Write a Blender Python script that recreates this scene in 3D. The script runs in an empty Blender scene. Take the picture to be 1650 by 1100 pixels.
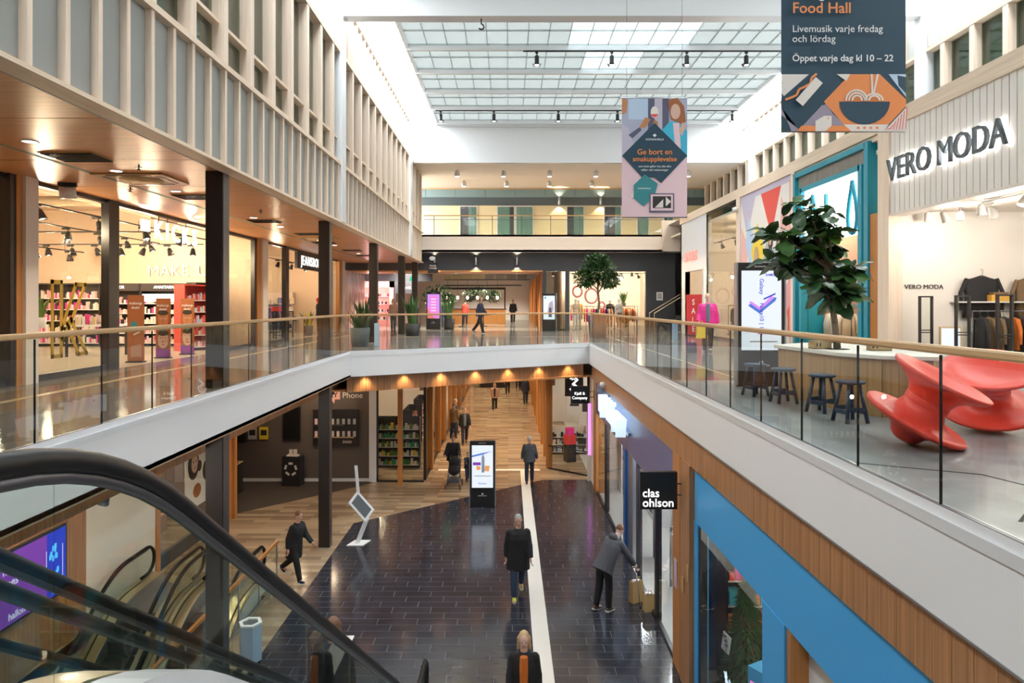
import bpy, bmesh, math, random
from mathutils import Vector, Matrix, Euler
random.seed(7)
S = bpy.context.scene
COL = S.collection
R = math.radians
# ---------------------------------------------------------------- camera, world, exposure
EYE = 6.5          # eye height above the lower floor
UP = 5.1           # upper walkway level
L3 = 10.2          # third level
cam = bpy.data.cameras.new('camera'); camo = bpy.data.objects.new('camera', cam); COL.objects.link(camo)
camo.location = (0, 0, EYE); camo.rotation_euler = (R(90), 0, 0)
cam.sensor_width = 36; cam.lens = 24; cam.shift_x = 6/1650; cam.shift_y = -59.5/1650
cam.clip_start = .05; cam.clip_end = 300
S.camera = camo
S.view_settings.view_transform = 'Standard'; S.view_settings.look = 'None'
S.view_settings.gamma = 1; S.view_settings.use_curve_mapping = False
S.view_settings.exposure = 0.38
W = bpy.data.worlds.new('overcast_sky'); S.world = W; W.use_nodes = True
W.node_tree.nodes['Background'].inputs[0].default_value = (.97, .985, 1.0, 1)
W.node_tree.nodes['Background'].inputs[1].default_value = 14.0
S.cycles.max_bounces = 6; S.cycles.diffuse_bounces = 3; S.cycles.glossy_bounces = 4
S.cycles.transmission_bounces = 4; S.cycles.transparent_max_bounces = 16
S.cycles.caustics_reflective = False; S.cycles.caustics_refractive = False
S.cycles.sample_clamp_indirect = 4.0; S.cycles.sample_clamp_direct = 0

# daylight portals over the roof glazing (they emit nothing, they only guide sky sampling)
pl = bpy.data.lights.new('roof_portal', 'AREA'); pl.shape = 'RECTANGLE'; pl.size = 17; pl.size_y = 40
pl.cycles.is_portal = True
po = bpy.data.objects.new('roof_portal', pl); COL.objects.link(po); po.location = (3.4, 13, 16.2)

# ---------------------------------------------------------------- materials
M = {}
def mat(name, col=(.8,.8,.8), rough=.5, metal=0, emit=0, ecol=None, spec=.5, var=0, vscale=8, stretch=(1,1,1), bump=0, coat=0):
    m = bpy.data.materials.new(name); m.use_nodes = True; nt = m.node_tree; b = nt.nodes['Principled BSDF']
    b.inputs['Base Color'].default_value = (*col, 1); b.inputs['Roughness'].default_value = rough
    b.inputs['Metallic'].default_value = metal; b.inputs['Specular IOR Level'].default_value = spec
    if coat: b.inputs['Coat Weight'].default_value = coat; b.inputs['Coat Roughness'].default_value = .05
    if emit:
        b.inputs['Emission Color'].default_value = (*(ecol or col), 1); b.inputs['Emission Strength'].default_value = emit
    if var or bump:
        tc = nt.nodes.new('ShaderNodeTexCoord'); mp = nt.nodes.new('ShaderNodeMapping'); nz = nt.nodes.new('ShaderNodeTexNoise')
        geo = nt.nodes.new('ShaderNodeNewGeometry')
        mp.inputs['Scale'].default_value = stretch; nz.inputs['Scale'].default_value = vscale; nz.inputs['Detail'].default_value = 5
        nt.links.new(geo.outputs['Position'], mp.inputs[0]); nt.links.new(mp.outputs[0], nz.inputs[0])
        if var:
            rp = nt.nodes.new('ShaderNodeValToRGB')
            rp.color_ramp.elements[0].position = .3; rp.color_ramp.elements[1].position = .7
            rp.color_ramp.elements[0].color = (*[max(0, c*(1-var)) for c in col], 1)
            rp.color_ramp.elements[1].color = (*[min(1, c*(1+var)) for c in col], 1)
            nt.links.new(nz.outputs[0], rp.inputs[0]); nt.links.new(rp.outputs[0], b.inputs['Base Color'])
        if bump:
            bp = nt.nodes.new('ShaderNodeBump'); bp.inputs['Strength'].default_value = bump; bp.inputs['Distance'].default_value = .01
            nt.links.new(nz.outputs[0], bp.inputs['Height']); nt.links.new(bp.outputs[0], b.inputs['Normal'])
    M[name] = m; return m
def glassmat(name, tint=(.93,.97,.95), refl=1.0, ior=1.5):
    m = bpy.data.materials.new(name); m.use_nodes = True; nt = m.node_tree; nt.nodes.clear()
    o = nt.nodes.new('ShaderNodeOutputMaterial'); mx = nt.nodes.new('ShaderNodeMixShader'); t = nt.nodes.new('ShaderNodeBsdfTransparent')
    g = nt.nodes.new('ShaderNodeBsdfGlossy'); f = nt.nodes.new('ShaderNodeFresnel'); mm = nt.nodes.new('ShaderNodeMath')
    t.inputs[0].default_value = (*tint, 1); g.inputs['Roughness'].default_value = 0; f.inputs[0].default_value = ior
    mm.operation = 'MULTIPLY'; mm.inputs[1].default_value = refl; mm.use_clamp = True
    ge = nt.nodes.new('ShaderNodeNewGeometry'); iv = nt.nodes.new('ShaderNodeMath'); iv.operation = 'SUBTRACT'; iv.inputs[0].default_value = 1
    m3 = nt.nodes.new('ShaderNodeMath'); m3.operation = 'MULTIPLY'      # only the outer skin reflects, the inner skin lets light out
    nt.links.new(ge.outputs['Backfacing'], iv.inputs[1]); nt.links.new(f.outputs[0], mm.inputs[0]); nt.links.new(mm.outputs[0], m3.inputs[0])
    nt.links.new(iv.outputs[0], m3.inputs[1]); nt.links.new(m3.outputs[0], mx.inputs[0])
    nt.links.new(t.outputs[0], mx.inputs[1]); nt.links.new(g.outputs[0], mx.inputs[2]); nt.links.new(mx.outputs[0], o.inputs[0])
    M[name] = m; return m
ORD = 'first second third fourth fifth sixth seventh eighth ninth tenth eleventh twelfth thirteenth fourteenth fifteenth sixteenth'.split()
def frostmat(name, col, through=.5):
    m = bpy.data.materials.new(name); m.use_nodes = True; nt = m.node_tree; nt.nodes.clear()
    o = nt.nodes.new('ShaderNodeOutputMaterial'); mx = nt.nodes.new('ShaderNodeMixShader'); t = nt.nodes.new('ShaderNodeBsdfTransparent')
    g = nt.nodes.new('ShaderNodeBsdfTranslucent'); d = nt.nodes.new('ShaderNodeBsdfDiffuse'); m2 = nt.nodes.new('ShaderNodeMixShader')
    t.inputs[0].default_value = (*col, 1); g.inputs[0].default_value = (*col, 1); d.inputs[0].default_value = (.55,.58,.58, 1)
    mx.inputs[0].default_value = 1-through; m2.inputs[0].default_value = .5
    nt.links.new(g.outputs[0], m2.inputs[1]); nt.links.new(d.outputs[0], m2.inputs[2])
    nt.links.new(t.outputs[0], mx.inputs[1]); nt.links.new(m2.outputs[0], mx.inputs[2]); nt.links.new(mx.outputs[0], o.inputs[0])
    M[name] = m; return m
def plankmat(name, cols, rough, bw, rh, mortar=.002, mcol=(.1,.1,.1), spec=.5, rot=0, off=.37, axis='XY'):
    """rows of planks in world coordinates, each plank its own tone"""
    m = bpy.data.materials.new(name); m.use_nodes = True; nt = m.node_tree; b = nt.nodes['Principled BSDF']
    geo = nt.nodes.new('ShaderNodeNewGeometry'); mp = nt.nodes.new('ShaderNodeMapping'); br = nt.nodes.new('ShaderNodeTexBrick')
    sep = nt.nodes.new('ShaderNodeSeparateXYZ'); cmb = nt.nodes.new('ShaderNodeCombineXYZ')
    nt.links.new(geo.outputs['Position'], sep.inputs[0])
    nt.links.new(sep.outputs['XYZ'.index(axis[0])], cmb.inputs[0]); nt.links.new(sep.outputs['XYZ'.index(axis[1])], cmb.inputs[1])
    nt.links.new(cmb.outputs[0], br.inputs['Vector'])
    br.inputs['Scale'].default_value = 1; br.inputs['Brick Width'].default_value = bw; br.inputs['Row Height'].default_value = rh
    br.inputs['Mortar Size'].default_value = mortar; br.inputs['Bias'].default_value = 0; br.offset = off; br.squash = 1
    br.inputs['Color1'].default_value = (0,0,0,1); br.inputs['Color2'].default_value = (1,1,1,1); br.inputs['Mortar'].default_value = (.5,.5,.5,1)
    rp = nt.nodes.new('ShaderNodeValToRGB'); rp.color_ramp.interpolation = 'LINEAR'
    while len(rp.color_ramp.elements) < len(cols): rp.color_ramp.elements.new(.5)
    for i, c in enumerate(cols):
        rp.color_ramp.elements[i].position = i/(len(cols)-1); rp.color_ramp.elements[i].color = (*c, 1)
    nt.links.new(br.outputs['Color'], rp.inputs[0])
    mx = nt.nodes.new('ShaderNodeMixRGB'); mx.inputs['Color2'].default_value = (*mcol, 1)
    nt.links.new(br.outputs['Fac'], mx.inputs['Fac']); nt.links.new(rp.outputs[0], mx.inputs['Color1'])
    nt.links.new(mx.outputs[0], b.inputs['Base Color'])
    b.inputs['Roughness'].default_value = rough; b.inputs['Specular IOR Level'].default_value = spec
    M[name] = m; return m
def woodmat(name, col, axis='z', rough=.4, spec=.4, contrast=.22):
    s = {'z': (22, 22, .7), 'y': (22, .7, 22), 'x': (.7, 22, 22)}[axis]
    return mat(name, col, rough, spec=spec, var=contrast, vscale=1.0, stretch=s)

mat('white_paint', (.80,.81,.82), .45); mat('white_gloss', (.84,.85,.87), .2); mat('fascia_white', (.86,.86,.87), .4); mat('peach_wall', (.74,.56,.40), .6)
mat('cream_wall', (.75,.67,.55), .6); mat('warm_white', (.82,.74,.66), .6); mat('shop_white', (.85,.80,.74), .6)
mat('black', (.012,.011,.012), .35); mat('black_matt', (.014,.013,.013), .7); mat('charcoal', (.045,.048,.055), .6)
mat('dark_column', (.018,.013,.011), .4); mat('steel', (.55,.57,.6), .3, .9); mat('dark_steel', (.12,.12,.13), .35, .8)
mat('brass_steel', (.75,.62,.42), .3, .85); mat('gold', (.62,.40,.05), .35, .5)
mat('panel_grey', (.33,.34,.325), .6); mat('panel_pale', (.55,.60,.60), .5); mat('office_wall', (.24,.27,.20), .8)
woodmat('pale_wood', (.86,.70,.56), 'z', .55, .3, .08); woodmat('pale_wood_y', (.84,.67,.51), 'y', .55, .3, .10)
woodmat('oak_soffit', (.62,.285,.115), 'x', .34, .4, .16); woodmat('oak_rail', (.52,.33,.16), 'y', .4, .4, .15)
woodmat('oak_panel', (.40,.195,.085), 'z', .35, .45, .26); woodmat('oak_post', (.50,.21,.06), 'z', .35, .4, .12)
woodmat('table_wood', (.40,.23,.10), 'z', .4, .4, .2)
mat('dark_tile', (.028,.030,.040), .15, var=.35, vscale=2.5, spec=.55); mat('grout', (.13,.13,.135), .7); mat('alu', (.80,.82,.84), .35, .25)
plankmat('beige_plank', [(.22,.155,.10),(.33,.24,.155),(.43,.33,.22),(.28,.2,.13)], .16, 1.2, .2, .0015, (.14,.10,.07))
plankmat('upper_stone', [(.24,.21,.19),(.27,.24,.215),(.25,.225,.2)], .10, 1.2, .6, .003, (.15,.13,.12))
mat('lounge_stone', (.25,.25,.25), .35, var=.18, vscale=3)
mat('cream_strip', (.62,.5,.34), .2); mat('tactile', (.74,.70,.64), .5); mat('shop_floor', (.66,.56,.44), .2); mat('shop_floor_white', (.72,.70,.67), .25)
mat('carpet_brown', (.055,.042,.034), .9, var=.3, vscale=60)
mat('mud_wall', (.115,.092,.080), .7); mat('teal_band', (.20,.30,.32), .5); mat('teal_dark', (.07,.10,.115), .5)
mat('wall_dark', (.050,.055,.065), .6); mat('curtain', (.20,.36,.33), .8); mat('curtain_wall', (.78,.70,.44), .7)
mat('blue_kjell', (.075,.13,.34), .22, spec=.6); mat('blue_clas', (.06,.38,.80), .4); mat('blue_dark', (.02,.10,.32), .3)
mat('turquoise', (.015,.30,.42), .3); mat('grey_boards', (.25,.23,.20), .6, var=.15, vscale=1, stretch=(20,20,.7))
mat('glow_white', (1,1,1), .5, emit=3.2); mat('glow_sign', (1,1,1), .5, emit=1.3, ecol=(1,.97,.93)); mat('glow_blue', (.45,.62,.8), .5, emit=.75, ecol=(.7,.85,1))
mat('glow_warm', (1,.80,.55), .5, emit=5); mat('glow_lamp', (1,.93,.82), .5, emit=9)
mat('lamp_white', (.78,.76,.72), .4); mat('letter_dark', (.055,.07,.08), .4)
mat('red_shell', (.84,.07,.045), .38, spec=.4); mat('stool_blue', (.012,.035,.075), .45); mat('red_flat', (.62,.04,.045), .4)
mat('salmon', (.9,.30,.25), .5, emit=.6); mat('leaf', (.045,.115,.026), .35, var=.45, vscale=4); mat('leaf_light', (.09,.20,.025), .4)
mat('leaf_dark', (.026,.075,.026), .35, var=.4, vscale=5); mat('bark', (.17,.13,.09), .8, var=.3, vscale=30); mat('soil', (.03,.02,.015), .95)
mat('pot_dark', (.022,.022,.025), .5); mat('pot_grey', (.10,.11,.12), .6)
mat('skin', (.58,.34,.25), .55); mat('skin_pale', (.66,.43,.34), .55); mat('hair_grey', (.36,.36,.36), .7); mat('hair_white', (.75,.73,.70), .7)
mat('hair_brown', (.16,.075,.035), .6); mat('hair_blonde', (.52,.34,.17), .6); mat('hair_dark', (.035,.022,.016), .6)
mat('cloth_black', (.012,.012,.014), .85); mat('cloth_jeans', (.025,.045,.09), .85); mat('cloth_grey', (.075,.078,.092), .85)
mat('cloth_navy', (.018,.024,.05), .85); mat('cloth_pink', (.78,.03,.30), .6); mat('cloth_orange', (.62,.16,.02), .7)
mat('cloth_tan', (.40,.24,.18), .8); mat('cloth_white', (.72,.70,.66), .8); mat('cloth_beige', (.72,.58,.40), .8); mat('cloth_mustard', (.70,.38,.06), .8)
mat('cloth_brown', (.16,.10,.05), .8); mat('cloth_red', (.60,.06,.04), .8); mat('cloth_teal', (.06,.20,.22), .8); mat('cloth_bluegrey', (.14,.19,.24), .8)
mat('shoe_lime', (.55,.65,.05), .6); mat('shoe_white', (.75,.75,.73), .6); mat('shoe_brown', (.13,.08,.05), .6)
mat('paper_bag', (.55,.36,.14), .8); mat('bin_blue', (.36,.50,.66), .45); mat('plain_white', (.85,.85,.85), .5); mat('paper', (.82,.80,.76), .7)
mat('eye_white', (.8,.8,.78), .3); mat('lip', (.45,.16,.14), .5); mat('ink', (.02,.02,.02), .6)
mat('rubber', (.006,.0055,.0055), .40, spec=.25); mat('cardboard', (.58,.40,.20), .7)
for n_, c_ in (('c_orange',(.80,.27,.08)),('c_navy',(.013,.052,.088)),('c_mauve',(.32,.28,.36)),('c_offwhite',(.82,.77,.72)),('c_pink',(.80,.58,.63)),
               ('c_lilac',(.55,.5,.62)),('c_red',(.75,.09,.07)),('c_blush',(.85,.47,.42)),('c_sky',(.5,.63,.80)),('c_yellow',(.85,.62,.05)),('c_magenta',(.70,.03,.30)),
               ('c_purple',(.25,.05,.40)),('c_cyan',(.05,.45,.65)),('c_brown',(.33,.11,.035)),('c_face',(.52,.22,.09)),('c_green',(.03,.35,.16)),('c_grey',(.42,.42,.42)),
               ('c_photo',(.42,.44,.58)),('c_photo_dark',(.10,.10,.17)),('c_teal',(.03,.22,.25)),('c_rose',(.78,.35,.38))):
    mat(n_, c_, .6)
for n_, c_, e_ in (('s_white',(.86,.92,1),1.0),('s_blue',(.10,.22,.75),.9),('s_violet',(.30,.06,.55),.8),('s_indigo',(.03,.05,.62),1.0),('s_pink',(.95,.25,.75),1.0),
                   ('s_lilac',(.72,.30,.95),1.0),('s_red',(.95,.25,.20),.9),('s_cyan',(.10,.55,1),1.2),('s_orange',(.95,.40,.12),.9),('s_text',(.85,.75,1),1.1),
                   ('s_green',(.02,.65,.25),1.2),('s_magenta',(.95,.30,.95),1.5)):
    mat(n_, tuple(q*.12 for q in c_), .3, emit=e_*.72, ecol=c_)
glassmat('glass', (.955,.975,.965), 1.0); glassmat('glass_rail', (.93,.965,.95), 1.0, 1.52); glassmat('glass_window', (.62,.70,.60), 1.8)
glassmat('glass_sky', (.97,.99,1), .6); glassmat('glass_esc', (.88,.93,.91), 1.1, 1.52)
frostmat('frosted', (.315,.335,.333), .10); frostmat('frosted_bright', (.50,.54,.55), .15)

# ---------------------------------------------------------------- helpers
def setp(o, label=None, cat=None, group=None, kind=None):
    if label: o['label'] = label
    if cat: o['category'] = cat
    if group: o['group'] = group
    if kind: o['kind'] = kind
    return o
def empty(name, loc=(0,0,0), rz=0, label=None, cat=None, group=None):
    o = bpy.data.objects.new(name, None); COL.objects.link(o); o.location = loc; o.rotation_euler = (0,0,rz); o.empty_display_size = .1
    return setp(o, label, cat, group)
thing = empty
def link(name, me, parent=None, loc=None, rot=None, scale=None):
    o = bpy.data.objects.new(name, me); COL.objects.link(o); o.parent = parent
    if loc is not None: o.location = loc
    if rot is not None: o.rotation_euler = rot
    if scale is not None: o.scale = scale
    return o
def frame_of(d):
    d = Vector(d).normalized(); a = Vector((0,0,1)) if abs(d.z) < .95 else Vector((1,0,0))
    u = d.cross(a).normalized(); return u, u.cross(d).normalized() * -1, d
class B:
    """collects shapes, then becomes ONE mesh object"""
    def __init__(s): s.v = []; s.f = []; s.m = []; s.sm = []; s.mats = []
    def mi(s, m):
        if m not in s.mats: s.mats.append(m)
        return s.mats.index(m)
    def add(s, vs, fs, m, smooth=False):
        k = len(s.v); s.v += [tuple(p) for p in vs]; i = s.mi(m)
        for f in fs: s.f.append([k+j for j in f]); s.m.append(i); s.sm.append(smooth)
        return s
    def box(s, x0, x1, y0, y1, z0, z1, m):
        v = [(x,y,z) for z in (z0,z1) for y in (y0,y1) for x in (x0,x1)]
        return s.add(v, [(0,2,3,1),(4,5,7,6),(0,1,5,4),(2,6,7,3),(0,4,6,2),(1,3,7,5)], m)
    def obox(s, c, size, m, rot=(0,0,0)):
        e = Euler(rot).to_matrix(); c = Vector(c); h = [q/2 for q in size]
        v = [c + e @ Vector((sx*h[0], sy*h[1], sz*h[2])) for sz in (-1,1) for sy in (-1,1) for sx in (-1,1)]
        return s.add(v, [(0,2,3,1),(4,5,7,6),(0,1,5,4),(2,6,7,3),(0,4,6,2),(1,3,7,5)], m)
    def prism(s, pts, d, m, smooth=False):
        """closed polygon of 3-D points pushed along vector d"""
        n = len(pts); d = Vector(d); a = [Vector(p) for p in pts]
        return s.add(a + [p+d for p in a], [list(range(n))[::-1], list(range(n, 2*n))] + [(i,(i+1)%n,(i+1)%n+n,i+n) for i in range(n)], m, smooth)
    def poly(s, pts, m): return s.add(pts, [list(range(len(pts)))], m)
    def tube(s, path, r, m, n=8, cap=True, smooth=True, flat=None):
        path = [Vector(p) for p in path]; rs = r if isinstance(r, (list,tuple)) else [r]*len(path); vs = []; fs = []
        uprev = None
        for i, p in enumerate(path):
            d = (path[min(i+1,len(path)-1)] - path[max(i-1,0)])
            if d.length < 1e-9: d = Vector((0,0,1))
            d.normalize()
            if uprev is None: u, w, _ = frame_of(d)
            else:
                u = uprev - d*uprev.dot(d)
                if u.length < 1e-6: u = frame_of(d)[0]
                u.normalize(); w = d.cross(u)
            uprev = u
            fx, fy = flat or (1,1)
            for k in range(n):
                a = 2*math.pi*k/n; vs.append(p + u*math.cos(a)*rs[i]*fx + w*math.sin(a)*rs[i]*fy)
        for i in range(len(path)-1):
            for k in range(n): fs.append((i*n+k, i*n+(k+1)%n, (i+1)*n+(k+1)%n, (i+1)*n+k))
        if cap: fs += [list(range(n))[::-1], list(range((len(path)-1)*n, len(path)*n))]
        return s.add(vs, fs, m, smooth)
    def lathe(s, prof, m, c=(0,0,0), n=24, M4=None, smooth=True, close=True):
        vs = []; fs = []; c = Vector(c)
        for r, z in prof:
            for k in range(n):
                a = 2*math.pi*k/n; p = Vector((r*math.cos(a), r*math.sin(a), z))
                vs.append((M4 @ p if M4 else p) + c)
        for i in range(len(prof)-1):
            for k in range(n): fs.append((i*n+k, i*n+(k+1)%n, (i+1)*n+(k+1)%n, (i+1)*n+k))
        if close: fs += [list(range(n))[::-1], list(range((len(prof)-1)*n, len(prof)*n))]
        return s.add(vs, fs, m, smooth)
    def ell(s, c, r, m, n=12, rot=None):
        e = Euler(rot).to_matrix() if rot else Matrix.Identity(3); c = Vector(c); h = n//2; vs = [c + e @ Vector((0,0,-r[2]))]; fs = []
        for i in range(1, h):
            t = math.pi*i/h
            for k in range(n):
                a = 2*math.pi*k/n
                vs.append(c + e @ Vector((r[0]*math.sin(t)*math.cos(a), r[1]*math.sin(t)*math.sin(a), -r[2]*math.cos(t))))
        vs.append(c + e @ Vector((0,0,r[2]))); L = len(vs)-1
        for k in range(n): fs.append((0, 1+(k+1)%n, 1+k)); fs.append((L, 1+(h-2)*n+k, 1+(h-2)*n+(k+1)%n))
        for i in range(h-2):
            for k in range(n): fs.append((1+i*n+k, 1+i*n+(k+1)%n, 1+(i+1)*n+(k+1)%n, 1+(i+1)*n+k))
        return s.add(vs, fs, m, True)
    def cap(s, p0, p1, r0, r1, m, n=10):
        p0 = Vector(p0); p1 = Vector(p1); d = (p1-p0); L = d.length or 1e-6; d /= L
        path = []; rs = []
        for a in (-80,-45,-15): path.append(p0 + d*r0*math.sin(R(a))); rs.append(r0*math.cos(R(a)))
        path.append(p0); rs.append(r0); path.append(p1); rs.append(r1)
        for a in (15,45,80): path.append(p1 + d*r1*math.sin(R(a))); rs.append(r1*math.cos(R(a)))
        return s.tube(path, rs, m, n)
    def mesh(s, name):
        me = bpy.data.meshes.new(name); me.from_pydata(s.v, [], s.f)
        for m in s.mats: me.materials.append(M[m])
        me.polygons.foreach_set('material_index', s.m); me.polygons.foreach_set('use_smooth', s.sm); me.update(); return me
    def build(s, name, parent=None, world=False, loc=None, rot=None, kind=None, label=None, cat=None, group=None, bevel=0):
        if world and parent is not None:
            o = parent.location; s.v = [(x-o.x, y-o.y, z-o.z) for x,y,z in s.v]
        ob = link(name, s.mesh(name), parent, loc, rot)
        if bevel:
            md = ob.modifiers.new('bevel', 'BEVEL'); md.width = bevel; md.segments = 2; md.limit_method = 'ANGLE'
        return setp(ob, label, cat, group, kind)
def box(name, x0, x1, y0, y1, z0, z1, m, parent=None, world=False, **k):
    return B().box(x0,x1,y0,y1,z0,z1,m).build(name, parent, world, **k)
_unit = {}
def piece(name, size, m, parent, c, rot=None):
    """one of many alike boxes: shares mesh data by size"""
    key = (tuple(round(q,4) for q in size), m)
    if key not in _unit: _unit[key] = B().obox((0,0,0), size, m).mesh(name)
    return link(name, _unit[key], parent, c, rot)
_txt = {}
def textmesh(s, size, m, depth=.01, bold=0, align='CENTER', sx=1.0, shear=0, space=1.0):
    key = (s,size,m,depth,bold,align,sx,shear,space)
    if key in _txt: return _txt[key]
    c = bpy.data.curves.new('lettering', 'FONT'); c.body = s; c.size = size; c.extrude = depth/2; c.offset = bold*size; c.align_x = align; c.align_y = 'CENTER'
    c.resolution_u = 3; c.shear = shear; c.space_character = space; c.space_line = .85
    o = bpy.data.objects.new('lettering', c); COL.objects.link(o)
    me = bpy.data.meshes.new_from_object(o); bpy.data.objects.remove(o); bpy.data.curves.remove(c)
    if sx != 1:
        for v in me.vertices: v.co.x *= sx
    me.materials.clear(); me.materials.append(M[m]); _txt[key] = me; return me
FACE = {'-y': (R(90),0,0), '+x': (R(90),0,R(90)), '-x': (R(90),0,R(-90)), '+y': (R(90),0,R(180))}
def text(s, loc, size, m, face='-y', parent=None, depth=.01, bold=0, align='CENTER', sx=1.0, name='lettering', rot=None, space=1.0, **k):
    o = link(name, textmesh(s,size,m,depth,bold,align,sx,0,space), parent, loc, rot or FACE[face]); return setp(o, **k)
def lamp(name, kind, loc, power, col=(1,.85,.66), size=.1, rot=(0,0,0), angle=100, blend=.6, parent=None):
    l = bpy.data.lights.new(name, kind); l.energy = power; l.color = col
    if kind == 'AREA': l.size = size
    else: l.shadow_soft_size = size
    if kind == 'SPOT': l.spot_size = R(angle); l.spot_blend = blend
    o = bpy.data.objects.new(name, l); COL.objects.link(o); o.location = loc; o.rotation_euler = rot; o.parent = parent; return o
def copy_tree(o, parent=None, loc=None, rz=None, **k):
    c = o.copy(); COL.objects.link(c); c.parent = parent
    if loc is not None: c.location = loc
    if rz is not None: c.rotation_euler.z = rz
    setp(c, **k)
    for ch in list(o.children): copy_tree(ch, c)
    return c
def at(px, py, Y):
    """a spot of the photograph (1650 x 1100) taken to depth Y"""
    return Vector(((px-819)/1100*Y, Y, EYE-(py-490.5)/1100*Y))
def clip(poly, n, d):
    """keep the part of a 2-D polygon where n.p <= d"""
    out = []
    for i in range(len(poly)):
        a, b = poly[i], poly[(i+1) % len(poly)]; da = n[0]*a[0]+n[1]*a[1]-d; db = n[0]*b[0]+n[1]*b[1]-d
        if da <= 0: out.append(a)
        if da*db < 0: t = da/(da-db); out.append((a[0]+(b[0]-a[0])*t, a[1]+(b[1]-a[1])*t))
    return out
# ================================================================ STRUCTURE
XL, XR = -4.71, 2.97                    # void edges of the upper walkway
FA, FB = Vector((XL,20.4,0)), Vector((XR,25.0,0))    # oblique far edge of the void
SXL, SXR = -8.6, 8.5                    # upper shopfronts
FXL, FXR = -4.53, 11.25                 # upper facades
ST = 'structure'
def poly2(b, pts, z0, z1, m): b.prism([(x,y,z0) for x,y in pts], (0,0,z1-z0), m)

# ---- lower floor with the basement well
DX0, DX1 = -4.6, 3.08
b = B()
b.box(-20,-8.45,-8,70,-.3,0,'beige_plank'); b.box(-8.45,-5.4,15.25,70,-.3,0,'beige_plank'); b.box(-8.45,-5.4,-8,4,-.3,0,'beige_plank')
b.box(-5.4,DX0,-8,70,-.3,0,'beige_plank'); b.box(DX1,16,-8,70,-.3,-.001,'shop_floor_white')
poly2(b, [(DX0,20.3),(1.3,25.35),(DX1,25.35),(DX1,70),(DX0,70)], -.3, 0, 'beige_plank')
poly2(b, [(DX0,-8),(DX1,-8),(DX1,25.35),(1.3,25.35),(DX0,20.3)], -.3, -.0015, 'grout')
fl = b.build('floor_lower', kind=ST)
TW, TH = .82, .27
e_ = Vector((1.3-DX0, 25.35-20.3)); nrm = Vector((-e_.y, e_.x)); dd = nrm.x*DX0+nrm.y*20.3
tiles = []
r_ = 0; y = 9.0
while y < 25.35:
    off = (r_*.37 % 1)*TW; x = DX0 - off
    while x < DX1:
        p = [(x+.005,y+.005),(x+TW-.005,y+.005),(x+TW-.005,y+TH-.005),(x+.005,y+TH-.005)]; full = True
        q = clip(p, (nrm.x,nrm.y), dd); q = clip(q, (-1,0), -DX0); q = clip(q, (1,0), DX1); q = clip(q, (0,1), 25.34)
        if q: tiles.append((y, x, q, q == p))
        x += TW
    y += TH; r_ += 1
tb = B(); n_t = 0
for (y, x, q, full) in tiles:
    if full and n_t < 300 and y > 11.3:
        o = piece('tile', (TW-.010, TH-.010, .012), 'dark_tile', fl, (x+TW/2, y+TH/2, -.006)); n_t += 1
        o.rotation_euler = (random.gauss(0,.0006), random.gauss(0,.0006), 0)
    else: poly2(tb, q, -.012, 0, 'dark_tile')
tb.build('tile_field', fl, kind='stuff')
for nm, x0, x1, y0, y1 in (('main',.47,.80,9,26.7),('escalator',-3.36,-3.02,11.6,13.4),('well',-5.0,-4.72,8.5,10.5)):
    tg = empty('tactile_paving', (x0,y0,0))
    tg['label'] = {'main': 'long cream ribbed tactile guide strip down the middle of the dark floor', 'escalator': 'short cream tactile strip at the escalator foot',
                   'well': 'short cream tactile strip beside the basement well parapet'}[nm]; tg['category'] = 'guide strip'
    box('base_strip', x0,x1,y0,y1,0,.004,'tactile', tg, True)
    rb = B(); n = 6
    for i in range(n): xx = x0+(i+.5)*(x1-x0)/n; rb.box(xx-.014,xx+.014,y0,y1,.003,.010,'tactile')
    rb.build('rib', tg, True, kind='stuff')
tg = empty('tactile_paving', (-2.75,26.75,0), label='cream crossbar of tactile paving across the lower passage', cat='guide strip')
box('base_strip', -2.75,1.25,26.72,26.98,0,.005,'tactile', tg, True)
# basement well
b = B(); b.box(-8.5,-8.45,4,15.25,-5,-.02,'warm_white'); b.box(-5.4,-5.35,4,15.25,-5,-.02,'white_paint'); b.box(-8.5,-5.35,15.25,15.3,-5,-.02,'warm_white')
b.box(-8.5,-5.35,3.95,4,-5,-.02,'warm_white'); b.build('wall_well', kind=ST)
box('floor_basement', -8.5,-5.35,4,15.3,-5.1,-5,'beige_plank', kind=ST)

# ---- upper floor
b = B(); z0, z1 = 4.9, UP
b.box(-20,XL-.06,-8,70,z0,z1,'upper_stone'); b.box(XR+.06,8.5,-8,12.6,z0,z1,'lounge_stone'); b.box(XR+.06,8.5,12.6,70,z0,z1,'upper_stone'); b.box(8.5,20,-8,70,z0,z1,'shop_floor')
b.box(XL-.06,XR+.06,-8,.3,z0,z1,'upper_stone'); b.box(XL-.06,-1.05,.3,1.5,z0,z1,'upper_stone')
poly2(b, [(FA.x-.06,FA.y+.02),(FB.x+.06,FB.y+.09),(FB.x+.06,70),(FA.x-.06,70)], z0, z1, 'upper_stone')
fu = b.build('floor_upper', kind=ST)
b = B()
for (x0,x1,y0,y1) in ((-7.32,-7.18,-2,36),(4.3,4.36,13,30),(-7.2,6,29.6,29.7)): b.box(x0,x1,y0,y1,UP,UP+.003,'cream_strip')
b.build('inlay_strip', fu)
b = B()
for pts in (((3.05,6.05),(3.9,5.62)),((3.9,5.62),(4.05,5.15)),((4.05,5.15),(3.3,4.4)),((5.0,5.9),(8.4,6.2))):
    a, c = Vector((*pts[0],UP)), Vector((*pts[1],UP)); d = (c-a); n = Vector((-d.y,d.x,0)).normalized()*.012
    b.prism([a-n,c-n,c+n,a+n], (0,0,.002), 'black_matt')
b.build('floor_joint', fu)
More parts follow.
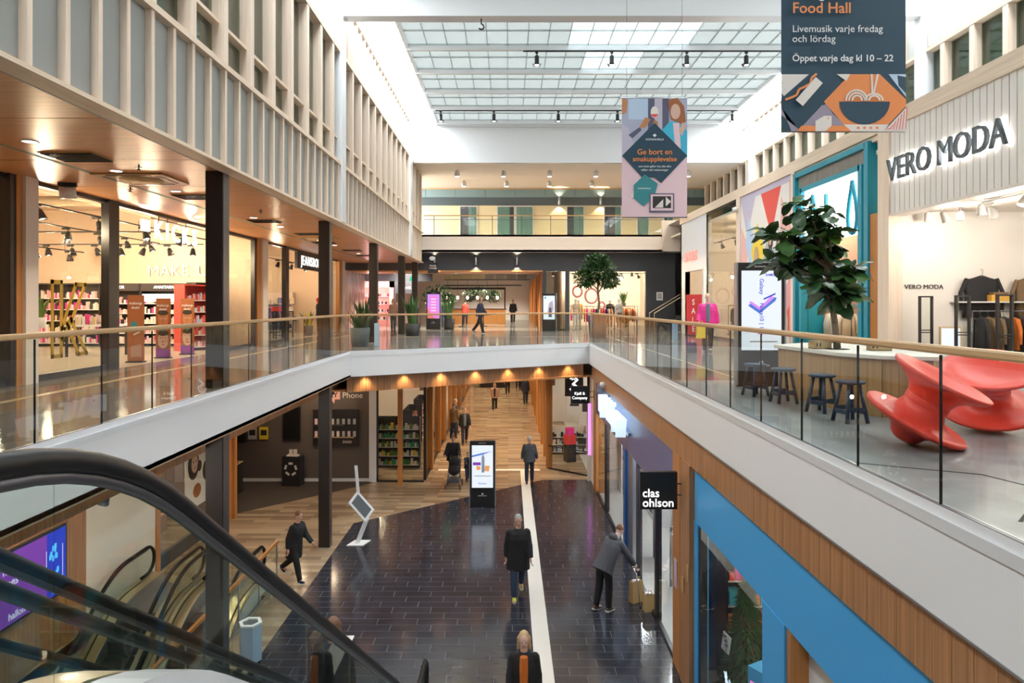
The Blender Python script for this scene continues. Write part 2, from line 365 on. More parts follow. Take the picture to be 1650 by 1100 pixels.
# soffit over the lower level
ZC, ZW = 3.83, 4.34
b = B(); b.box(-20,-5.52,-8,70,ZC,ZC+.06,'oak_soffit'); b.box(-5.52,XL,-8,20.4,ZW,ZW+.06,'white_paint'); b.box(3.06,16,-8,70,ZC,ZC+.06,'warm_white')
poly2(b, [(FA.x-.8,FA.y+.35),(FB.x+.1,FB.y+.2),(FB.x+.1,70),(FA.x-.8,70)], ZC, ZC+.06, 'oak_soffit')
b.build('ceiling_lower', kind=ST)
# white fascia round the void, metal channel, oak bands below
b = B(); b.box(XL-.07,XL,.3,FA.y,ZW,4.95,'fascia_white'); b.box(XR,XR+.07,-8,FB.y,ZW,4.95,'fascia_white'); b.box(-1.05,XR,.28,.34,ZW,4.95,'fascia_white')
n = Vector((-(FB.y-FA.y), FB.x-FA.x,0)).normalized()*.07
b.prism([(FA.x,FA.y,ZW),(FB.x,FB.y,ZW),(FB.x+n.x,FB.y+n.y,ZW),(FA.x+n.x,FA.y+n.y,ZW)], (0,0,4.95-ZW), 'fascia_white')
fas = b.build('wall_fascia', kind=ST)
b = B(); b.box(XL-.075,XL+.012,.3,FA.y,4.95,5.04,'alu'); b.box(XR-.012,XR+.075,-8,FB.y,4.95,5.04,'alu')
b.box(XL-.075,XL-.012,.3,FA.y,5.04,UP+.01,'white_gloss'); b.box(XR+.012,XR+.075,-8,FB.y,5.04,UP+.01,'white_gloss')
b.prism([(FA.x,FA.y-.012,4.95),(FB.x,FB.y-.012,4.95),(FB.x+n.x,FB.y+n.y,4.95),(FA.x+n.x,FA.y+n.y,4.95)], (0,0,.16), 'white_gloss')
b.box(XL-.01,XL+.006,.3,FA.y,ZW-.02,ZW,'brass_steel'); b.box(XR-.006,XR+.01,-8,FB.y,ZW-.02,ZW,'steel')
b.build('trim_1', kind=ST)
def boards(parent, a, c, zlo, zhi, w=.2, th=.03):
    """vertical oak boards side by side from a to c, each a piece"""
    a = Vector((*a,0)); c = Vector((*c,0)); L = (c-a).length; k = max(1, round(L/w)); ang = math.atan2(c.y-a.y, c.x-a.x)
    for i in range(k):
        p = a.lerp(c, (i+.5)/k); o = piece('board', (round(L/k,3)-.006, th, zhi-zlo), 'oak_panel', parent, (p.x,p.y,(zlo+zhi)/2), (0,0,ang))
wr = box('wall_oak_right', 3.045,3.09,2,24.6,ZC,ZW+.05,'black_matt', kind=ST); boards(wr, (3.025,2),(3.025,24.6), ZC, ZW+.02, .22)
d_ = (FB-FA).normalized(); nn = Vector((-d_.y,d_.x,0))
b = B(); a_, c_ = FA+nn*.40, FB+nn*.40
b.prism([(a_.x,a_.y,ZC),(c_.x,c_.y,ZC),(c_.x+nn.x*.04,c_.y+nn.y*.04,ZC),(a_.x+nn.x*.04,a_.y+nn.y*.04,ZC)], (0,0,ZW+.05-ZC), 'black_matt')
wf = b.build('wall_oak_far', kind=ST); a2, c2 = FA+nn*.38, FB+nn*.38; boards(wf, (a2.x,a2.y),(c2.x,c2.y), ZC, ZW+.02, .2)
wl = box('wall_oak_left', -5.56,-5.525,2,24,ZC,ZW+.2,'black_matt', kind=ST); boards(wl, (-5.51,2),(-5.51,22), ZC, ZW+.1, .3)

# ---- glass railings (thing > pane, handrail, channel)
def railing(a, c, label, w=1.125):
    a = Vector(a); c = Vector(c); t = thing('glass_railing', (a.x,a.y,UP), math.atan2(c.y-a.y,c.x-a.x), label, 'railing'); L = (c-a).length; k = round(L/w); s = L/k
    for i in range(k): piece('pane', (round(s,3)-.014,.017,1.05), 'glass_rail', t, ((i+.5)*s,0,.53))
    for i in range(k+1): piece('joint', (.007,.019,1.04), 'black', t, (i*s,0,.53)) if 0 < i < k else None
    b = B(); pr = [(0,-.03,1.06),(0,.03,1.06),(0,.036,1.075),(0,.036,1.105),(0,.028,1.118),(0,-.028,1.118),(0,-.036,1.105),(0,-.036,1.075)]
    b.prism(pr, (L,0,0), 'oak_rail'); b.build('handrail', t)
    box('base_channel', 0,L,-.02,.02,-.01,.014,'dark_steel', t)
    return t
railing((XL-.035,1.2),(XL-.035,FA.y-.03),'oak topped glass railing along the cosmetics shop side walkway')
railing((FA.x+.02,FA.y+.055),(FB.x-.03,FB.y+.02),'oak topped glass railing slanting across the far end of the well')
railing((XR+.035,FB.y-.03),(XR+.035,-2),'oak topped glass railing beside the red chairs')

# ---- columns
for i, Y in enumerate((11.55,18.35,24.95,31.5,36.0)):
    lab = ['dark steel column standing beside the basement well','dark steel column between the directory sign and the walking figure','dark column behind the bluish planter post',
           'dark column between the tall indoor plants','dark column next to the pink lit totem'][i]
    c = thing('steel_column', (-4.92,Y,0), 0, lab, 'column')
    b = B(); z1c = 8.735
    for (zz0,zz1) in ((0,3.83),(3.83,8.735)) if Y < 20 else ((3.83,8.735),):
        b.box(-.14,.14,-.14,.14,zz0,zz1,'dark_column')
    b.build('shaft', c); B().box(-.15,-.142,-.12,.12,0 if Y<20 else 5.1,8.7,'dark_steel').box(.142,.15,-.12,.12,0 if Y<20 else 5.1,8.7,'dark_steel').build('cover_plate', c)
    B().box(-.16,.16,-.16,.16,0 if Y<20 else UP,.02 if Y<20 else UP+.02,'steel').build('base_plate', c)

# ---- left facade
ZS, Z1, ZT, Z2, Z3 = 8.735, 10.3, 11.0, 13.33, 14.95
def facade(name, X, sg, y0, y1, zlo, low_band, y_up=32.8):
    """sg=+1: faces +X.  timber studs over grey panels, a window band with mullions and transoms, an upper stud band"""
    w = box(name, X-sg*.35, X-sg*.30, y0, y1, zlo, Z3, 'panel_grey', kind=ST) if sg > 0 else box(name, X+.30, X+.35, y0, y1, zlo, Z3, 'panel_grey', kind=ST)
    fx = lambda a, c: (min(X+sg*a, X+sg*c), max(X+sg*a, X+sg*c))
    n = int((y1-y0)/.562)
    for i in range(n+1):
        Y = y0+i*.562
        if Y > y1: break
        if low_band:
            piece('stud', (.10,.075,Z1-ZS), 'pale_wood', w, (X-sg*.05,Y,(ZS+Z1)/2))
            if i < n: piece('panel', (.03,.49,Z1-ZS), 'panel_grey', w, (X-sg*.10,Y+.281,(ZS+Z1)/2))
        if Y < y_up:
            piece('stud', (.10,.065,Z3-Z2-.1), 'pale_wood', w, (X-sg*.05,Y,(Z3+Z2)/2+.03))
            if i < n: piece('panel', (.03,.49,Z3-Z2), 'panel_pale', w, (X-sg*.10,Y+.281,(Z3+Z2)/2))
        if i % 2 == 0:
            piece('mullion', (.24,.17,Z2-Z1-.1), 'pale_wood', w, (X-sg*.12,Y,(Z1+Z2)/2))
            if i < n-1:
                if low_band:
                    piece('transom', (.14,.95,.06), 'pale_wood_y', w, (X-sg*.14,Y+.562,ZT))
                    piece('pane', (.012,.95,ZT-Z1-.1), 'glass_window', w, (X-sg*.2,Y+.562,(ZT+Z1)/2)); piece('pane', (.012,.95,Z2-ZT-.1), 'glass_window', w, (X-sg*.2,Y+.562,(ZT+Z2)/2))
                else: piece('pane', (.012,.95,Z2-Z1-.1), 'glass_window', w, (X-sg*.2,Y+.562,(Z1+Z2)/2))
    b = B()
    for zz, h, d in ((Z1,.09,.03),(Z2,.08,.01),(Z3,.10,.02)) + (((ZS,.05,.02),) if low_band else ()):
        x0_, x1_ = fx(d, -.26); b.box(x0_,x1_,y0,y1 if zz < Z3 else y_up,zz-h/2,zz+h/2,'pale_wood_y')
    b.build('rail_beam', w)
    b = B()
    for Y in (18.5,31.6):
        x0_, x1_ = fx(.06,-.25); b.box(x0_,x1_,Y-.12 if Y<20 else Y-.4,Y+.32,zlo if low_band else Z1,Z3,'white_gloss')
    b.build('pilaster', w)
    return w
facade('wall_left', FXL, 1, -5.9, 36.2, ZS, True)
facade('wall_right', FXR, -1, -5.9, 40, 10.3, False, 32.8)
# rooms behind the windows, kept dim
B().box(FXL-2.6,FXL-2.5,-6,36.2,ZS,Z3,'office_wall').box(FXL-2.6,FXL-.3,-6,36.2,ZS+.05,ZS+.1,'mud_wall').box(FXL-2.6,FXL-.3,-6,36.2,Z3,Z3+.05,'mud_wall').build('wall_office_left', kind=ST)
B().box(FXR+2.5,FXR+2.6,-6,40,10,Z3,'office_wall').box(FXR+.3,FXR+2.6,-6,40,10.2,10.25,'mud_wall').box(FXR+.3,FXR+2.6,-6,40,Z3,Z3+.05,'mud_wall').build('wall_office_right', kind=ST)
# oak soffit of the left walkway: boards run across
sf = box('ceiling_left', SXL-.2, FXL-.36, -6, 37, ZS+.012, ZS+.2, 'oak_soffit', kind=ST)
for i in range(18):
    piece('panel', (FXL-SXL-.02, 2.36, .012), 'oak_soffit', sf, ((SXL+FXL)/2, -5+i*2.38+.1, ZS+.006))

# ---- roof
ZR = 15.25
rf = box('ceiling_glazed', FXL-.4, FXL-.3, -6, 32.8, Z3, Z3+.1, 'white_paint', kind=ST)
b = B()
for Y in (5.0,18.7): b.box(FXL+.05,FXR-.05,Y-.2,Y+.2,14.32,15.1,'white_gloss')
b.build('beam', rf)
b = B()
for Y in (20.6,22.95,25.3,27.65,30.0,32.3): b.box(-3.4,10.1,Y-.06,Y+.06,ZR-.22,ZR-.06,'white_gloss')
for X in (-3.4,10.1): b.box(X-.05,X+.05,-6,32.8,ZR-.16,ZR+.04,'white_gloss')
b.build('purlin', rf)
b = B()
for k in range(21):
    X = -3.4+k*.675; b.box(X-.012,X+.012,-6,32.8,ZR-.05,ZR,'panel_pale')
k = 0; Y = 18.25
while Y < 32.8: b.box(-3.4,10.1,Y-.012,Y+.012,ZR-.04,ZR+.005,'panel_pale'); Y += 1.175
b.build('glazing_bar', rf)
Y = 18.25; j = 0
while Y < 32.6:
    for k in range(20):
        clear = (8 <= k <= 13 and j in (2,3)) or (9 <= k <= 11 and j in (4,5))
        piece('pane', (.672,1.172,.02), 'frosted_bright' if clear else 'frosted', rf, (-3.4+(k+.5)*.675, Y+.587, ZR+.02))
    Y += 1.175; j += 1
Y = -6
while Y < 18:
    for k in range(5): piece('pane', (2.695,2.415,.02), 'frosted', rf, (-3.4+(k+.5)*2.7, Y+1.21, ZR+.02))
    Y += 2.42
aL = math.atan2(ZR-Z3, 1.13); 
for i in range(38):
    Y = -6+i*1.02
    piece('pane', (1.2,.98,.014), 'glass_sky', rf, ((FXL-3.4)/2,Y+.5,(ZR+Z3)/2+.03), (0,-aL,0)); piece('pane', (1.2,.98,.014), 'glass_sky', rf, ((FXR+10.1)/2,Y+.5,(ZR+Z3)/2+.03), (0,aL,0))
    piece('glazing_bar', (1.2,.04,.05), 'panel_grey', rf, ((FXL-3.4)/2,Y,(ZR+Z3)/2+.02), (0,-aL,0)); piece('glazing_bar', (1.2,.04,.05), 'panel_grey', rf, ((FXR+10.1)/2,Y,(ZR+Z3)/2+.02), (0,aL,0))
# ---- far end: fascia, third level balcony
B().box(-5.4,12,32.8,33.0,13.31,15.6,'white_gloss').box(-5.4,12,32.74,32.8,15.02,15.1,'white_paint').build('wall_far_fascia', kind=ST)
box('ceiling_balcony', -8,14,33,40.4,13.31,13.4,'warm_white', kind=ST)
wb = B().box(-8,14,40,40.2,L3,12.3,'curtain_wall').box(-8,14,39.98,40.2,12.3,12.78,'teal_dark').box(-8,14,39.96,40.2,12.78,13.31,'teal_band').box(-8,14,39.93,39.97,13.24,13.31,'oak_rail').build('wall_balcony', kind=ST)
for i in range(12): piece('seam', (.02,.02,.5), 'teal_dark', wb, (-6.6+i*1.75,39.955,13.04))
B().box(-8,8.4,36.2,36.45,9.31,L3,'warm_white').box(-8,8.4,36.2,40.2,L3-.1,L3,'warm_white').box(-20,20,36.2,37.2,9.31,9.4,'white_paint').build('floor_balcony', kind=ST)
for i, (px, w, cur, side) in enumerate(((755,.95,.5,1),(815,.95,.75,-1),(845,.95,1,0),(927,.95,.6,1),(987,.95,.35,1),(1036,.6,1,0),(1077,.5,.7,1))):
    X = (px-819)/1100*40; wn = box(f'window_{i+1}', X-w/2,X+w/2,39.97,40.0,L3+.02,12.22,'wall_dark', kind=ST)
    b = B(); 
    for (x0,x1,zz0,zz1) in ((X-w/2-.05,X-w/2,L3,12.27),(X+w/2,X+w/2+.05,L3,12.27),(X-w/2,X+w/2,12.22,12.27)): b.box(x0,x1,39.93,40,zz0,zz1,'white_paint')
    b.build('window_frame', wn)
    if cur:
        cw = w*cur; x0 = X-w/2 if side <= 0 else X+w/2-cw; b = B(); k = 24
        pts = [(x0+cw*j/k, 39.945+.02*math.sin(j*1.9), L3+.03) for j in range(k+1)]
        b.add([p for p in pts]+[(p[0],p[1],12.2) for p in pts], [(j,j+1,j+k+2,j+k+1) for j in range(k)], 'curtain', True); b.build('curtain', wn)
    piece('pane', (w,.008,1.9), 'glass', wn, (X,39.915,11.2))
t = thing('balcony_railing', (-4.5,36.3,L3), 0, 'slim steel and glass balcony railing with oak handrail on the third level', 'railing')
for i in range(9): 
    x = .55+i*1.55
    if x < 12.6: B().box(x-.02,x+.02,-.02,.02,0,1.0,'dark_steel').build('post', t)
for i in range(9):
    x = .05+i*1.55
    if x+1.5 < 13.2: piece('pane', (1.42,.012,.72), 'glass_rail', t, (x+.75+.5-.0,-.03,.42))
B().box(0,12.75,-.03,.03,1.0,1.05,'oak_rail').build('handrail', t); B().box(0,12.75,-.012,.012,.8,.83,'dark_steel').build('rail', t)
# dark wall under the balcony
Yd = 37.0
b = B(); b.box(-9,1.87,Yd,Yd+.4,8.35,9.4,'wall_dark'); b.box(-9,1.87,Yd,Yd+2.6,8.28,8.35,'oak_soffit')
for x0,x1,zz0 in ((1.87,2.05,UP),(3.1,3.32,UP),(7.45,8.95,UP),(2.05,3.1,8.3),(3.32,7.45,8.3)): b.box(x0,x1,Yd,Yd+.3,zz0,9.4,'wall_dark')
b.box(8.95,9.05,Yd,Yd+3,UP,9.4,'wall_dark'); b.box(9.05,20,Yd+3,Yd+3.2,UP,9.4,'wall_dark'); b.build('wall_dark', kind=ST)
box('wall_stair', 8.15,12,36.12,36.4,9.31,10.95,'warm_white', kind=ST)
# ---- enclosing walls out of view
B().box(-20,20,-8.2,-8,0,15.6,'white_paint').build('wall_back', kind=ST)
B().box(-20.2,-20,-8,70,0,9.8,'warm_white').build('wall_outer_left', kind=ST); B().box(20,20.2,-8,70,0,15,'warm_white').build('wall_outer_right', kind=ST)
B().box(-20,20,70,70.2,0,9.6,'warm_white').build('wall_outer_far', kind=ST)
B().box(FXL-.3,FXR+.3,-8,-6,Z3,15.6,'white_paint').build('ceiling_back', kind=ST)
B().box(-20,FXL-.3,-8,36.2,9.75,9.85,'warm_white').box(-20,20,36.5,70,9.5,9.6,'warm_white').box(8.6,20,-8,36.5,10.0,10.1,'warm_white').build('ceiling_shops', kind=ST)

# ---- upper right shop box (X = 8.5)
ZH, ZP, ZQ = 8.52, 10.41, 10.75
b = B(); b.box(SXR-.06,SXR+.3,-8,33.6,ZP,ZQ,'pale_wood_y'); b.box(SXR-.02,FXR+.4,-8,40,ZQ-.05,ZQ-.02,'white_paint')
for y0,y1 in ((15.15,15.6),(20.15,20.42),(24.9,25.3)): b.box(SXR-.06,SXR+.25,y0,y1,UP,ZP,'pale_wood')
b.build('wall_shopfront_right', kind=ST)
B().box(SXR-.05,SXR+.2,15.6,15.95,UP,8.6,'oak_post').build('trim_2', kind=ST)
# ================================================================ SHOP FRONTS AND ROOMS
def front(name, parts, X=None, kind=ST):
    """one wall of a shop front: list of (piece name, x0,x1,y0,y1,z0,z1, material)"""
    root = None
    for i, (nm, *bx) in enumerate(parts):
        if root is None: root = box(name, *bx, kind=kind)
        else: box(nm, *bx, parent=root)
    return root
# ---------------- upper left: cosmetics shop + jeans shop
X0, X1 = SXL-.06, SXL+.06
wk = front('wall_shopfront_left', [('frame',X0,X1,-6,35.3,8.66,ZS+.02,'black'),
    ('sill',X0,X1,-6,14.9,UP,UP+.12,'dark_steel'),
    ('post',X0,X1+.08,11.6,11.72,UP,ZS,'black'),('post',X0,X1+.1,11.72,11.86,UP,ZS,'oak_post'),('pillar',X0,X1+.16,11.86,12.18,UP,ZS,'warm_white'),
    ('mullion',X0,X1+.05,14.52,14.9,UP,ZS,'black'),
    ('post',X0,X1+.02,22.95,23.08,UP,ZS,'black'),('post',X0,X1+.06,23.08,23.45,UP,ZS,'oak_post'),('pillar',X0,X1+.12,23.45,23.95,UP,ZS,'warm_white'),
    ('mullion',X0,X1+.03,26.1,26.5,UP,ZS,'black'),('post',X0,X1+.03,32.9,33.1,UP,ZS,'black'),('post',X0,X1+.06,34.3,34.75,UP,ZS,'oak_post'),('pillar',X0,X1+.1,34.75,35.3,UP,ZS,'warm_white'),
    ('sill',X0,X1,20.6,26.3,UP,UP+.1,'dark_steel')])
for y0,y1 in ((5.0,8.2),(8.2,11.6),(12.2,13.35),(13.37,14.52),(20.6,22.9),(23.97,26.1),(33.1,34.3)):
    piece('pane', (.014,round(y1-y0-.02,3),3.44), 'glass', wk, (SXL,(y0+y1)/2,UP+.12+1.72))
b = B(); b.box(-17.1,-17,8,35,UP,9.7,'peach_wall'); b.box(-17,SXL-.1,23.25,23.4,UP,9.75,'peach_wall'); b.box(-17,SXL-.1,34.6,34.75,UP,9.75,'peach_wall'); b.box(-17,SXL-.1,8,8.1,UP,9.75,'peach_wall').box(-17,SXL-.1,8,35,9.7,9.74,'peach_wall'); b.build('wall_shops_left', kind=ST)
box('floor_cosmetics_shop', -17,SXL+.02,8.1,34.6,UP,UP+.006,'shop_floor', kind=ST)
# mural glass wall past the jeans shop
m = mat('mural_streaks', (.45,.40,.40), .25, var=.9, vscale=1.0, stretch=(7,7,.55))
rp = [n for n in m.node_tree.nodes if n.type == 'VALTORGB'][0].color_ramp
rp.elements[0].color = (.07,.06,.06,1); rp.elements[1].color = (.70,.62,.62,1); e = rp.elements.new(.46); e.color = (.40,.22,.12,1); e = rp.elements.new(.54); e.color = (.62,.40,.42,1); rp.elements[0].position = .36; rp.elements[-1].position = .64
box('wall_mural', SXL-.1,SXL+.08,35.3,40.5,UP,8.3,'mural_streaks', kind=ST)
# shop signs, upper left
t = thing('shop_sign', (SXL+.02,17.7,8.3), 0, 'white lit block letters hanging in the cosmetics shop opening', 'sign')
for i, ch in enumerate('KICKS'):
    yy = -.95+(0,.43,.88,1.42,1.92)[i]; 
    text(ch, (0,yy,0), .64, 'glow_sign', '+x', t, .04, .002, name='letter')
    B().tube([(0,yy,.25),(0,yy,.44)], .012, 'black', 6).build('hanger', t) if i in (0,1,3) else None
B().box(-.04,.04,-1.7,-1.42,-.06,.2,'glow_sign').build('light_box', t); B().tube([(-.06,-1.2,.3),(-.06,2.1,.3)], .012, 'black', 6).build('rail', t)
t = thing('shop_sign', (SXL+.05,30.3,8.32), 0, 'long black boxed sign with white letters under the oak ceiling', 'sign')
B().box(-.12,.0,-2.6,2.6,-.33,.36,'black').build('sign_body', t); text('JEANSBOLAGET', (.01,0,0), .56, 'glow_sign', '+x', t, .02, .0, sx=.92, space=1.22)
t = thing('wall_lettering', (-11.1,23.2,7.62), 0, 'pale raised letters MAKE UP on the bright cosmetics shop wall', 'lettering'); text('MAKE', (-.45,0,0), .52, 'shop_white', '-y', t, .06, 0, sx=1.05); text('UP', (.85,0,0), .52, 'shop_white', '-y', t, .06, 0, sx=1.05)
# big hollow K decal on the shop glass
t = thing('window_letter', (SXL+.03,13.3,5.5), 0, 'tall hollow mustard yellow letter K on the cosmetics shop window', 'sign')
b = B()
def strip2(b, pts, w, m, th=.012):
    for i in range(len(pts)):
        a = Vector((0,*pts[i])); c = Vector((0,*pts[(i+1)%len(pts)])); d = (c-a).normalized(); n = Vector((0,-d.z,d.y))*w/2; a2 = a-d*w/2; c2 = c+d*w/2
        b.prism([a2-n,c2-n,c2+n,a2+n], (th,0,0), m)
strip2(b, [(-.48,.02),(-.22,.02),(-.22,1.43),(-.48,1.43)], .075, 'gold'); strip2(b, [(-.2,.55),(.22,1.4),(.52,1.4),(.0,.55),(-.2,.35)], .075, 'gold'); strip2(b, [(-.05,.62),(.3,.02),(.56,.02),(.06,.72)], .075, 'gold')
b.build('letter_outline', t)

# ---------------- upper right: shop fronts
# white fashion shop wall with a doorway
wx0, wx1 = SXR-.02, SXR+.2
ww = front('wall_fashion_shop', [('panel',wx0,wx1,29.2,29.8,UP,ZP,'white_paint'),('panel',wx0,wx1,32.7,33.6,UP,ZP,'white_paint'),('panel',wx0,wx1,29.8,32.7,8.05,ZP,'white_paint'),
    ('end_panel',wx0,12,33.4,33.6,UP,ZQ,'white_paint'),('frame',wx0-.02,wx1,29.7,29.8,UP,8.12,'warm_white'),('frame',wx0-.02,wx1,32.7,32.8,UP,8.12,'warm_white')])
t = thing('shop_sign', (SXR-.06,31.6,8.72), 0, 'salmon red lettering on the white shop wall beside the stairs', 'sign'); text('LINDEX', (0,0,0), .60, 'salmon', '-x', t, .06, .004)
wg = front('wall_fashion_window', [('frame',wx0,wx1-.1,25.3,29.2,UP,UP+.1,'dark_steel'),('frame',wx0-.01,wx0+.06,25.3,29.2,ZP-.1,ZP,'black'),('frame',wx0-.01,wx0+.06,29.14,29.2,UP,ZP,'black')])
for k in range(3): piece('pane', (.014,1.28,ZP-UP-.2), 'glass', wg, (SXR,25.98+k*1.29,(UP+ZP)/2))
# printed mural wall
wm = box('wall_print', SXR-.02,SXR+.2,20.42,24.9,UP,ZP,'c_lilac', kind=ST)
def yz(b, pts, m, x): b.poly([(x,y,z) for y,z in pts], m)
b = B(); x = SXR-.024
yz(b, [(24.85,UP+.05),(20.46,UP+.05),(20.46,10.2),(24.85,10.2)], 'c_offwhite', x)
for i,(pts,m_) in enumerate([([(22.9,10.2),(21.2,10.2),(22.0,8.7)],'c_red'),([(24.85,10.2),(23.4,10.2),(24.2,8.9)],'c_lilac'),([(24.8,9.3),(24.0,8.4),(24.5,7.6),(24.85,7.9)],'c_blush'),
        ([(24.1,9.6),(23.4,8.6),(23.9,7.7),(24.4,8.6)],'c_sky'),([(21.2,9.9),(20.46,8.9),(20.46,8.2),(21.3,8.4)],'c_blush'),([(24.85,7.7),(24.2,6.9),(24.85,6.2)],'c_red'),
        ([(23.2,9.3),(22.6,8.3),(23.2,7.2),(23.8,8.3)],'c_yellow'),([(22.4,8.6),(21.6,7.6),(22.2,6.4),(22.9,7.4)],'c_grey'),([(21.4,8.9),(20.7,7.9),(21.2,6.8),(21.9,7.9)],'c_sky'),
        ([(20.46,7.4),(21.3,6.6),(20.46,5.6)],'c_rose'),([(20.46,6.6),(20.9,6.1),(20.46,5.3)],'c_red'),([(24.85,6.0),(22.5,6.4),(21.5,5.15),(24.85,5.15)],'c_lilac'),([(23.6,7.0),(22.8,6.2),(23.4,5.2),(24.3,6.1)],'c_photo_dark')]): yz(b, pts, m_, x-.001*(i+1))
b.build('print', wm)
b = B()
for (y,z,hm,cm) in ((24.35,6.5,'hair_dark','c_brown'),(23.3,8.2,'hair_blonde','cloth_tan'),(22.3,7.7,'hair_brown','cloth_white'),(22.05,8.6,'hair_dark','cloth_teal'),(21.35,8.35,'hair_dark','cloth_black'),(22.9,6.6,'hair_brown','cloth_pink'),(21.0,6.7,'hair_dark','cloth_beige')):
    q = lambda r0,r1,dy,dz,m_,off: b.poly([(x-off, y+dy+r0*math.cos(a*math.pi/8), z+dz+r1*math.sin(a*math.pi/8)) for a in range(16)][::-1], m_)
    q(.34,.5,0,-.75,cm,.016); q(.2,.3,0,-.02,hm,.018); q(.13,.17,0,-.02,'skin',.02)
b.build('portrait_print', wm)
box('print_border', SXR-.05,SXR-.018,20.42,20.52,UP,10.25,'c_rose', wm)
# turquoise childrenswear shop
Zt = 10.33
wt = front('wall_turquoise_shop', [('frame',SXR-.10,SXR+.15,20.0,20.15,UP,Zt,'turquoise'),('frame',SXR-.10,SXR+.15,15.96,16.14,UP,Zt,'turquoise'),('frame',SXR-.10,SXR+.15,16.1,20.05,Zt-.14,Zt,'turquoise'),
    ('frame',SXR-.07,SXR+.12,19.66,19.8,UP,9.85,'turquoise'),('frame',SXR-.07,SXR+.12,16.3,16.48,UP,9.85,'turquoise'),('frame',SXR-.07,SXR+.12,16.4,19.75,9.72,9.86,'turquoise'),
    ('wall',SXR,SXR+.2,15.6,20.42,Zt-.05,ZP,'pale_wood')])
for k in range(17): piece('board', (.03,.222,Zt-9.9), 'grey_boards', wt, (SXR+.0,16.22+k*.226,(Zt+9.8)/2))
lb = thing('light_box_sign', (SXR+.06,18.05,9.0), 0, 'glowing white light box with turquoise drop outlines over the childrens shop', 'sign')
B().box(-.03,.06,-1.55,1.6,-.78,.72,'glow_white').build('light_panel', lb)
def drop(yc, zc, w, h):
    pts = []
    for k in range(25):
        t_ = k/24*2*math.pi; r = math.sin(t_/2)**1.4; pts.append((-.09, yc + w/2*math.sin(t_)*r, zc + h/2*math.cos(t_)))
    return pts
B().tube(drop(-1.25,-.1,.62,1.3), .05, 'turquoise', 6).build('drop_outline', lb); B().tube(drop(.95,-.1,.62,1.3), .05, 'turquoise', 6).build('drop_outline', lb)
B().box(-.12,-.05,.12,.2,-.7,.45,'turquoise').box(-.12,-.05,-.62,.2,-.72,-.62,'turquoise').build('bar_outline', lb)
box('wall_childrens_shop', 8.7,15,20.1,20.2,UP,10,'turquoise', kind=ST); B().box(14.9,15,15.8,33,UP,10,'shop_white').box(8.7,15,25.1,25.2,UP,10,'shop_white').box(8.7,15,33.3,33.4,UP,10,'shop_white').build('wall_shops_right', kind=ST)
# white fashion store with the corrugated sign board
wv = box('wall_sign_board', SXR,SXR+.08,2,15.16,ZH,ZP,'shop_white', kind=ST)
for k in range(73): piece('rib', (.02,.158,ZP-ZH), 'shop_white', wv, (SXR-.006,15.07-k*.18,(ZP+ZH)/2))
box('edge_strip', SXR-.035,SXR+.3,2,15.16,ZH-.06,ZH,'warm_white', wv)
t = thing('shop_sign', (SXR-.09,13.3,9.42), 0, 'large dark halo lit lettering on the ribbed white sign board', 'sign')
text('VERO MODA', (-.02,0,0), .70, 'letter_dark', '-x', t, .06, .0, sx=.89, name='lettering'); text('VERO MODA', (.03,0,0), .70, 'glow_white', '-x', t, .02, .022, sx=.89, name='halo')
B().box(8.7,16,15.62,15.78,UP,10,'shop_white').box(15.9,16,2,15.7,UP,10,'shop_white').box(8.7,16,3.9,4,UP,10,'shop_white').build('wall_fashion_store', kind=ST)
B().box(8.6,16,4,15.62,8.62,8.7,'warm_white').box(10.2,16,4,13.2,8.3,8.62,'shop_white').build('ceiling_fashion_store', kind=ST)
box('floor_fashion_store', 8.55,15.9,4,15.6,UP,UP+.005,'shop_floor_white', kind=ST)
t = thing('wall_lettering', (9.5,15.6,6.9), 0, 'small black lettering on the plain white inner shop wall', 'lettering'); text('VERO MODA', (0,0,0), .145, 'ink', '-y', t, .01, .0, sx=1.05)

# ---------------- lower right: electronics shop (indigo header) and hardware shop (bright blue)
sx = 3.08
we = front('wall_electronics_shop', [('header',sx-.03,sx+.15,12.55,23.55,2.75,ZC,'blue_kjell'),('post',sx-.05,sx+.25,23.55,23.95,0,ZC,'oak_post'),('post',sx-.05,sx+.2,24.0,24.3,0,ZC,'oak_post'),
    ('post',sx-.04,sx+.1,21.45,21.55,0,2.75,'black'),('post',sx-.04,sx+.04,17.75,18.05,0,2.75,'blue_dark'),('post',sx+.02,sx+.16,17.0,17.7,0,2.75,'steel'),('post',sx-.04,sx+.08,16.1,16.25,0,2.75,'dark_steel'),
    ('post',sx-.04,sx+.08,14.05,14.2,0,2.75,'black'),('sill',sx-.04,sx+.04,12.5,16.2,0,.05,'black'),('sill',sx-.04,sx+.04,18.0,23.6,0,.05,'black'),('edge',sx-.04,sx+.0,12.55,23.55,ZC-.03,ZC+.01,'blue_clas')])
for y0,y1 in ((21.55,23.5),(18.1,21.4),(14.2,16.1),(12.55,14.0)): piece('pane', (.014,round(y1-y0,3),2.68), 'glass', we, (sx,(y0+y1)/2,1.4))
t = thing('shop_sign', (sx-.22,19.0,3.5), 0, 'glowing bluish white letter sign standing out from the indigo shop header', 'sign')
text('Kjell & Company', (0,0,0), .72, 'glow_blue', '-x', t, .26, .0, sx=.72, name='lettering'); B().box(.13,.2,-1.95,1.95,-.3,-.22,'steel').build('bracket', t)
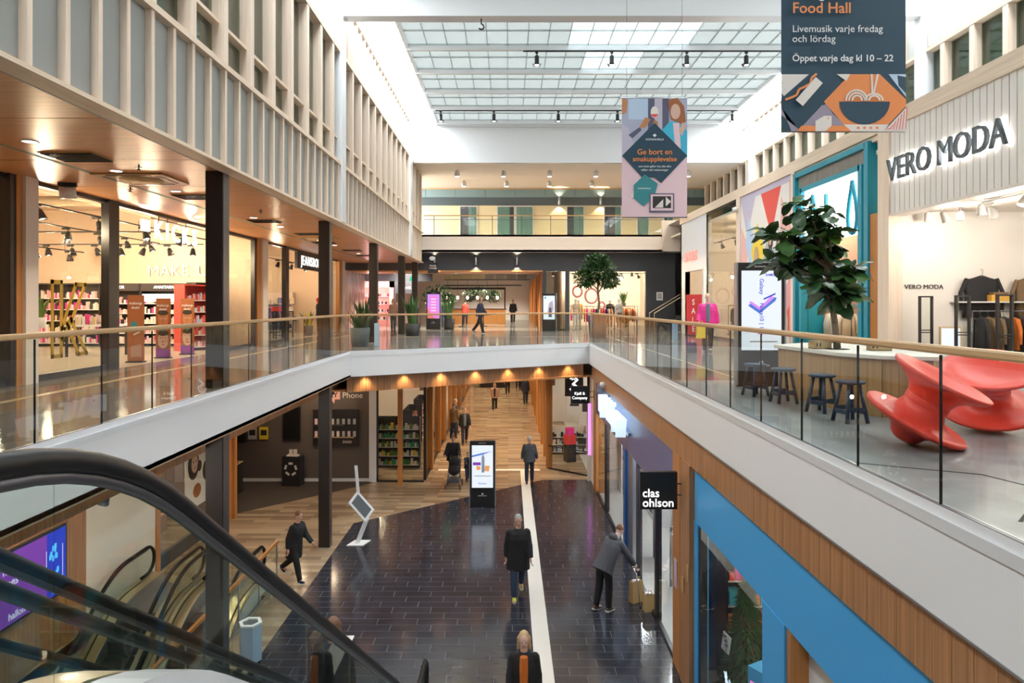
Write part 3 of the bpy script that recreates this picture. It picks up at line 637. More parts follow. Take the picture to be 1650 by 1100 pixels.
def flag_sign(Y, xr, z, s, label, lines, group=None, ts=.17):
    t = thing('projecting_sign', (xr-s/2,Y,z), 0, label, 'sign')
    B().box(-s/2,s/2,-.05,.05,-s/2,s/2,'black').build('sign_box', t, bevel=.006)
    b = B(); b.tube([(s/2,0,s*.17),(s/2+.2,0,s*.17)], .012, 'black', 6); b.tube([(s/2,0,-s*.13),(s/2+.2,0,-s*.13)], .012, 'black', 6); b.box(s/2+.19,s/2+.21,-.03,.03,-s*.3,s*.3,'black'); b.build('bracket', t)
    for i, (tx, dx, dz, al) in enumerate(lines): text(tx, (dx*s,-.055,dz*s), ts, 'glow_sign', '-y', t, .012, .003, al)
    return t
flag_sign(11.75, 2.90, 3.31, .64, 'large black square hanging sign with two lines of lower case letters', [('clas',-.44,-.07,'LEFT'),('ohlson',-.44,-.33,'LEFT')], ts=.20)
flag_sign(24.15, 2.83, 3.31, .62, 'small distant black square hanging sign beside the number three shop', [('Kjell &',0,.08,'CENTER'),('Company',0,-.17,'CENTER')], ts=.14)
wc = front('wall_hardware_shop', [('header',sx-.02,sx+.15,3,11.2,2.95,ZC,'blue_clas'),('post',sx-.08,sx+.2,11.95,12.45,0,ZC,'oak_post'),('post',sx-.10,sx+.2,11.25,11.85,0,ZC,'oak_panel'),
    ('post',sx-.03,sx+.15,11.0,11.22,0,2.95,'blue_clas'),('post',sx-.01,sx+.1,10.9,11.0,0,2.95,'black'),('post',sx-.03,sx+.3,7.55,8.2,0,2.95,'blue_clas'),('post',sx+.0,sx+.2,7.45,7.55,0,2.95,'oak_post'),('panel',sx+.2,sx+.3,6.7,7.45,0,2.95,'white_paint'),
    ('sill',sx-.02,sx+.1,8.2,11.0,0,.1,'black'),('edge',sx-.025,sx+.01,3,11.2,ZC-.03,ZC,'charcoal')])
piece('pane', (.014,2.68,2.85), 'glass', wc, (sx,9.55,1.52))
for (y,z) in ((11.3,2.05),(11.6,1.75)): piece('notice', (.01,.1,.26), 'cardboard', wc, (sx-.115,y,z))
piece('notice', (.01,.17,.5), 'c_lilac', wc, (sx-.09,12.2,1.7))
B().box(9,9.1,-8,24.2,0,ZC,'shop_white').box(3.3,9,12.15,12.3,0,ZC,'blue_dark').box(3.3,9,24.1,24.2,0,ZC,'shop_white').box(3.3,9,3,3.1,0,ZC,'shop_white').build('wall_shops_lower_right', kind=ST)

# ---------------- lower left: wall with screen, shop window, phone repair shop
lx = -8.5
w1 = front('wall_lower_left', [('panel',lx-.2,lx,4,11.2,0,ZC,'oak_panel'),('panel',lx-.2,lx,11.2,13.1,0,ZC,'oak_panel'),('panel',lx-.2,lx+.03,13.1,13.7,0,ZC,'oak_panel'),('panel',lx-.2,lx+.02,13.7,16.4,-.3,ZC,'warm_white'),
    ('post',lx-.1,lx+.05,16.4,16.6,0,ZC,'oak_post'),('header',lx-.2,lx,16.6,20.5,2.5,ZC,'oak_panel'),('sill',lx-.1,lx,16.6,20.5,0,.35,'charcoal'),
    ('post',lx-.12,lx+.12,20.5,20.68,0,ZC,'oak_post'),('post',lx-.05,lx+.2,20.72,20.9,0,ZC,'oak_post')])
for k in range(3): piece('pane', (.014,1.28,2.15), 'glass', w1, (lx-.03,17.25+k*1.3,1.42))
B().box(-13,-12.9,16.4,20.9,0,ZC,'shop_white').box(-13,lx,16.3,16.4,0,ZC,'shop_white').box(-13,lx-.15,20.9,21.0,0,ZC,'mud_wall').build('wall_window_shop', kind=ST)
# phone repair room
wp = front('wall_phone_repair', [('panel',-10.6,-5.1,25.1,25.25,0,ZC,'mud_wall'),('side_panel',-10.6,-10.5,21,25.1,0,ZC,'mud_wall'),('panel',-5.1,-4.83,25.0,25.2,0,3.45,'white_paint'),('skirting',-10.5,-5.1,25.07,25.1,0,.12,'white_paint'),('header',-5.1,-3.1,25.05,25.2,3.5,ZC,'black')])
b = B(); poly2(b, [(-10.5,20.95),(-8.4,21.3),(-5.0,24.8),(-5.0,25.08),(-10.5,25.08)], 0, .006, 'carpet_brown'); b.build('floor_phone_repair', kind=ST)
# glass shops along the lower passage
wq = front('wall_passage_left', [('post',-4.83,-4.77,25.0,25.1,0,ZC,'black'),('post',-3.98,-3.82,24.55,24.75,0,ZC,'oak_post'),('post',-3.14,-3.04,25.3,25.4,0,ZC,'black'),('sill',-4.8,-3.1,25.0,25.1,0,.06,'black')] +
    [('post',-3.22,-2.98,Y,Y+.28,0,ZC,'oak_post') for Y in (26.9,30,32.6,35.5,39,43,48,54)] + [('sill',-3.15,-3.05,25.4,60,0,.06,'black'),('header',-3.3,-3.1,25.4,60,3.3,ZC,'oak_panel')])
piece('pane', (.85,.014,3.3), 'glass', wq, (-4.38,25.05,1.72)); 
b = B(); b.prism([(-3.9,24.65,.06),(-3.88,24.66,.06),(-3.09,25.34,.06),(-3.11,25.35,.06)], (0,0,3.3), 'glass'); b.build('pane', wq)
for y0,y1 in ((25.4,26.9),(27.2,30),(30.3,32.6),(35.8,39),(39.3,43),(43.3,48)): piece('pane', (.014,round(y1-y0,3),3.2), 'glass', wq, (-3.1,(y0+y1)/2,1.66))
wq2 = front('wall_passage_right', [('post',1.5,1.75,Y,Y+.28,0,ZC,'oak_post') for Y in (27.1,29.3,31.8,34.6,36.9,40,44,50)] + [('header',1.65,1.85,27,60,3.3,ZC,'oak_panel'),('post',2.98,3.1,25.7,25.8,0,ZC,'black')])
b = B(); b.prism([(1.6,27.0,.06),(1.6,27.02,.06),(3.05,25.82,.06),(3.05,25.8,.06)], (0,0,3.7), 'glass'); b.build('pane', wq2)
b = B(); b.prism([(1.58,27.0,0),(1.58,27.06,0),(3.07,25.86,0),(3.07,25.8,0)], (0,0,.06), 'black'); b.prism([(1.58,27.0,.9),(1.58,27.03,.9),(3.07,25.83,.9),(3.07,25.8,.9)], (0,0,.03), 'black'); b.build('frame', wq2)
for y0,y1 in ((27.4,29.3),(29.6,31.8),(32.1,34.6)): piece('pane', (.014,round(y1-y0,3),3.2), 'glass', wq2, (1.62,(y0+y1)/2,1.66))
B().box(-9,-8.9,25.2,60,0,ZC,'shop_white').box(-9,-3.1,35,35.1,0,ZC,'shop_white').box(-9,-3.1,60,60.2,0,ZC,'warm_white').box(6.5,6.6,25,60,0,ZC,'shop_white').box(3.1,6.5,30,30.1,0,ZC,'shop_white').box(1.7,6.5,38,38.1,0,ZC,'shop_white').box(-3.1,6.5,60,60.2,0,ZC,'mud_wall').build('wall_passage_shops', kind=ST)

# ---------------- far upper passage
wz = front('wall_upper_passage', [('panel',1.87,2.0,37.4,62,UP,8.35,'oak_panel'),('panel',-9,20,62,62.2,UP,9.5,'shop_white'),('header',-9.2,-4.9,44,44.2,8.0,9.5,'wall_dark')])
for k in range(8): piece('fin', (.12,.3,3.2), 'oak_post', wz, (1.82,38.2+k*2.6,UP+1.6))
for k in range(9): piece('window_ribbon', (.85,.04,.42), 'curtain_wall' if k < 5 else 'panel_grey', wz, (-6.6+k*.98,61.95,9.0))
B().box(-7.2,2.0,61.94,61.98,8.72,8.77,'black').box(-6.4,1.2,61.93,61.98,8.18,8.28,'dark_steel').build('frame', wz)
B().box(-11,-4.9,52,52.1,UP,9.5,'warm_white').build('wall_upper_far', kind=ST)
# clothing shop under the balcony
B().box(1.9,9,46,46.1,UP,8.9,'shop_white').box(3.15,3.25,37.3,46,UP,8.9,'shop_white').box(8.9,9,37.3,46,UP,8.9,'shop_white').build('wall_clothes_shop', kind=ST)
box('ceiling_clothes_shop', 1.9,9,37.3,46,8.7,8.8,'warm_white', kind=ST)
wy = box('wall_clothes_window', 2.05,3.1,37.05,37.1,UP,UP+.06,'black', kind=ST); piece('pane', (1.04,.014,3.1), 'glass', wy, (2.57,37.1,UP+1.6)); piece('mullion', (.04,.06,3.15), 'black', wy, (2.5,37.08,UP+1.6))
# ================================================================ LAMPS
WARM, WHITE, COOL = (1,.76,.50), (1,.90,.78), (.95,.98,1)
# recessed downlights in the left oak soffit
def downlight(loc, label, group, power, col=WARM, angle=120, r=.09):
    t = thing('recessed_downlight', loc, 0, label, 'ceiling light', group)
    B().lathe([(r*1.25,0),(r*1.25,-.008),(r,-.012)], 'lamp_white', n=16, close=False).build('ring', t); B().lathe([(.001,-.006),(r,-.006)], 'glow_lamp', n=16, close=False).build('diffuser', t)
    lamp('downlight_beam', 'SPOT', (0,0,-.03), power, col, .06, angle=angle, blend=.7, parent=t)
for i in range(12):
    downlight((-6.55,7.3+i*2.05,ZS), f'{ORD[i]} small round downlight along the oak ceiling, counted from the near end', 'oak ceiling downlights', 110)
for i in range(9):
    downlight((-7.2,8.5+i*2.1,ZC), 'round downlight in the ceiling below the cosmetics side walkway', 'lower side downlights', 75)
for i in range(10):
    for X in (-1.7,.4): downlight((X,27.0+i*3.1,ZC), 'round downlight in the ceiling of the lower shopping passage', 'lower passage downlights', 260)
for i in range(7):
    p = FA.lerp(FB, (i+.45)/7) + nn*.24
    downlight((p.x,p.y,ZW+.02), 'downlight washing the oak band at the far well edge', 'oak band wall washers', 34, (1,.72,.40), 110, .05)
for (X,Y) in ((-6.5,39.0),(-3,39),(.5,39),(-6.5,43),(-3,46),(0,46),(-3,52),(0,52),(-3,58),(0,58)): downlight((X,Y,8.28 if Y < 39.6 else 9.5), 'downlight in the far upper passage ceiling', 'far upper passage downlights', 1500, WHITE)

# track spotlights under the roof
def track(y, x0, x1, z, heads, label, head_label):
    t = thing('lighting_track', (x0,y,z), 0, label, 'light track'); L = x1-x0
    B().box(0,L,-.02,.02,-.03,.02,'black').build('rail', t)
    b = B()
    for k in range(int(L/2.2)+1): b.tube([(.3+k*2.2,0,0),(.3+k*2.2,0,.16)], .008, 'black', 5)
    b.build('hanger', t)
    for hx in heads:
        h = thing('track_spotlight', (hx,y,z-.03), 0, f'{ORD[heads.index(hx)]} from the cosmetics side, {head_label}', 'spotlight', head_label)
        B().box(-.05,.05,-.03,.03,-.06,.0,'black').tube([(0,0,-.05),(0,0,-.14)], .018, 'black', 8).build('mount', h)
        B().lathe([(.05,-.12),(.075,-.15),(.075,-.36),(.085,-.38),(.085,-.44)], 'black', n=14).build('housing', h); B().lathe([(.001,-.445),(.08,-.445)], 'glow_white', n=14, close=False).build('lens', h)
        for sx_ in (-1,1): B().obox((sx_*.11,0,-.45),(.012,.13,.11),'black',(0,sx_*R(35),0)).build('barn_door', h)
        lamp('spot_beam', 'SPOT', (0,0,-.47), 420, COOL, .08, angle=110, blend=.8, parent=h)
track(22.95, .5, 10.05, 15.02, (.96,3.48,6.0,8.0), 'black lighting track with spotlights crossing behind the food hall banner', 'black spotlight on the nearer roof track')
track(30.0, -3.2, 10.1, 15.02, (-2.97,-.63,2.2,4.8,7.4,9.85), 'black lighting track at the far end of the glass roof', 'black spotlight on the far roof track')
# balcony ceiling cylinders
for i in range(6):
    for j, Y in enumerate((34.7,37.6)):
        t = thing('ceiling_cylinder_light', (-2.6+i*2.35+(.15 if j else 0),Y,13.31), 0, 'white cylinder spotlight under the balcony soffit', 'ceiling light', 'balcony soffit cylinders')
        B().lathe([(.05,0),(.05,-.04),(.13,-.06),(.13,-.3),(.11,-.31)], 'lamp_white', n=14).build('body', t); B().lathe([(.001,-.312),(.10,-.312)], 'glow_lamp', n=14, close=False).build('lens', t)
        lamp('cylinder_beam', 'SPOT', (0,0,-.34), 150, WARM, .08, angle=130, parent=t)
# up-and-down wall lights
for i, (px, Y, z) in enumerate(((600,36.9,8.85),(700,36.9,8.85),(767,36.9,8.85),(833,36.9,8.85),(901,39.9,12.55),(968,39.9,12.55))):
    X = (px-819)/1100*Y
    t = thing('wall_cylinder_light', (X,Y,z), 0, ['upright wall light over the pink shop','wall light above the dark wall next to the plants','wall light on the dark wall over the food court passage','wall light on the dark wall near the passage end',
        'small wall light on the third level beside the curtains','small wall light on the third level near the hanging gift card banner'][i], 'wall light')
    B().lathe([(.065,-.22),(.07,-.21),(.07,.21),(.065,.22)], 'steel', (0,-.03,0), 12).build('tube', t); B().box(-.03,.03,-.05,.1,-.03,.03,'steel').build('arm', t)
    lamp('up_beam', 'SPOT', (0,-.02,.25), 30, WARM, .02, (R(180),0,0), 105, .2, t); lamp('down_beam', 'SPOT', (0,-.02,-.25), 45, WARM, .02, (0,0,0), 105, .2, t)
# shop rooms: clusters of track heads on black rails (lamps that the shops have)
def shop_track(a, c, n, power, label, hl, col=WARM, m='black', aim=(0,0), every=1, hm=None, r=.1):
    a = Vector(a); c = Vector(c); t = thing('shop_lighting_rail', a, 0, label, 'light rail'); d = c-a
    u = Vector((-d.y,d.x,0)).normalized()*.02
    B().prism([-u,d-u,d+u,u], (0,0,.03), m).build('rail', t)
    for k in (0.05,.5,.95): pass
    B().tube([d*.1, d*.1+Vector((0,0,.3))], .006, m, 5).tube([d*.9, d*.9+Vector((0,0,.3))], .006, m, 5).build('hanger', t)
    me = None
    for i in range(n):
        p = a + d*((i+.5)/n)
        h = thing('rail_spotlight', p, 0, hl, 'spotlight', hl[:40]); ry = random.uniform(-.5,.5)
        B().box(-.1,.1,-.02,.02,-.05,0,m).tube([(.05,0,-.04),(.05,0,-.1)], .012, m, 6).build('mount', h)
        M4 = Matrix.Rotation(ry,3,'Y') @ Matrix.Rotation(aim[0],3,'X'); o = Vector((.05,0,-.1))
        B().lathe([(.035,0),(r*.55,-.02),(r,-.22)], hm or m, o, 12, M4).build('shade', h); B().lathe([(.001,-.215),(r*.85,-.215)], 'glow_lamp', o, 12, M4, close=False).build('lens', h)
        if i % every == 0: lamp('rail_beam', 'POINT', o + M4 @ Vector((0,0,-.3)), power, col, .07, parent=h)
hl = 'black conical spotlight on the cosmetics shop rails'
for k, (a, c, n, ev) in enumerate((((-9.4,12.6,8.5),(-9.4,22.5,8.5),5,2),((-11.5,13,8.5),(-11.5,22.5,8.5),7,3),((-16.5,18,8.4),(-9,18,8.4),7,3),((-16.5,20.6,8.3),(-9.2,20.6,8.3),10,3),((-14,13,8.2),(-14,22.5,8.2),6,3))):
    shop_track(a, c, n, 95, ['black rail just inside the cosmetics shop window','black rail along the middle of the cosmetics shop','black cross rail in the cosmetics shop','black cross rail in front of the bright cosmetics wall','long black rail deep in the cosmetics shop'][k], hl, every=ev)
for k, (a, c) in enumerate((((-9.8,24.5,8.4),(-9.8,33.5,8.4)),((-13,24.5,8.4),(-13,33.5,8.4)))):
    shop_track(a, c, 5, 90, ['black rail near the jeans shop entrance','black rail at the back of the jeans shop'][k], 'black conical spotlight in the jeans shop', every=2)
for k, (a, c) in enumerate((((9.1,15.0,8.55),(9.1,5.5,8.55)),((9.6,14.2,8.55),(9.6,5.5,8.55)))):
    shop_track(a, c, 8, 40, ['white rail just behind the ribbed sign board','second white rail in the white fashion store'][k], 'white drum spotlight in the white fashion store', WHITE, 'lamp_white', every=2, r=.085)
shop_track((12.5,14,8.2),(12.5,6,8.2),4,55,'dark rail deep in the white fashion store','dark spotlight deep in the white fashion store', WHITE, every=1)
for k, (a, c, n, pw) in enumerate((((9.6,16.2,9.2),(9.6,19.8,9.2),3,90),((9.8,21,9.4),(9.8,32.5,9.4),6,130),((12.5,16.3,9.4),(12.5,32.5,9.4),8,120))):
    shop_track(a, c, n, pw, ['rail over the childrens jackets','rail behind the print wall and shop window','rear rail behind the childrens shop'][k], ['spotlight over the childrens jackets','spotlight behind the fashion shop window','rear spotlight behind the fashion shop window'][k], every=2)
for k, (a, c) in enumerate((((3.6,39.5,8.45),(8.6,39.5,8.45)),((3.6,43,8.45),(8.6,43,8.45)),((2,39,8.45),(3,39,8.45)))):
    shop_track(a, c, (5,5,1)[k], 190, ['front rail in the clothing shop under the balcony','rear rail in the clothing shop under the balcony','rail in the narrow shop window by the passage'][k], ['front spotlight in the far clothing shop','rear spotlight in the far clothing shop','lone spotlight in the narrow far window'][k], every=2)
for k, (a, c, n, pw, col) in enumerate((((4.2,13,3.6),(4.2,23.5,3.6),6,130,COOL),((6.5,13,3.6),(6.5,23.5,3.6),5,130,COOL),((4.2,4,3.6),(4.2,10.8,3.6),4,55,WARM),((-10.5,17,3.6),(-10.5,20.3,3.6),2,100,WHITE),((-6.2,26.5,3.6),(-6.2,34.5,3.6),4,150,WARM),((-5.5,36,3.6),(-5.5,58,3.6),6,130,WARM),((4.2,26.5,3.6),(4.2,37.5,3.6),6,120,WHITE))):
    shop_track(a, c, n, pw, ['rail above the electronics shop entrance','rear rail in the electronics shop','rail in the hardware shop window','rail in the poster shop by the escalators','rail in the glass corner shop','long rail in the distant lower shops','rail in the number three shop'][k],
        ['spotlight above the electronics entrance','rear electronics shop spotlight','spotlight in the hardware shop window','spotlight in the poster shop','spotlight in the glass corner shop','spotlight in the distant lower shops','spotlight in the number three shop'][k], col, every=1 if k in (2,3) else 2)
shop_track((-9.2,24.2,3.6),(-5.8,24.2,3.6),3,14,'rail in the dim phone repair room','spotlight in the dim phone repair room', WARM)
shop_track((-6.9,5,3.4),(-6.9,13,3.4),3,60,'rail over the basement escalators','spotlight over the basement escalators', WHITE)
# ceiling air grilles, cassettes, sprinklers, camera in the oak soffit
for i, (X,Y) in enumerate(((-6.5,10.3),(-6.45,14.1),(-6.5,18.2),(-6.3,21.5),(-6.6,24.5),(-6.4,28),(-6.5,31))):
    t = thing('ceiling_grille', (X,Y,ZS), 0, f'{ORD[i]} black eggcrate air grille along the oak ceiling, counted from the near end', 'air grille', 'oak ceiling air grilles'); b = B()
    for k in range(13): b.box(-.36+k*.06,-.355+k*.06,-.28,.28,-.03,-.002,'black'); 
    for k in range(10): b.box(-.37,.37,-.28+k*.062,-.275+k*.062,-.03,-.002,'black')
    b.build('grid', t); B().box(-.4,.4,-.31,-.28,-.012,0,'oak_rail').box(-.4,.4,.28,.31,-.012,0,'oak_rail').box(-.4,-.37,-.3,.3,-.012,0,'oak_rail').box(.37,.4,-.3,.3,-.012,0,'oak_rail').build('frame', t); B().box(-.37,.37,-.28,.28,-.003,-.001,'cloth_tan').build('back_plate', t)
for i, (X,Y) in enumerate(((-6.5,12.1),(-6.4,22.9))):
    t = thing('air_conditioner', (X,Y,ZS), 0, ['square ceiling air conditioner in the oak soffit before the cosmetics shop','distant square ceiling air conditioner in the oak soffit'][i], 'air conditioner')
    B().prism([(-.62,-.5,-.03),(.62,-.5,-.03),(.62,.5,-.03),(-.62,.5,-.03)], (0,0,.028), 'oak_rail').build('panel', t, bevel=.01); b = B()
    for s in (-1,1): b.box(s*.47-.03,s*.47+.03,-.33,.33,-.036,-.03,'black'); b.box(-.38,.38,s*.42-.025,s*.42+.025,-.036,-.03,'black')
    b.build('slot', t); B().lathe([(.36,-.03),(.34,-.05),(.001,-.06)], 'cardboard', n=20, close=False).build('grille', t)
for X,Y in ((-7.3,8.2),(-5.9,10.9),(-7.2,13.0),(-5.8,16.0)):
    t = thing('fire_sprinkler', (X,Y,ZS), 0, 'tiny dark sprinkler head under the oak ceiling', 'sprinkler', 'oak ceiling sprinklers'); B().tube([(0,0,0),(0,0,-.07)], .012, 'black', 6).box(-.05,.05,-.02,.02,-.05,-.04,'black').box(-.02,.02,-.02,.02,-.09,-.07,'black').build('head', t)
t = thing('ceiling_projector', (-8.1,12.55,ZS-.02), R(20), 'white cylinder projector lamp under the oak ceiling at the window pillar', 'projector')
B().box(-.15,.15,-.05,.05,-.05,.02,'black').build('bracket', t); B().tube([(-.13,-.02,-.17),(.13,.03,-.15)], .115, 'lamp_white', 16).build('body', t)
# ================================================================ ESCALATORS
def bez(a, b_, c, n=8):
    a, b_, c = Vector(a), Vector(b_), Vector(c); return [(a*(1-t)**2 + b_*2*t*(1-t) + c*t*t) for t in [i/n for i in range(n+1)]]
def esc_profile(s0, ztop, flat, drop, slope, tail):
    """handrail line as (run, height) points without the round ends"""
    k = .55; run = drop/slope; p = [Vector((s0,ztop))]
    p += bez((flat-k,ztop),(flat,ztop),(flat+k,ztop-k*slope)); p += bez((flat+run-k,ztop-drop+k*slope),(flat+run,ztop-drop),(flat+run+k,ztop-drop)); p.append(Vector((flat+run+tail,ztop-drop))); return p
def escalator(label, xa, xb, Y0, dirn, ztop, flat, drop, tail, clad, slope=.691, cw=.18):
    """xa < xb handrail lines, run goes from Y0 along dirn; parts are local to an Empty at the top landing"""
    t = thing('escalator', ((xa+xb)/2, Y0, ztop-1.0), 0, label, 'escalator'); hw = (xb-xa)/2; H = 1.0
    pr = esc_profile(0, H, flat, drop, slope, tail); P = lambda x, q: Vector((x, dirn*q[0], q[1]))
    r = .30
    def ends():
        a = pr[0]; z = pr[-1]
        top = [Vector((a[0]-r*math.sin(t_), a[1]-r+r*math.cos(t_))) for t_ in [math.pi*k/8 for k in range(8,0,-1)]]
        bot = [Vector((z[0]+r*math.sin(t_), z[1]-r+r*math.cos(t_))) for t_ in [math.pi*k/8 for k in range(1,9)]]
        return top, bot
    top, bot = ends(); full = [top[0]+Vector((.25,0))] + top + pr + bot + [bot[-1]-Vector((.25,0))]
    for sx_ in (-1,1):
        x = sx_*hw
        B().tube([P(x,q) for q in full], .037, 'rubber', 10, flat=(1.0,.75) if False else None).build('handrail', t)
        B().tube([P(x,q-Vector((0,.047))) if 8 < i < len(full)-9 else P(x,q) for i,q in enumerate(full)], .022, 'dark_steel', 6).build('rail_track', t)
        # glass panels between the deck line and the handrail
        L = [0]
        for i in range(len(pr)-1): L.append(L[-1]+(pr[i+1]-pr[i]).length)
        def pt(s):
            for i in range(len(pr)-1):
                if s <= L[i+1] or i == len(pr)-2: return pr[i].lerp(pr[i+1], (s-L[i])/(L[i+1]-L[i]))
        n = max(2, round(L[-1]/1.35)); lowof = .70
        for j in range(n):
            s0 = L[-1]*j/n+.006; s1 = L[-1]*(j+1)/n-.006; m_ = 6; ups = [pt(s0+(s1-s0)*k/m_)-Vector((0,.03)) for k in range(m_+1)]
            los = [u-Vector((0,lowof-.03)) for u in ups]
            if j == 0: ups = [v for v in top[2:]] + ups; los = [Vector((top[2][0],top[0][1]))] + los
            if j == n-1: ups = ups + [v for v in bot[:-2]]; los = los + [Vector((bot[-3][0],bot[-1][1]))]
            ring = [P(x-.006,q) for q in ups] + [P(x-.006,q) for q in los[::-1]]
            B().prism(ring, (.012,0,0), 'glass_esc').build('pane', t)
        # decks: inner gold skirt and outer cladding cap
        b = B(); dk = [q-Vector((0,.70)) for q in pr]; dk = [Vector((pr[0][0]-.35,dk[0][1]))] + dk + [Vector((pr[-1][0]+.35,dk[-1][1]))]
        def sweep(b, pts, x0, x1, z0, z1, m):
            vs = []; fs = []
            for q in pts: vs += [P(x0,q+Vector((0,z0))), P(x1,q+Vector((0,z0))), P(x1,q+Vector((0,z1))), P(x0,q+Vector((0,z1)))]
            for i in range(len(pts)-1):
                for k in range(4): fs.append((i*4+k, i*4+(k+1)%4, i*4+4+(k+1)%4, i*4+4+k))
            fs += [(0,1,2,3), tuple(len(vs)-4+k for k in (3,2,1,0))]; b.add(vs, fs, m)
        sweep(b, dk, x-sx_*.20, x-sx_*.02, -.02, .03, 'brass_steel'); b.build('inner_deck', t)
        b = B(); sweep(b, dk, x+sx_*.02, x+sx_*cw, -.03, .035, clad[0]); sweep(b, dk, x+sx_*(cw-.03), x+sx_*cw, -.75, -.03, clad[1]); b.build('outer_cladding', t)
        b = B(); sweep(b, dk, x-sx_*.21, x-sx_*.19, -.42, .01, 'steel'); b.build('skirt', t)
    b = B(); dk = [q-Vector((0,1.0)) for q in pr]
    def sw2(pts, x0, x1, z0, z1, m):
        vs = []; fs = []
        for q in pts: vs += [P(x0,q+Vector((0,z0))), P(x1,q+Vector((0,z0))), P(x1,q+Vector((0,z1))), P(x0,q+Vector((0,z1)))]
        for i in range(len(pts)-1):
            for k in range(4): fs.append((i*4+k, i*4+(k+1)%4, i*4+4+(k+1)%4, i*4+4+k))
        b.add(vs, fs, m)
    sw2(dk, -hw-cw+.03, hw+cw-.03, -.75, -.45, clad[1]); b.build('truss', t)
    w = 2*(hw-.21); n = int((drop/slope+.6)/.4)
    for i in range(n):
        s = flat-.2+i*.4; z = -max(0, min(drop, (s-flat+.1)*slope))
        piece('step', (round(w,3),.39,.24), 'dark_steel', t, (0, dirn*(s+.2), z-.12))
    B().box(-hw+.2,hw-.2,*sorted((dirn*-.5,dirn*(flat-.25))),-.05,.006,'steel').build('landing_plate', t); e0 = flat+drop/slope+.15
    B().box(-hw+.2,hw-.2,*sorted((dirn*e0,dirn*(e0+tail+.5))),-drop-.03,-drop+.006,'steel').build('landing_plate', t)
    return t
escalator('near escalator dropping from the viewpoint with black handrail and clear glass side', -2.46, -1.285, .5, 1, 6.1, 1.62, 5.1, .95, ('white_gloss','white_paint'))
escalator('second escalator beside the near one, partly seen through its glass', -4.05, -2.86, .5, 1, 6.1, 1.62, 5.1, .95, ('white_gloss','white_paint'))
escalator('basement escalator against the white wall, leading down below the lower floor', -8.17, -7.02, 15.45, -1, 1.0, 1.3, 4.6, .8, ('brass_steel','white_paint'), cw=.10)
escalator('basement escalator next to the wood capped parapet', -6.78, -5.62, 15.45, -1, 1.0, 1.3, 4.6, .8, ('brass_steel','white_paint'), cw=.10)
t = thing('glass_parapet', (-5.37,8.0,0), R(90), 'wood capped glass parapet around the basement well', 'railing')
for i in range(7): piece('pane', (1.1,.014,.9), 'glass_rail', t, (.56+i*1.12,0,.48))
B().box(0,7.9,-.03,.03,.96,1.02,'oak_post').build('handrail', t); B().box(0,7.9,-.02,.02,-.01,.03,'steel').build('base_channel', t)
for i in range(8): piece('post', (.03,.03,.96), 'steel', t, (.0+i*1.12,0,.48))
t = thing('litter_bin', (-4.70,12.45,0), 0, 'pale blue hexagonal litter bin with an open top beside the near escalator', 'bin')
b = B(); hx = lambda r: [(r*math.cos(R(60*k)), r*math.sin(R(60*k))) for k in range(6)]
b.prism([(x,y,.03) for x,y in hx(.205)], (0,0,.66), 'bin_blue'); b.build('body', t)
b = B(); o, i_ = hx(.215), hx(.15); b.add([(x,y,.69) for x,y in o]+[(x,y,.72) for x,y in o]+[(x,y,.72) for x,y in i_]+[(x,y,.695) for x,y in i_], [(k,(k+1)%6,(k+1)%6+6,k+6) for k in range(6)]+[(k+6,(k+1)%6+6,(k+1)%6+12,k+12) for k in range(6)]+[(k+12,(k+1)%6+12,(k+1)%6+18,k+18) for k in range(6)], 'plain_white'); b.build('rim', t)
B().prism([(x,y,.691) for x,y in hx(.15)], (0,0,.004), 'pot_grey').build('opening', t); B().prism([(x,y,0) for x,y in hx(.18)], (0,0,.03), 'black').build('foot', t)

# ================================================================ FURNITURE ON THE UPPER WALKWAY
def spun(loc, tilt, rz, label):
    t = thing('spinning_top_chair', loc, rz, label, 'chair', 'red spinning top chairs')
    prof = [(.001,.0),(.10,.005),(.14,.04),(.17,.10),(.24,.155),(.34,.185),(.44,.20),(.485,.225),(.49,.25),(.47,.265),(.40,.262),(.31,.275),(.235,.32),(.20,.40),(.20,.48),(.235,.555),(.31,.62),(.40,.665),(.455,.70),(.462,.73),(.445,.738),(.38,.70),(.28,.655),(.18,.63),(.001,.62)]
    M4 = Matrix.Rotation(tilt,3,'Y'); lo = min((M4 @ Vector((r*math.cos(a*.2),r*math.sin(a*.2),z))).z for r,z in prof for a in range(32))
    B().lathe(prof, 'red_shell', (0,0,-lo), 56, M4, close=False).build('shell', t)
    b = B()
    for k in range(5): b.lathe([(.2+.004,.42+.012*k),(.207,.426+.012*k),(.2+.004,.432+.012*k)], 'red_shell', (0,0,-lo), 48, M4, close=False)
    b.build('groove_rings', t); return t
spun((3.98,6.9,UP), R(29), R(-38), 'red spinning top chair nearest the glass, tipped over on its rim')
spun((5.45,7.75,UP), R(24), R(235), 'second red spinning top chair behind the tipped one')
spun((5.75,6.45,UP), R(24), R(165), 'red spinning top chair cut off by the picture edge')
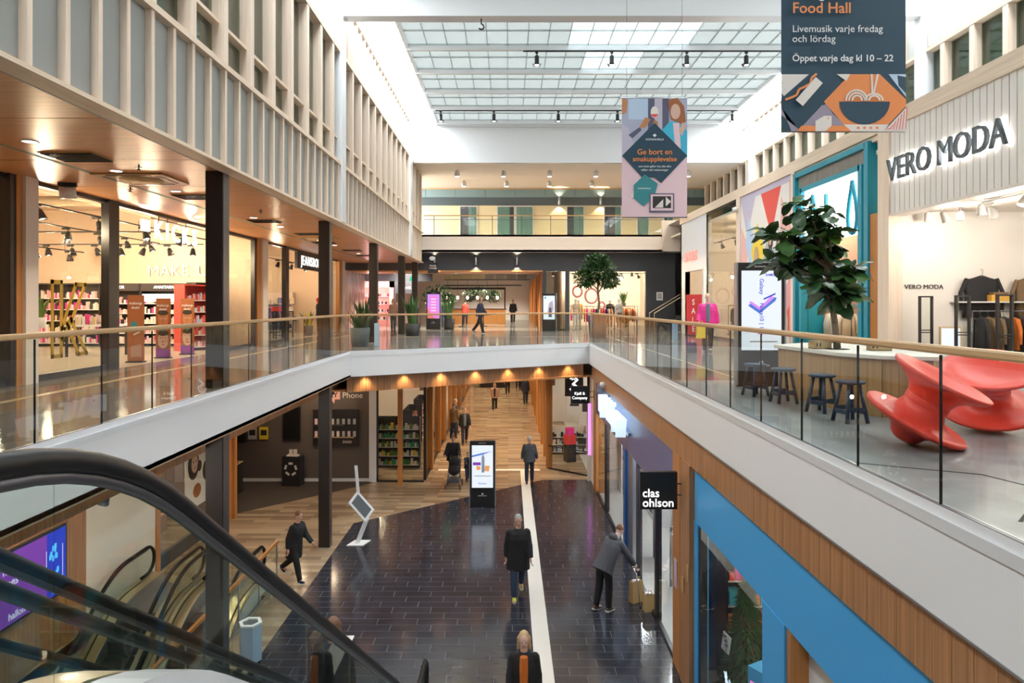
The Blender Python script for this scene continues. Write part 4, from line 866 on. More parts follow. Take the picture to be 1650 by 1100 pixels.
def stool(loc, rz, label):
    t = thing('bar_stool', loc, rz, label, 'stool', 'dark blue stools')
    B().lathe([(.001,.455),(.14,.455),(.165,.465),(.17,.48),(.16,.492),(.10,.487),(.001,.483)], 'stool_blue', n=24, close=False).build('seat', t)
    for k in range(4):
        a = R(45+90*k); B().tube([(.10*math.cos(a),.10*math.sin(a),.46),(.19*math.cos(a),.19*math.sin(a),0)], [.02,.024], 'stool_blue', 10).build('leg', t)
    for k in range(4):
        a, c = R(45+90*k), R(135+90*k); z = .13 if k % 2 else .16; f = lambda q: (.167*math.cos(q),.167*math.sin(q))
        p, q = Vector((*f(a),z)), Vector((*f(c),z)); d = (q-p); B().obox((p+q)/2, (d.length,.022,.05), 'stool_blue', (0,0,math.atan2(d.y,d.x))).build('stretcher', t)
stool((4.08,8.15,UP), R(10), 'dark blue stool standing closest to the red chair'); stool((4.09,8.9,UP), R(30), 'dark blue stool just behind the closest stool')
stool((3.93,9.75,UP), R(5), 'third dark blue stool along the wooden table'); stool((3.80,10.5,UP), R(20), 'fourth dark blue stool, at the far end of the wooden table')
# planter table
t = thing('planter_table', (5.0,9.6,UP), 0, 'angular wooden planter table with a pale top around a fig tree', 'table')
poly = [(4.18,10.75),(4.33,8.95),(4.62,8.42),(5.15,8.2),(6.2,9.3),(6.0,11.1),(4.9,11.3)]
b = B(); b.prism([(x-5,y-9.6,.72) for x,y in poly], (0,0,.05), 'warm_white'); b.build('table_top', t, bevel=.006)
ins = [(5+(x-5)*.93-5, 9.6+(y-9.6)*.95-9.6) for x,y in poly]
n_ = len(ins)
for k in range(n_):
    a, c = Vector(ins[k]), Vector(ins[(k+1)%n_]); L = (c-a).length; m_ = max(1, round(L/.18)); ang = math.atan2(c.y-a.y,c.x-a.x)
    for j in range(m_): p = a.lerp(c,(j+.5)/m_); piece('slat', (round(L/m_,3)-.003,.02,.72), 'table_wood', t, (p.x,p.y,.36), (0,0,ang))
B().prism([(x*.96,y*.96,.02) for x,y in ins], (0,0,.6), 'black_matt').build('core', t)
B().lathe([(.16,.770),(.16,.775),(.06,.777)], 'soil', (-.35,.05,0), 18, close=False).build('planting_hole', t)
for i, (X,Y,rz) in enumerate(((4.45,9.75,.25),(5.08,9.35,-.15))):
    t = thing('wooden_box', (X,Y,UP+.775), rz, ['light wooden box on the table close to the fig trunk','light wooden box on the table towards the red chairs'][i], 'box')
    b = B(); b.box(-.14,.14,-.07,.07,0,.012,'cardboard'); b.box(-.14,.14,-.07,-.058,0,.11,'cardboard'); b.box(-.14,.14,.058,.07,0,.11,'cardboard'); b.box(-.14,-.128,-.07,.07,0,.11,'cardboard'); b.box(.128,.14,-.07,.07,0,.11,'cardboard'); b.box(-.14,.14,-.07,.07,.1,.112,'cardboard'); b.build('body', t)
    for k in (-.1,-.05): B().box(k-.01,k+.01,-.073,-.069,.03,.08,'black').build('slot', t)

# ---- fiddle leaf fig
def leafmesh(L, Wd, m, curl=.25, n=6, fiddle=True):
    b = B(); vs = []; fs = []
    for i in range(n+1):
        u = i/n; w = Wd*(math.sin(math.pi*min(1,u*1.02))**.6)*(.62+.5*u if fiddle else 1)*(.15 if i == 0 else 1)*(.35 if i == n else 1)
        z = -curl*L*u*u
        for k in (-1,-.5,0,.5,1): vs.append((k*w/2, u*L, z + abs(k)*.10*w + .012*math.sin(u*14)*abs(k)))
    for i in range(n):
        for k in range(4): fs.append((i*5+k,i*5+k+1,i*5+k+6,i*5+k+5))
    b.add(vs, fs, m, True); return b.mesh('leaf')
tr = thing('fig_tree', (4.65,9.65,UP+.779), 0, 'fiddle leaf fig tree growing out of the wooden table', 'tree')
B().tube([(0,0,.0),(-.02,.0,.25),(-.06,0,.55),(-.09,.02,.8),(-.10,0,1.05)], [.05,.045,.042,.04,.034], 'bark', 10).build('trunk', tr)
lm = [leafmesh(.34,.23,'leaf',.25), leafmesh(.30,.21,'leaf_dark',.4), leafmesh(.27,.18,'leaf',.15), leafmesh(.22,.15,'leaf_light',.2)]
rnd = random.Random(3); b = B(); tips = []
for k in range(17):
    a = k*2.4; zz = -.9+1.85*((k*7)%17)/16; rr = math.sqrt(max(.12,1-zz*zz*.8)); tip = Vector((-.36+.62*rr*math.cos(a), .52*rr*math.sin(a), 1.32+.72*zz))
    base = Vector((-.08,0,min(1.1,max(.62,tip.z-.35)))); mid = base.lerp(tip,.55)+Vector((0,0,.04))
    b.tube([base,mid,tip], [.024,.016,.008], 'bark', 6); tips.append((base,mid,tip))
b.tube([(-.10,0,.95),(-.2,0,1.4),(-.28,.02,1.9)], [.034,.022,.01], 'bark', 7); tips += [(Vector((-.1,0,.95)),Vector((-.2,0,1.4)),Vector((-.28,.02,1.95)))]*2
b.build('branches', tr)
for i in range(330):
    base, mid, tip = tips[i % len(tips)]; u = rnd.uniform(.35,1.08); p = base.lerp(mid, u*2) if u < .5 else mid.lerp(tip, u*2-1)
    o = link('leaf', lm[rnd.choice((0,0,0,1,2,3,3) if p.z > 1.4 else (0,1,1,1,2))], tr, p); o.rotation_euler = (rnd.uniform(-.8,.8), rnd.uniform(-.6,.6), rnd.uniform(0,6.28)); sc = rnd.uniform(.75,1.2); o.scale = (sc,sc,sc)

# ---- tree in a dark pot beyond the well, and potted plants
def leafcloud(name, parent, centers, n, L, Wd, mats, seed, up=.2):
    r2 = random.Random(seed); b = B()
    for i in range(n):
        c, rad = r2.choice(centers); 
        v = Vector((r2.gauss(0,1),r2.gauss(0,1),r2.gauss(0,1))).normalized()*(r2.random()**.4); p = Vector(c) + Vector((v.x*rad[0],v.y*rad[1],v.z*rad[2]))
        d = (v + Vector((0,0,up)) + Vector((r2.uniform(-.6,.6),r2.uniform(-.6,.6),r2.uniform(-.6,.4)))).normalized(); u, w, _ = frame_of(d); s = r2.uniform(.7,1.2)
        q = u*Wd*s*.5; e = d*L*s
        b.add([p, p+e*.4+q+w*.15*Wd, p+e, p+e*.4-q+w*.15*Wd], [(0,1,2,3)], r2.choice(mats))
    return b.build(name, parent, kind='stuff')
def pot(parent, r, h, m='pot_dark', n=20):
    B().lathe([(r*.78,0),(r*.82,.01),(r,h),(r*.94,h),(r*.9,h-.06)], m, n=n).build('pot', parent); B().lathe([(.001,h-.05),(r*.9,h-.05)], 'soil', n=n, close=False).build('soil', parent)
t = thing('potted_tree', (3.75,28.6,UP), 0, 'round crowned indoor tree in a dark pot beyond the well corner', 'tree')
pot(t, .42, .95); B().tube([(0,0,.9),(.05,0,1.5),(.0,0,2.1),(.02,0,2.6)], [.05,.045,.04,.03], 'bark', 8).tube([(.03,0,1.9),(.4,.1,2.5)], [.03,.015], 'bark', 6).tube([(.02,0,2.0),(-.45,0,2.5)], [.03,.015], 'bark', 6).build('trunk', t)
leafcloud('foliage', t, [((0,0,2.85),(.75,.7,.45)),((.45,0,2.45),(.5,.5,.3)),((-.5,0,2.5),(.5,.5,.35)),((0,0,3.2),(.5,.5,.3))], 2600, .17, .10, ['leaf','leaf_dark','leaf_dark','leaf'], 5)
def palm(loc, h, label, n=26, r=.36, ph=.6, m='pot_dark', mats=('leaf','leaf_dark'), spread=.55):
    t = thing('potted_plant', loc, 0, label, 'plant'); pot(t, r, ph, m); r2 = random.Random(int(h*100+loc[1]*7)); b = B()
    for i in range(n):
        a = r2.uniform(0,6.28); L = h*r2.uniform(.55,1); lean = r2.uniform(.15,1)*spread; p0 = Vector((r*.5*math.cos(a),r*.5*math.sin(a),ph-.05)); w = .05
        dx = Vector((math.cos(a),math.sin(a),0)); sd = Vector((-dx.y,dx.x,0)); pts = [p0 + dx*lean*L*u**1.6 + Vector((0,0,L*(u-.28*lean*u*u))) for u in (0,.25,.5,.75,1)]
        vs = []; 
        for k, q in enumerate(pts): ww = w*(.5,1,1,.7,.08)[k]; vs += [q-sd*ww, q+Vector((0,0,.01)), q+sd*ww]
        b.add(vs, [(k*3+j,k*3+j+1,k*3+j+4,k*3+j+3) for k in range(4) for j in range(2)], r2.choice(mats), True)
    b.build('fronds', t, kind='stuff'); return t
palm((-5.75,27.3,UP), 1.35, 'leafy plant in a dark square tub between two columns', 40, .42, .6); palm((-4.3,30.6,UP), 1.5, 'upright palm in a black pot next to the pink totem', 46, .36, .55, spread=.3)
palm((-3.35,38.6,UP), 1.6, 'palm in a ribbed planter on the far side of the pink totem', 40, .34, .6, spread=.35)
palm((-5.0,23.0,UP), .75, 'broad leaved shrub in a tapered grey pot by the bluish post', 44, .34, .62, 'pot_grey', ('leaf_dark','leaf','cloth_brown'), .8)
palm((-11.0,16.0,UP+.85), .8, 'cream flower bunch inside the cosmetics shop window', 24, .16, .25, 'plain_white', ('leaf_light','cloth_beige'), .7)
t = thing('planter_post', (-4.35,22.6,UP), 0, 'slim pale blue post standing just behind the slanting railing', 'post'); B().box(-.075,.075,-.075,.075,0,.78,'bin_blue').build('shaft', t, bevel=.01); B().box(-.09,.09,-.09,.09,0,.02,'steel').build('foot', t)
t = thing('planter_post', (6.3,25.8,UP), 0, 'slim pale blue post near the shop doorway by the stairs', 'post'); B().box(-.09,.09,-.09,.09,0,.8,'bin_blue').build('shaft', t, bevel=.01); B().box(-.11,.11,-.11,.11,0,.02,'steel').build('foot', t)

# ================================================================ SIGNS, SCREENS, BANNERS
def totem(loc, rz, label, w=.82, h=2.12, art=None, logo=True):
    t = thing('digital_totem', loc, rz, label, 'display')
    B().box(-w/2,w/2,-.07,.07,.0,h,'black').build('body', t, bevel=.012)
    for s in (-1,1): B().box(s*w/2-.012,s*w/2+.012,-.075,.075,.02,h,'steel').build('side_trim', t)
    x0, x1, z0, z1 = -w/2+.07, w/2-.07, .62, h-.14
    sc = B().box(x0,x1,-.078,-.07,z0,z1,'s_white').build('screen', t)
    if art: art(sc, x0, x1, z0, z1)
    if logo:
        B().obox((0,-.074,.42),(.05,.01,.05),'plain_white',(0,R(45),0)).build('emblem', t); text('KONGAHÄLLA', (0,-.074,.36), .042, 'plain_white', '-y', t, .004, .01)
        text('KONGAHÄLLA', (0,-.074,h-.07), .035, 'plain_white', '-y', t, .004, .01)
    return t
def flatart(parent, items, y=-.079, name='screen_picture'):
    b = B()
    for i, (pts, m) in enumerate(items): b.poly([(x,y-.0006*i,z) for x,z in pts], m)
    return b.build(name, parent)
def art_cream(p, x0, x1, z0, z1):
    w, h = x1-x0, z1-z0; q = lambda *a: [(x0+u*w, z0+v*h) for u,v in a]
    flatart(p, [(q((0,.76),(.5,.82),(.95,.86),(.5,.78),(0,.72)),'s_blue'),(q((.05,.53),(.42,.53),(.42,.60),(.05,.60)),'s_violet'),(q((.46,.36),(.60,.36),(.60,.72),(.55,.78),(.51,.78),(.46,.72)),'c_sky'),
        (q((.60,.40),(.80,.38),(.84,.52),(.62,.52)),'s_orange'),(q((.22,.42),(.40,.42),(.40,.50),(.22,.52)),'s_orange'),(q((.12,.27),(.88,.27),(.88,.285),(.12,.285)),'c_grey')])
    text('Eucerin', (x0+w/2,-.08,z0+.10*h), .085, 's_blue', '-y', p, .003, .01)
def art_phone(p, x0, x1, z0, z1):
    w, h = x1-x0, z1-z0; q = lambda *a: [(x0+u*w, z0+v*h) for u,v in a]
    flatart(p, [(q((.16,.56),(.45,.46),(.85,.62),(.88,.66),(.5,.70)),'s_blue'),(q((.18,.60),(.46,.50),(.82,.66),(.6,.72)),'s_lilac'),(q((.2,.63),(.46,.54),(.74,.68),(.55,.73)),'s_white'),(q((.55,.63),(.85,.70),(.85,.72),(.55,.65)),'s_indigo'),
        (q((.4,.20),(.65,.20),(.65,.22),(.4,.22)),'s_red'),(q((.2,.10),(.9,.10),(.9,.115),(.2,.115)),'c_grey')])
    text('Galaxy', (x0+.5*w,-.081,z0+.8*h), .10, 's_indigo', parent=p, depth=.003, bold=.01, rot=(R(90),R(90),0)); text('Note10 | 10+', (x0+.5*w,-.081,z0+.39*h), .10, 's_indigo', parent=p, depth=.003, bold=.01, rot=(R(90),R(90),0))
    text('SAMSUNG', (x0+.8*w,-.081,z0+.945*h), .06, 's_indigo', '-y', p, .003, .02)
def art_pink(p, x0, x1, z0, z1):
    w, h = x1-x0, z1-z0; q = lambda *a: [(x0+u*w, z0+v*h) for u,v in a]
    flatart(p, [(q((0,0),(1,0),(1,1),(0,1)),'s_lilac'),(q((0,0),(1,0),(1,.3),(0,.5)),'s_pink'),(q((0,0),(.6,0),(0,.4)),'s_red'),(q((.25,.2),(.75,.2),(.75,.92),(.25,.92)),'s_pink')] + [(q((.3,.3+.12*k),(.7,.3+.12*k),(.7,.34+.12*k),(.3,.34+.12*k)),'s_white') for k in range(5)])
def art_wine(p, x0, x1, z0, z1):
    w, h = x1-x0, z1-z0; q = lambda *a: [(x0+u*w, z0+v*h) for u,v in a]
    flatart(p, [(q((.35,.3),(.7,.2),(.9,.45),(.8,.8),(.5,.7)),'c_lilac'),(q((.45,.1),(.75,.1),(.7,.5),(.5,.5)),'c_photo_dark'),(q((.1,.88),(.25,.88),(.25,.95),(.1,.95)),'c_cyan')])
totem((-.83,22.0,0), 0, 'black digital totem with a skin cream advert on the lower dark floor', art=art_cream)
totem((4.33,11.75,UP), 0, 'black digital totem with a phone advert behind the fig tree', art=art_phone)
totem((-4.2,38.4,UP), 0, 'black digital totem with a glowing pink screen among the palms', art=art_pink)
totem((2.15,35.8,UP), R(-12), 'white screen totem in front of the narrow shop window', .75, 2.0, art=art_wine, logo=False)
# white folded directory stand
t = thing('directory_stand', (-4.12,18.6,0), 0, 'white zigzag directory stand with a tilted map screen', 'directory')
B().prism([(-.24,-.22,0),(.2,-.22,0),(.34,.2,0),(-.1,.2,0)], (0,0,.025), 'plain_white').build('base', t, bevel=.005)
def slab(p, u, v, th, m):
    """a plate with corner p, edges u and v, thickness th"""
    p, u, v = Vector(p), Vector(u), Vector(v); n = u.cross(v).normalized()*th; return B().prism([p,p+u,p+u+v,p+v], n, m)
slab((-.02,-.10,.02),(.26,.02,.66),(.10,.06,.0),.05,'plain_white').build('stem', t)
Pd, Ud, Vd = Vector((.0,.06,1.42)), Vector((.46,.0,-.52)), Vector((-.20,-.20,-.28)); n_d = Ud.cross(Vd).normalized(); n_d = n_d if n_d.y < 0 else -n_d
B().prism([Pd,Pd+Ud,Pd+Ud+Vd,Pd+Vd], -n_d*.045, 'plain_white').build('screen_body', t); qd = [Pd+Ud*u_+Vd*v_+n_d*.002 for u_,v_ in ((.1,.14),(.9,.14),(.9,.86),(.1,.86))]; B().prism(qd, n_d*.004, 'pot_grey').build('screen', t)
slab((-.02,.03,1.36),(-.06,0,.74),(.075,0,0),.045,'plain_white').build('mast', t)

# hanging banners
def banner(label, x0, x1, Y, z0, z1, base, items, texts, top):
    t = thing('hanging_banner', ((x0+x1)/2,Y,z0), 0, label, 'banner'); w, h = x1-x0, z1-z0
    B().box(-w/2,w/2,-.006,.006,0,h,base).build('fabric', t); q = lambda pts: [(-w/2+u*w, v*h) for u,v in pts]
    b = B()
    for i, (pts, m) in enumerate(items): b.poly([(x,-.0075-.0008*i,z) for x,z in q(pts)], m)
    b.build('artwork', t); yy = -.0085-.0008*len(items)
    for (s, u, v, size, m, al, bold) in texts: text(s, (-w/2+u*w, yy-.002, v*h), size, m, '-y', t, .002, bold, al)
    B().tube([(-w/2-.03,0,h),(w/2+.03,0,h)], .018, 'steel', 8).build('top_bar', t); B().tube([(-w/2,0,0),(w/2,0,0)], .012, 'dark_steel', 8).build('bottom_bar', t)
    B().tube([(-w/2+.1,0,h),(-w/2+.1,0,top-z0)], .004, 'dark_steel', 5).tube([(w/2-.1,0,h),(w/2-.1,0,top-z0)], .004, 'dark_steel', 5).build('cable', t); return t
def arc(cx, cy, rx, ry, a0, a1, n=14): return [(cx+rx*math.cos(R(a0+(a1-a0)*k/n)), cy+ry*math.sin(R(a0+(a1-a0)*k/n))) for k in range(n+1)]
def band(path, w, asp):
    """ribbon polygons along a path in banner units, asp = height/width"""
    out = []
    for i in range(len(path)-1):
        (x0,y0),(x1,y1) = path[i], path[i+1]; dx, dy = x1-x0, (y1-y0)*asp; L = math.hypot(dx,dy) or 1; nx, ny = -dy/L*w/2, dx/L*w/2/asp
        out.append([(x0+nx,y0+ny),(x0-nx,y0-ny),(x1-nx,y1-ny),(x1+nx,y1+ny)])
    return out
# banner A: food hall, artwork fills the lowest 92 px of its width 200
Ya = 9.4; s_ = Ya/1100; xa0, xa1 = (1259-819)*s_, (1459-819)*s_; za0 = EYE+(490.5-212)*s_; ha = 330*s_; asp = 330/200
V = lambda u, v: (u, v*92/330)       # artwork units: v 0..1 over the picture strip
it = [([V(0,0),V(1,0),V(1,1),V(0,1)],'c_navy'),
      ([V(0,1),V(.22,1),V(.02,.62),V(0,.66)],'c_offwhite'), ([V(.5,0),V(.36,.5),V(.17,.1)],'c_mauve'), ([V(.17,.1),V(.33,.47),V(.52,.1)],'c_mauve'), ([V(0,.42),V(0,.28),V(.13,.05),V(.2,.0),V(.08,0)],'c_mauve'),
      ([V(.34,.52),V(.55,1),V(.79,1),V(1,.56),V(1,.44),V(.86,.12),V(.50,.12)],'c_orange'), ([V(.86,1),V(1,1),V(1,.6)],'c_sky'), ([V(.93,.98),V(1,.95),V(1,.66),V(.94,.8)],'c_navy'),
      ([V(.16,.1),V(.52,.1),V(.58,.0),V(.12,0)],'c_orange'), ([V(.5,.12),V(.86,.12),V(.82,0),V(.56,0)],'c_offwhite'), ([V(1,.42),V(1,0),V(.82,0)],'c_offwhite'), ([V(.44,1),V(.52,.88),V(.55,1)],'c_offwhite'),
      (arc(.665,.52*92/330,.205,.40*92/330,180,360),'c_navy'), ([V(.715,1),V(.73,1),V(.735,.66),V(.72,.66)],'c_offwhite'), ([V(.765,1),V(.78,1),V(.745,.66),V(.73,.66)],'c_offwhite'),
      ([V(.27,.0),V(.27,.18),V(.34,.27),V(.40,.27),V(.40,.1),V(.35,0)],'c_offwhite')]
for rx, rr in ((.14,.19),(.105,.14),(.065,.09)):
    it += [(p_,'c_offwhite') for p_ in band(arc(.60,.53*92/330,rx*.62,rr*92/330,0,180,8), .014, asp)]
for rx, rr in ((.09,.12),(.055,.08)): it += [(p_,'c_offwhite') for p_ in band(arc(.735,.53*92/330,rx*.8,rr*92/330,0,180,8), .014, asp)]
it += [(p_,'c_orange') for p_ in band([V(.02,.54),V(.07,.58),V(.11,.62),V(.13,.72),V(.18,.77),V(.22,.82),V(.23,.92),V(.27,.99)], .018, asp)]
it += [(p_,'c_offwhite') for p_ in band([V(.13,.48),V(.29,.88)], .075, asp)]
it += [(p_,'c_red') for k in range(7) for p_ in band([V(.83+.025*k,.02+.0*k),V(.86+.022*k,.02+.06*k+.02)], .006, asp)]
it += [(arc(.6+.05*k,.045*92/330,.012,.024*92/330,0,330,10),'c_orange') for k in range(4)] + [(arc(.36,.21*92/330,.008,.016*92/330,0,330,8),'c_orange')]
banner('large navy hanging banner advertising the food hall with a noodle bowl pattern', xa0, xa1, Ya, za0, za0+ha, 'c_navy', it,
    [('Kongahälla',.07,220/330,.21,'plain_white','LEFT',.01),('Food Hall',.07,195/330,.205,'c_orange','LEFT',.012),('Livemusik varje fredag',.07,162/330,.138,'plain_white','LEFT',0),('och lördag',.07,146/330,.138,'plain_white','LEFT',0),('Öppet varje dag kl 10 – 22',.07,115/330,.128,'plain_white','LEFT',.012)], 14.9)
Yb = 14.0; s_ = Yb/1100; xb0, xb1 = (1002-819)*s_, (1107-819)*s_; zb0 = EYE+(490.5-350)*s_; hb = 192*s_; asp = 192/105
it = [([(0,0),(1,0),(1,.5),(0,.5)],'c_pink'), ([(0,.5),(1,.5),(1,1),(0,1)],'c_photo'), ([(.4,.7),(.72,.7),(.72,1),(.4,1)],'c_photo_dark'), ([(.5,.7),(.62,.7),(.62,1),(.5,1)],'c_lilac'), ([(.1,.82),(.4,.82),(.4,1),(.1,1)],'c_sky'),
      ([(0,.5),(.22,.55),(.1,.75),(.0,.78)],'c_lilac'), ([(.0,.86),(.07,.88),(.09,.98),(.0,1)],'c_face'), ([(.1,.69),(.28,.76),(.3,.73),(.16,.66)],'c_photo_dark'), ([(.26,.75),(.36,.84),(.44,.82),(.36,.75)],'c_face'), ([(.46,.76),(.5,.82),(.55,.80),(.56,.74)],'c_face'),
      (arc(.5,.88,.06,.05,0,350),'c_offwhite'), (arc(.5,.865,.05,.028,180,360,8),'c_red'), ([(.7,.98),(.85,1),(.95,.93),(.98,.8),(.9,.78),(.75,.82)],'c_brown'), (arc(.82,.885,.075,.065,0,350),'skin_pale'), ([(.6,.72),(.72,.8),(.85,.8),(1,.72),(1,.5),(.8,.55)],'c_cyan'), ([(.78,.79),(.88,.79),(.9,.58),(.82,.55)],'c_pink'), ([(.87,.72),(.93,.8),(.97,.75),(.92,.68)],'skin_pale'),
      ([(.5,.79),(1,.515),(.6,.285),(.5,.33),(.3,.34),(0,.515)],'c_navy'), ([(.35,.36),(.55,.28),(.5,.18),(.33,.09),(.18,.16),(.18,.27)],'c_teal'), ([(.12,.17),(.18,.16),(.18,.22)],'c_offwhite'), ([(.42,.04),(.8,.04),(.8,.2),(.42,.2)],'c_photo_dark'), ([(.44,.055),(.78,.055),(.78,.19),(.44,.19)],'c_pink'),
      ([(.47,.075),(.75,.075),(.75,.175),(.47,.175)],'ink'), ([(.5,.08),(.63,.08),(.63,.15)],'c_offwhite'), ([(.67,.09),(.75,.13),(.67,.172)],'c_offwhite'), ([(.5,.67),(.53,.685),(.5,.7),(.47,.685)],'plain_white')]
banner('pink and navy hanging gift card banner with a toasting couple', xb0, xb1, Yb, zb0, zb0+hb, 'c_pink', it,
    [('KONGAHÄLLA',.5,.65,.055,'plain_white','CENTER',.012),('Ge bort en',.5,.545,.16,'c_orange','CENTER',.012),('smakupplevelse',.5,.485,.145,'c_orange','CENTER',.012),('som även gäller hos alla våra',.5,.425,.058,'plain_white','CENTER',.006),('caféer och restauranger',.5,.395,.058,'plain_white','CENTER',.006),('KONGAHÄLLA',.34,.24,.04,'plain_white','CENTER',.01)], 15.1)
# purple wall screen, posters, small signs
t = thing('wall_screen', (-8.47,12.1,1.7), 0, 'large purple and blue advertising screen on the oak wall by the escalators', 'screen')
B().box(-.02,.05,-.92,.92,-.64,.64,'black').build('casing', t); b = B()
b.box(.05,.056,-.88,.35,-.6,.6,'s_violet'); b.box(.05,.056,.35,.88,-.6,.6,'s_indigo')
for k in range(26): y, z = random.gauss(.55,.07), random.uniform(-.5,.35); b.box(.056,.058,y-.03,y+.03,z-.05,z+.05,'s_cyan')
for y in (.33,.78): b.box(.056,.058,y,y+.015,-.35,.3,'s_text')
b.build('picture', t)
for s, y, z, sz in (('hallon',-.75,.33,.2),('goes 5G',-.75,.1,.2),('hallon',-.62,-.48,.17)): text(s, (.062,y,z), sz, 's_text', '+x', t, .003, .012, 'LEFT')

t = thing('crane_hook', (-.74,18.7,14.32), 0, 'small black lifting hook under the big white roof beam', 'hook'); B().tube([(0,0,0),(0,0,-.14)], .02, 'black', 6).build('shank', t)
B().tube([(0,0,-.12)]+[(.07*math.sin(R(a)),0,-.22+.07*math.cos(R(a))) for a in range(20,260,20)], .022, 'black', 6).build('hook', t)
# ================================================================ SHOP CONTENTS
rg = random.Random(11)
def shelf_unit(loc, w, h, d, rz, n, label, body='black', pal=('c_pink','c_offwhite','c_rose','ink','c_brown'), header=None, lit=True, dens=.085, lowfrom=.0, hm='glow_sign'):
    """front faces local -Y"""
    t = thing('display_shelf', loc, rz, label, 'shelf')
    B().box(-w/2,w/2,d/2-.03,d/2,0,h,body).build('back_panel', t)
    for s in (-1,1): B().box(s*w/2-.02,s*w/2+.02,-d/2,d/2,0,h,body).build('side_panel', t)
    top = h-(.26 if header else .04)
    if header is not None:
        B().box(-w/2,w/2,-d/2,d/2,top,h,body).build('header', t)
        if header: text(header, (0,-d/2-.006,top+.13), .13, hm, '-y', t, .008, .01)
    b = B()
    for k in range(n):
        z = lowfrom + .12 + (top-.2-lowfrom)*k/n; B().box(-w/2+.02,w/2-.02,-d/2,d/2-.03,z-.025,z,'plain_white' if lit else body).build('shelf', t)
        gap = (top-.2-lowfrom)/n; x = -w/2+.05
        while x < w/2-.06:
            ww = rg.uniform(.35,1)*dens; hh = gap*rg.uniform(.3,.72); b.box(x,x+ww*.85,-d/2+.02,-d/2+.02+min(d*.5,ww),z,z+hh,rg.choice(pal)); x += ww
    b.build('products', t, kind='stuff'); return t
# cosmetics wall along the partition (faces the viewer)
PK = ('c_pink','c_offwhite','c_rose','ink','c_offwhite','cloth_beige','c_magenta')
for i, (x, w, lab, hd) in enumerate(((-15.6,1.5,'black cosmetics shelf at the window end of the bright wall',''),(-14.2,1.2,'black cosmetics shelf behind the yellow letter',''),(-12.9,1.25,'brown cosmetics bay just past the dark mullion','ZOR'),(-11.45,1.55,'brown cosmetics bay with a lit white picture strip','ANASTASIA'),(-10.2,.75,'narrow dark cosmetics bay behind the second face banner',''))):
    shelf_unit((x,22.95,UP+.006), w, 2.1, .5, 0, 5, lab, 'dark_column' if i > 1 else 'black', PK, hd)
B().box(-12.15,-10.75,22.66,22.69,6.6,6.85,'glow_sign').build('light_strip_sign', label='glowing picture strip on the brown cosmetics bay', cat='sign')
for i, (x,y,rz,lab) in enumerate(((-12.2,14.6,0,'white product table inside the cosmetics window'),(-11.2,18.6,.2,'white product table in the middle of the cosmetics shop'))):
    t = thing('product_table', (x,y,UP+.006), rz, lab, 'table'); B().box(-.7,.7,-.4,.4,.8,.86,'plain_white').build('table_top', t)
    for a in (-.62,.62):
        for c in (-.33,.33): B().box(a-.03,a+.03,c-.03,c+.03,0,.8,'black').build('leg', t)
    b = B()
    for k in range(46): px_, py_ = rg.uniform(-.62,.62), rg.uniform(-.33,.33); s = rg.uniform(.03,.06); b.box(px_-s,px_+s,py_-s,py_+s,.86,.86+rg.uniform(.06,.28),rg.choice(PK))
    b.build('products', t, kind='stuff')
shelf_unit((-9.6,20.9,UP+.006), 1.0, 2.0, .5, R(60), 5, 'red and white cosmetics stand behind the first dark column', 'c_red', ('c_red','c_offwhite','c_rose','c_sky'), '')
shelf_unit((-9.9,22.1,UP+.006), .9, 2.1, .4, R(70), 4, 'black cosmetics stand with a white picture next to the oak pillar', 'black', ('c_red','c_offwhite','c_teal'), '')
t = thing('round_sign', (-9.35,21.6,UP+1.65), 0, 'turquoise oval sign at the cosmetics shop edge', 'sign'); B().lathe([(.001,-.01),(.2,-.01),(.2,.01),(.001,.01)], 'cloth_teal', n=20, M4=Matrix.Rotation(R(90),3,'X')).build('disc', t); B().tube([(0,0,-1.65),(0,0,-.18)], .012, 'steel', 6).build('pole', t)
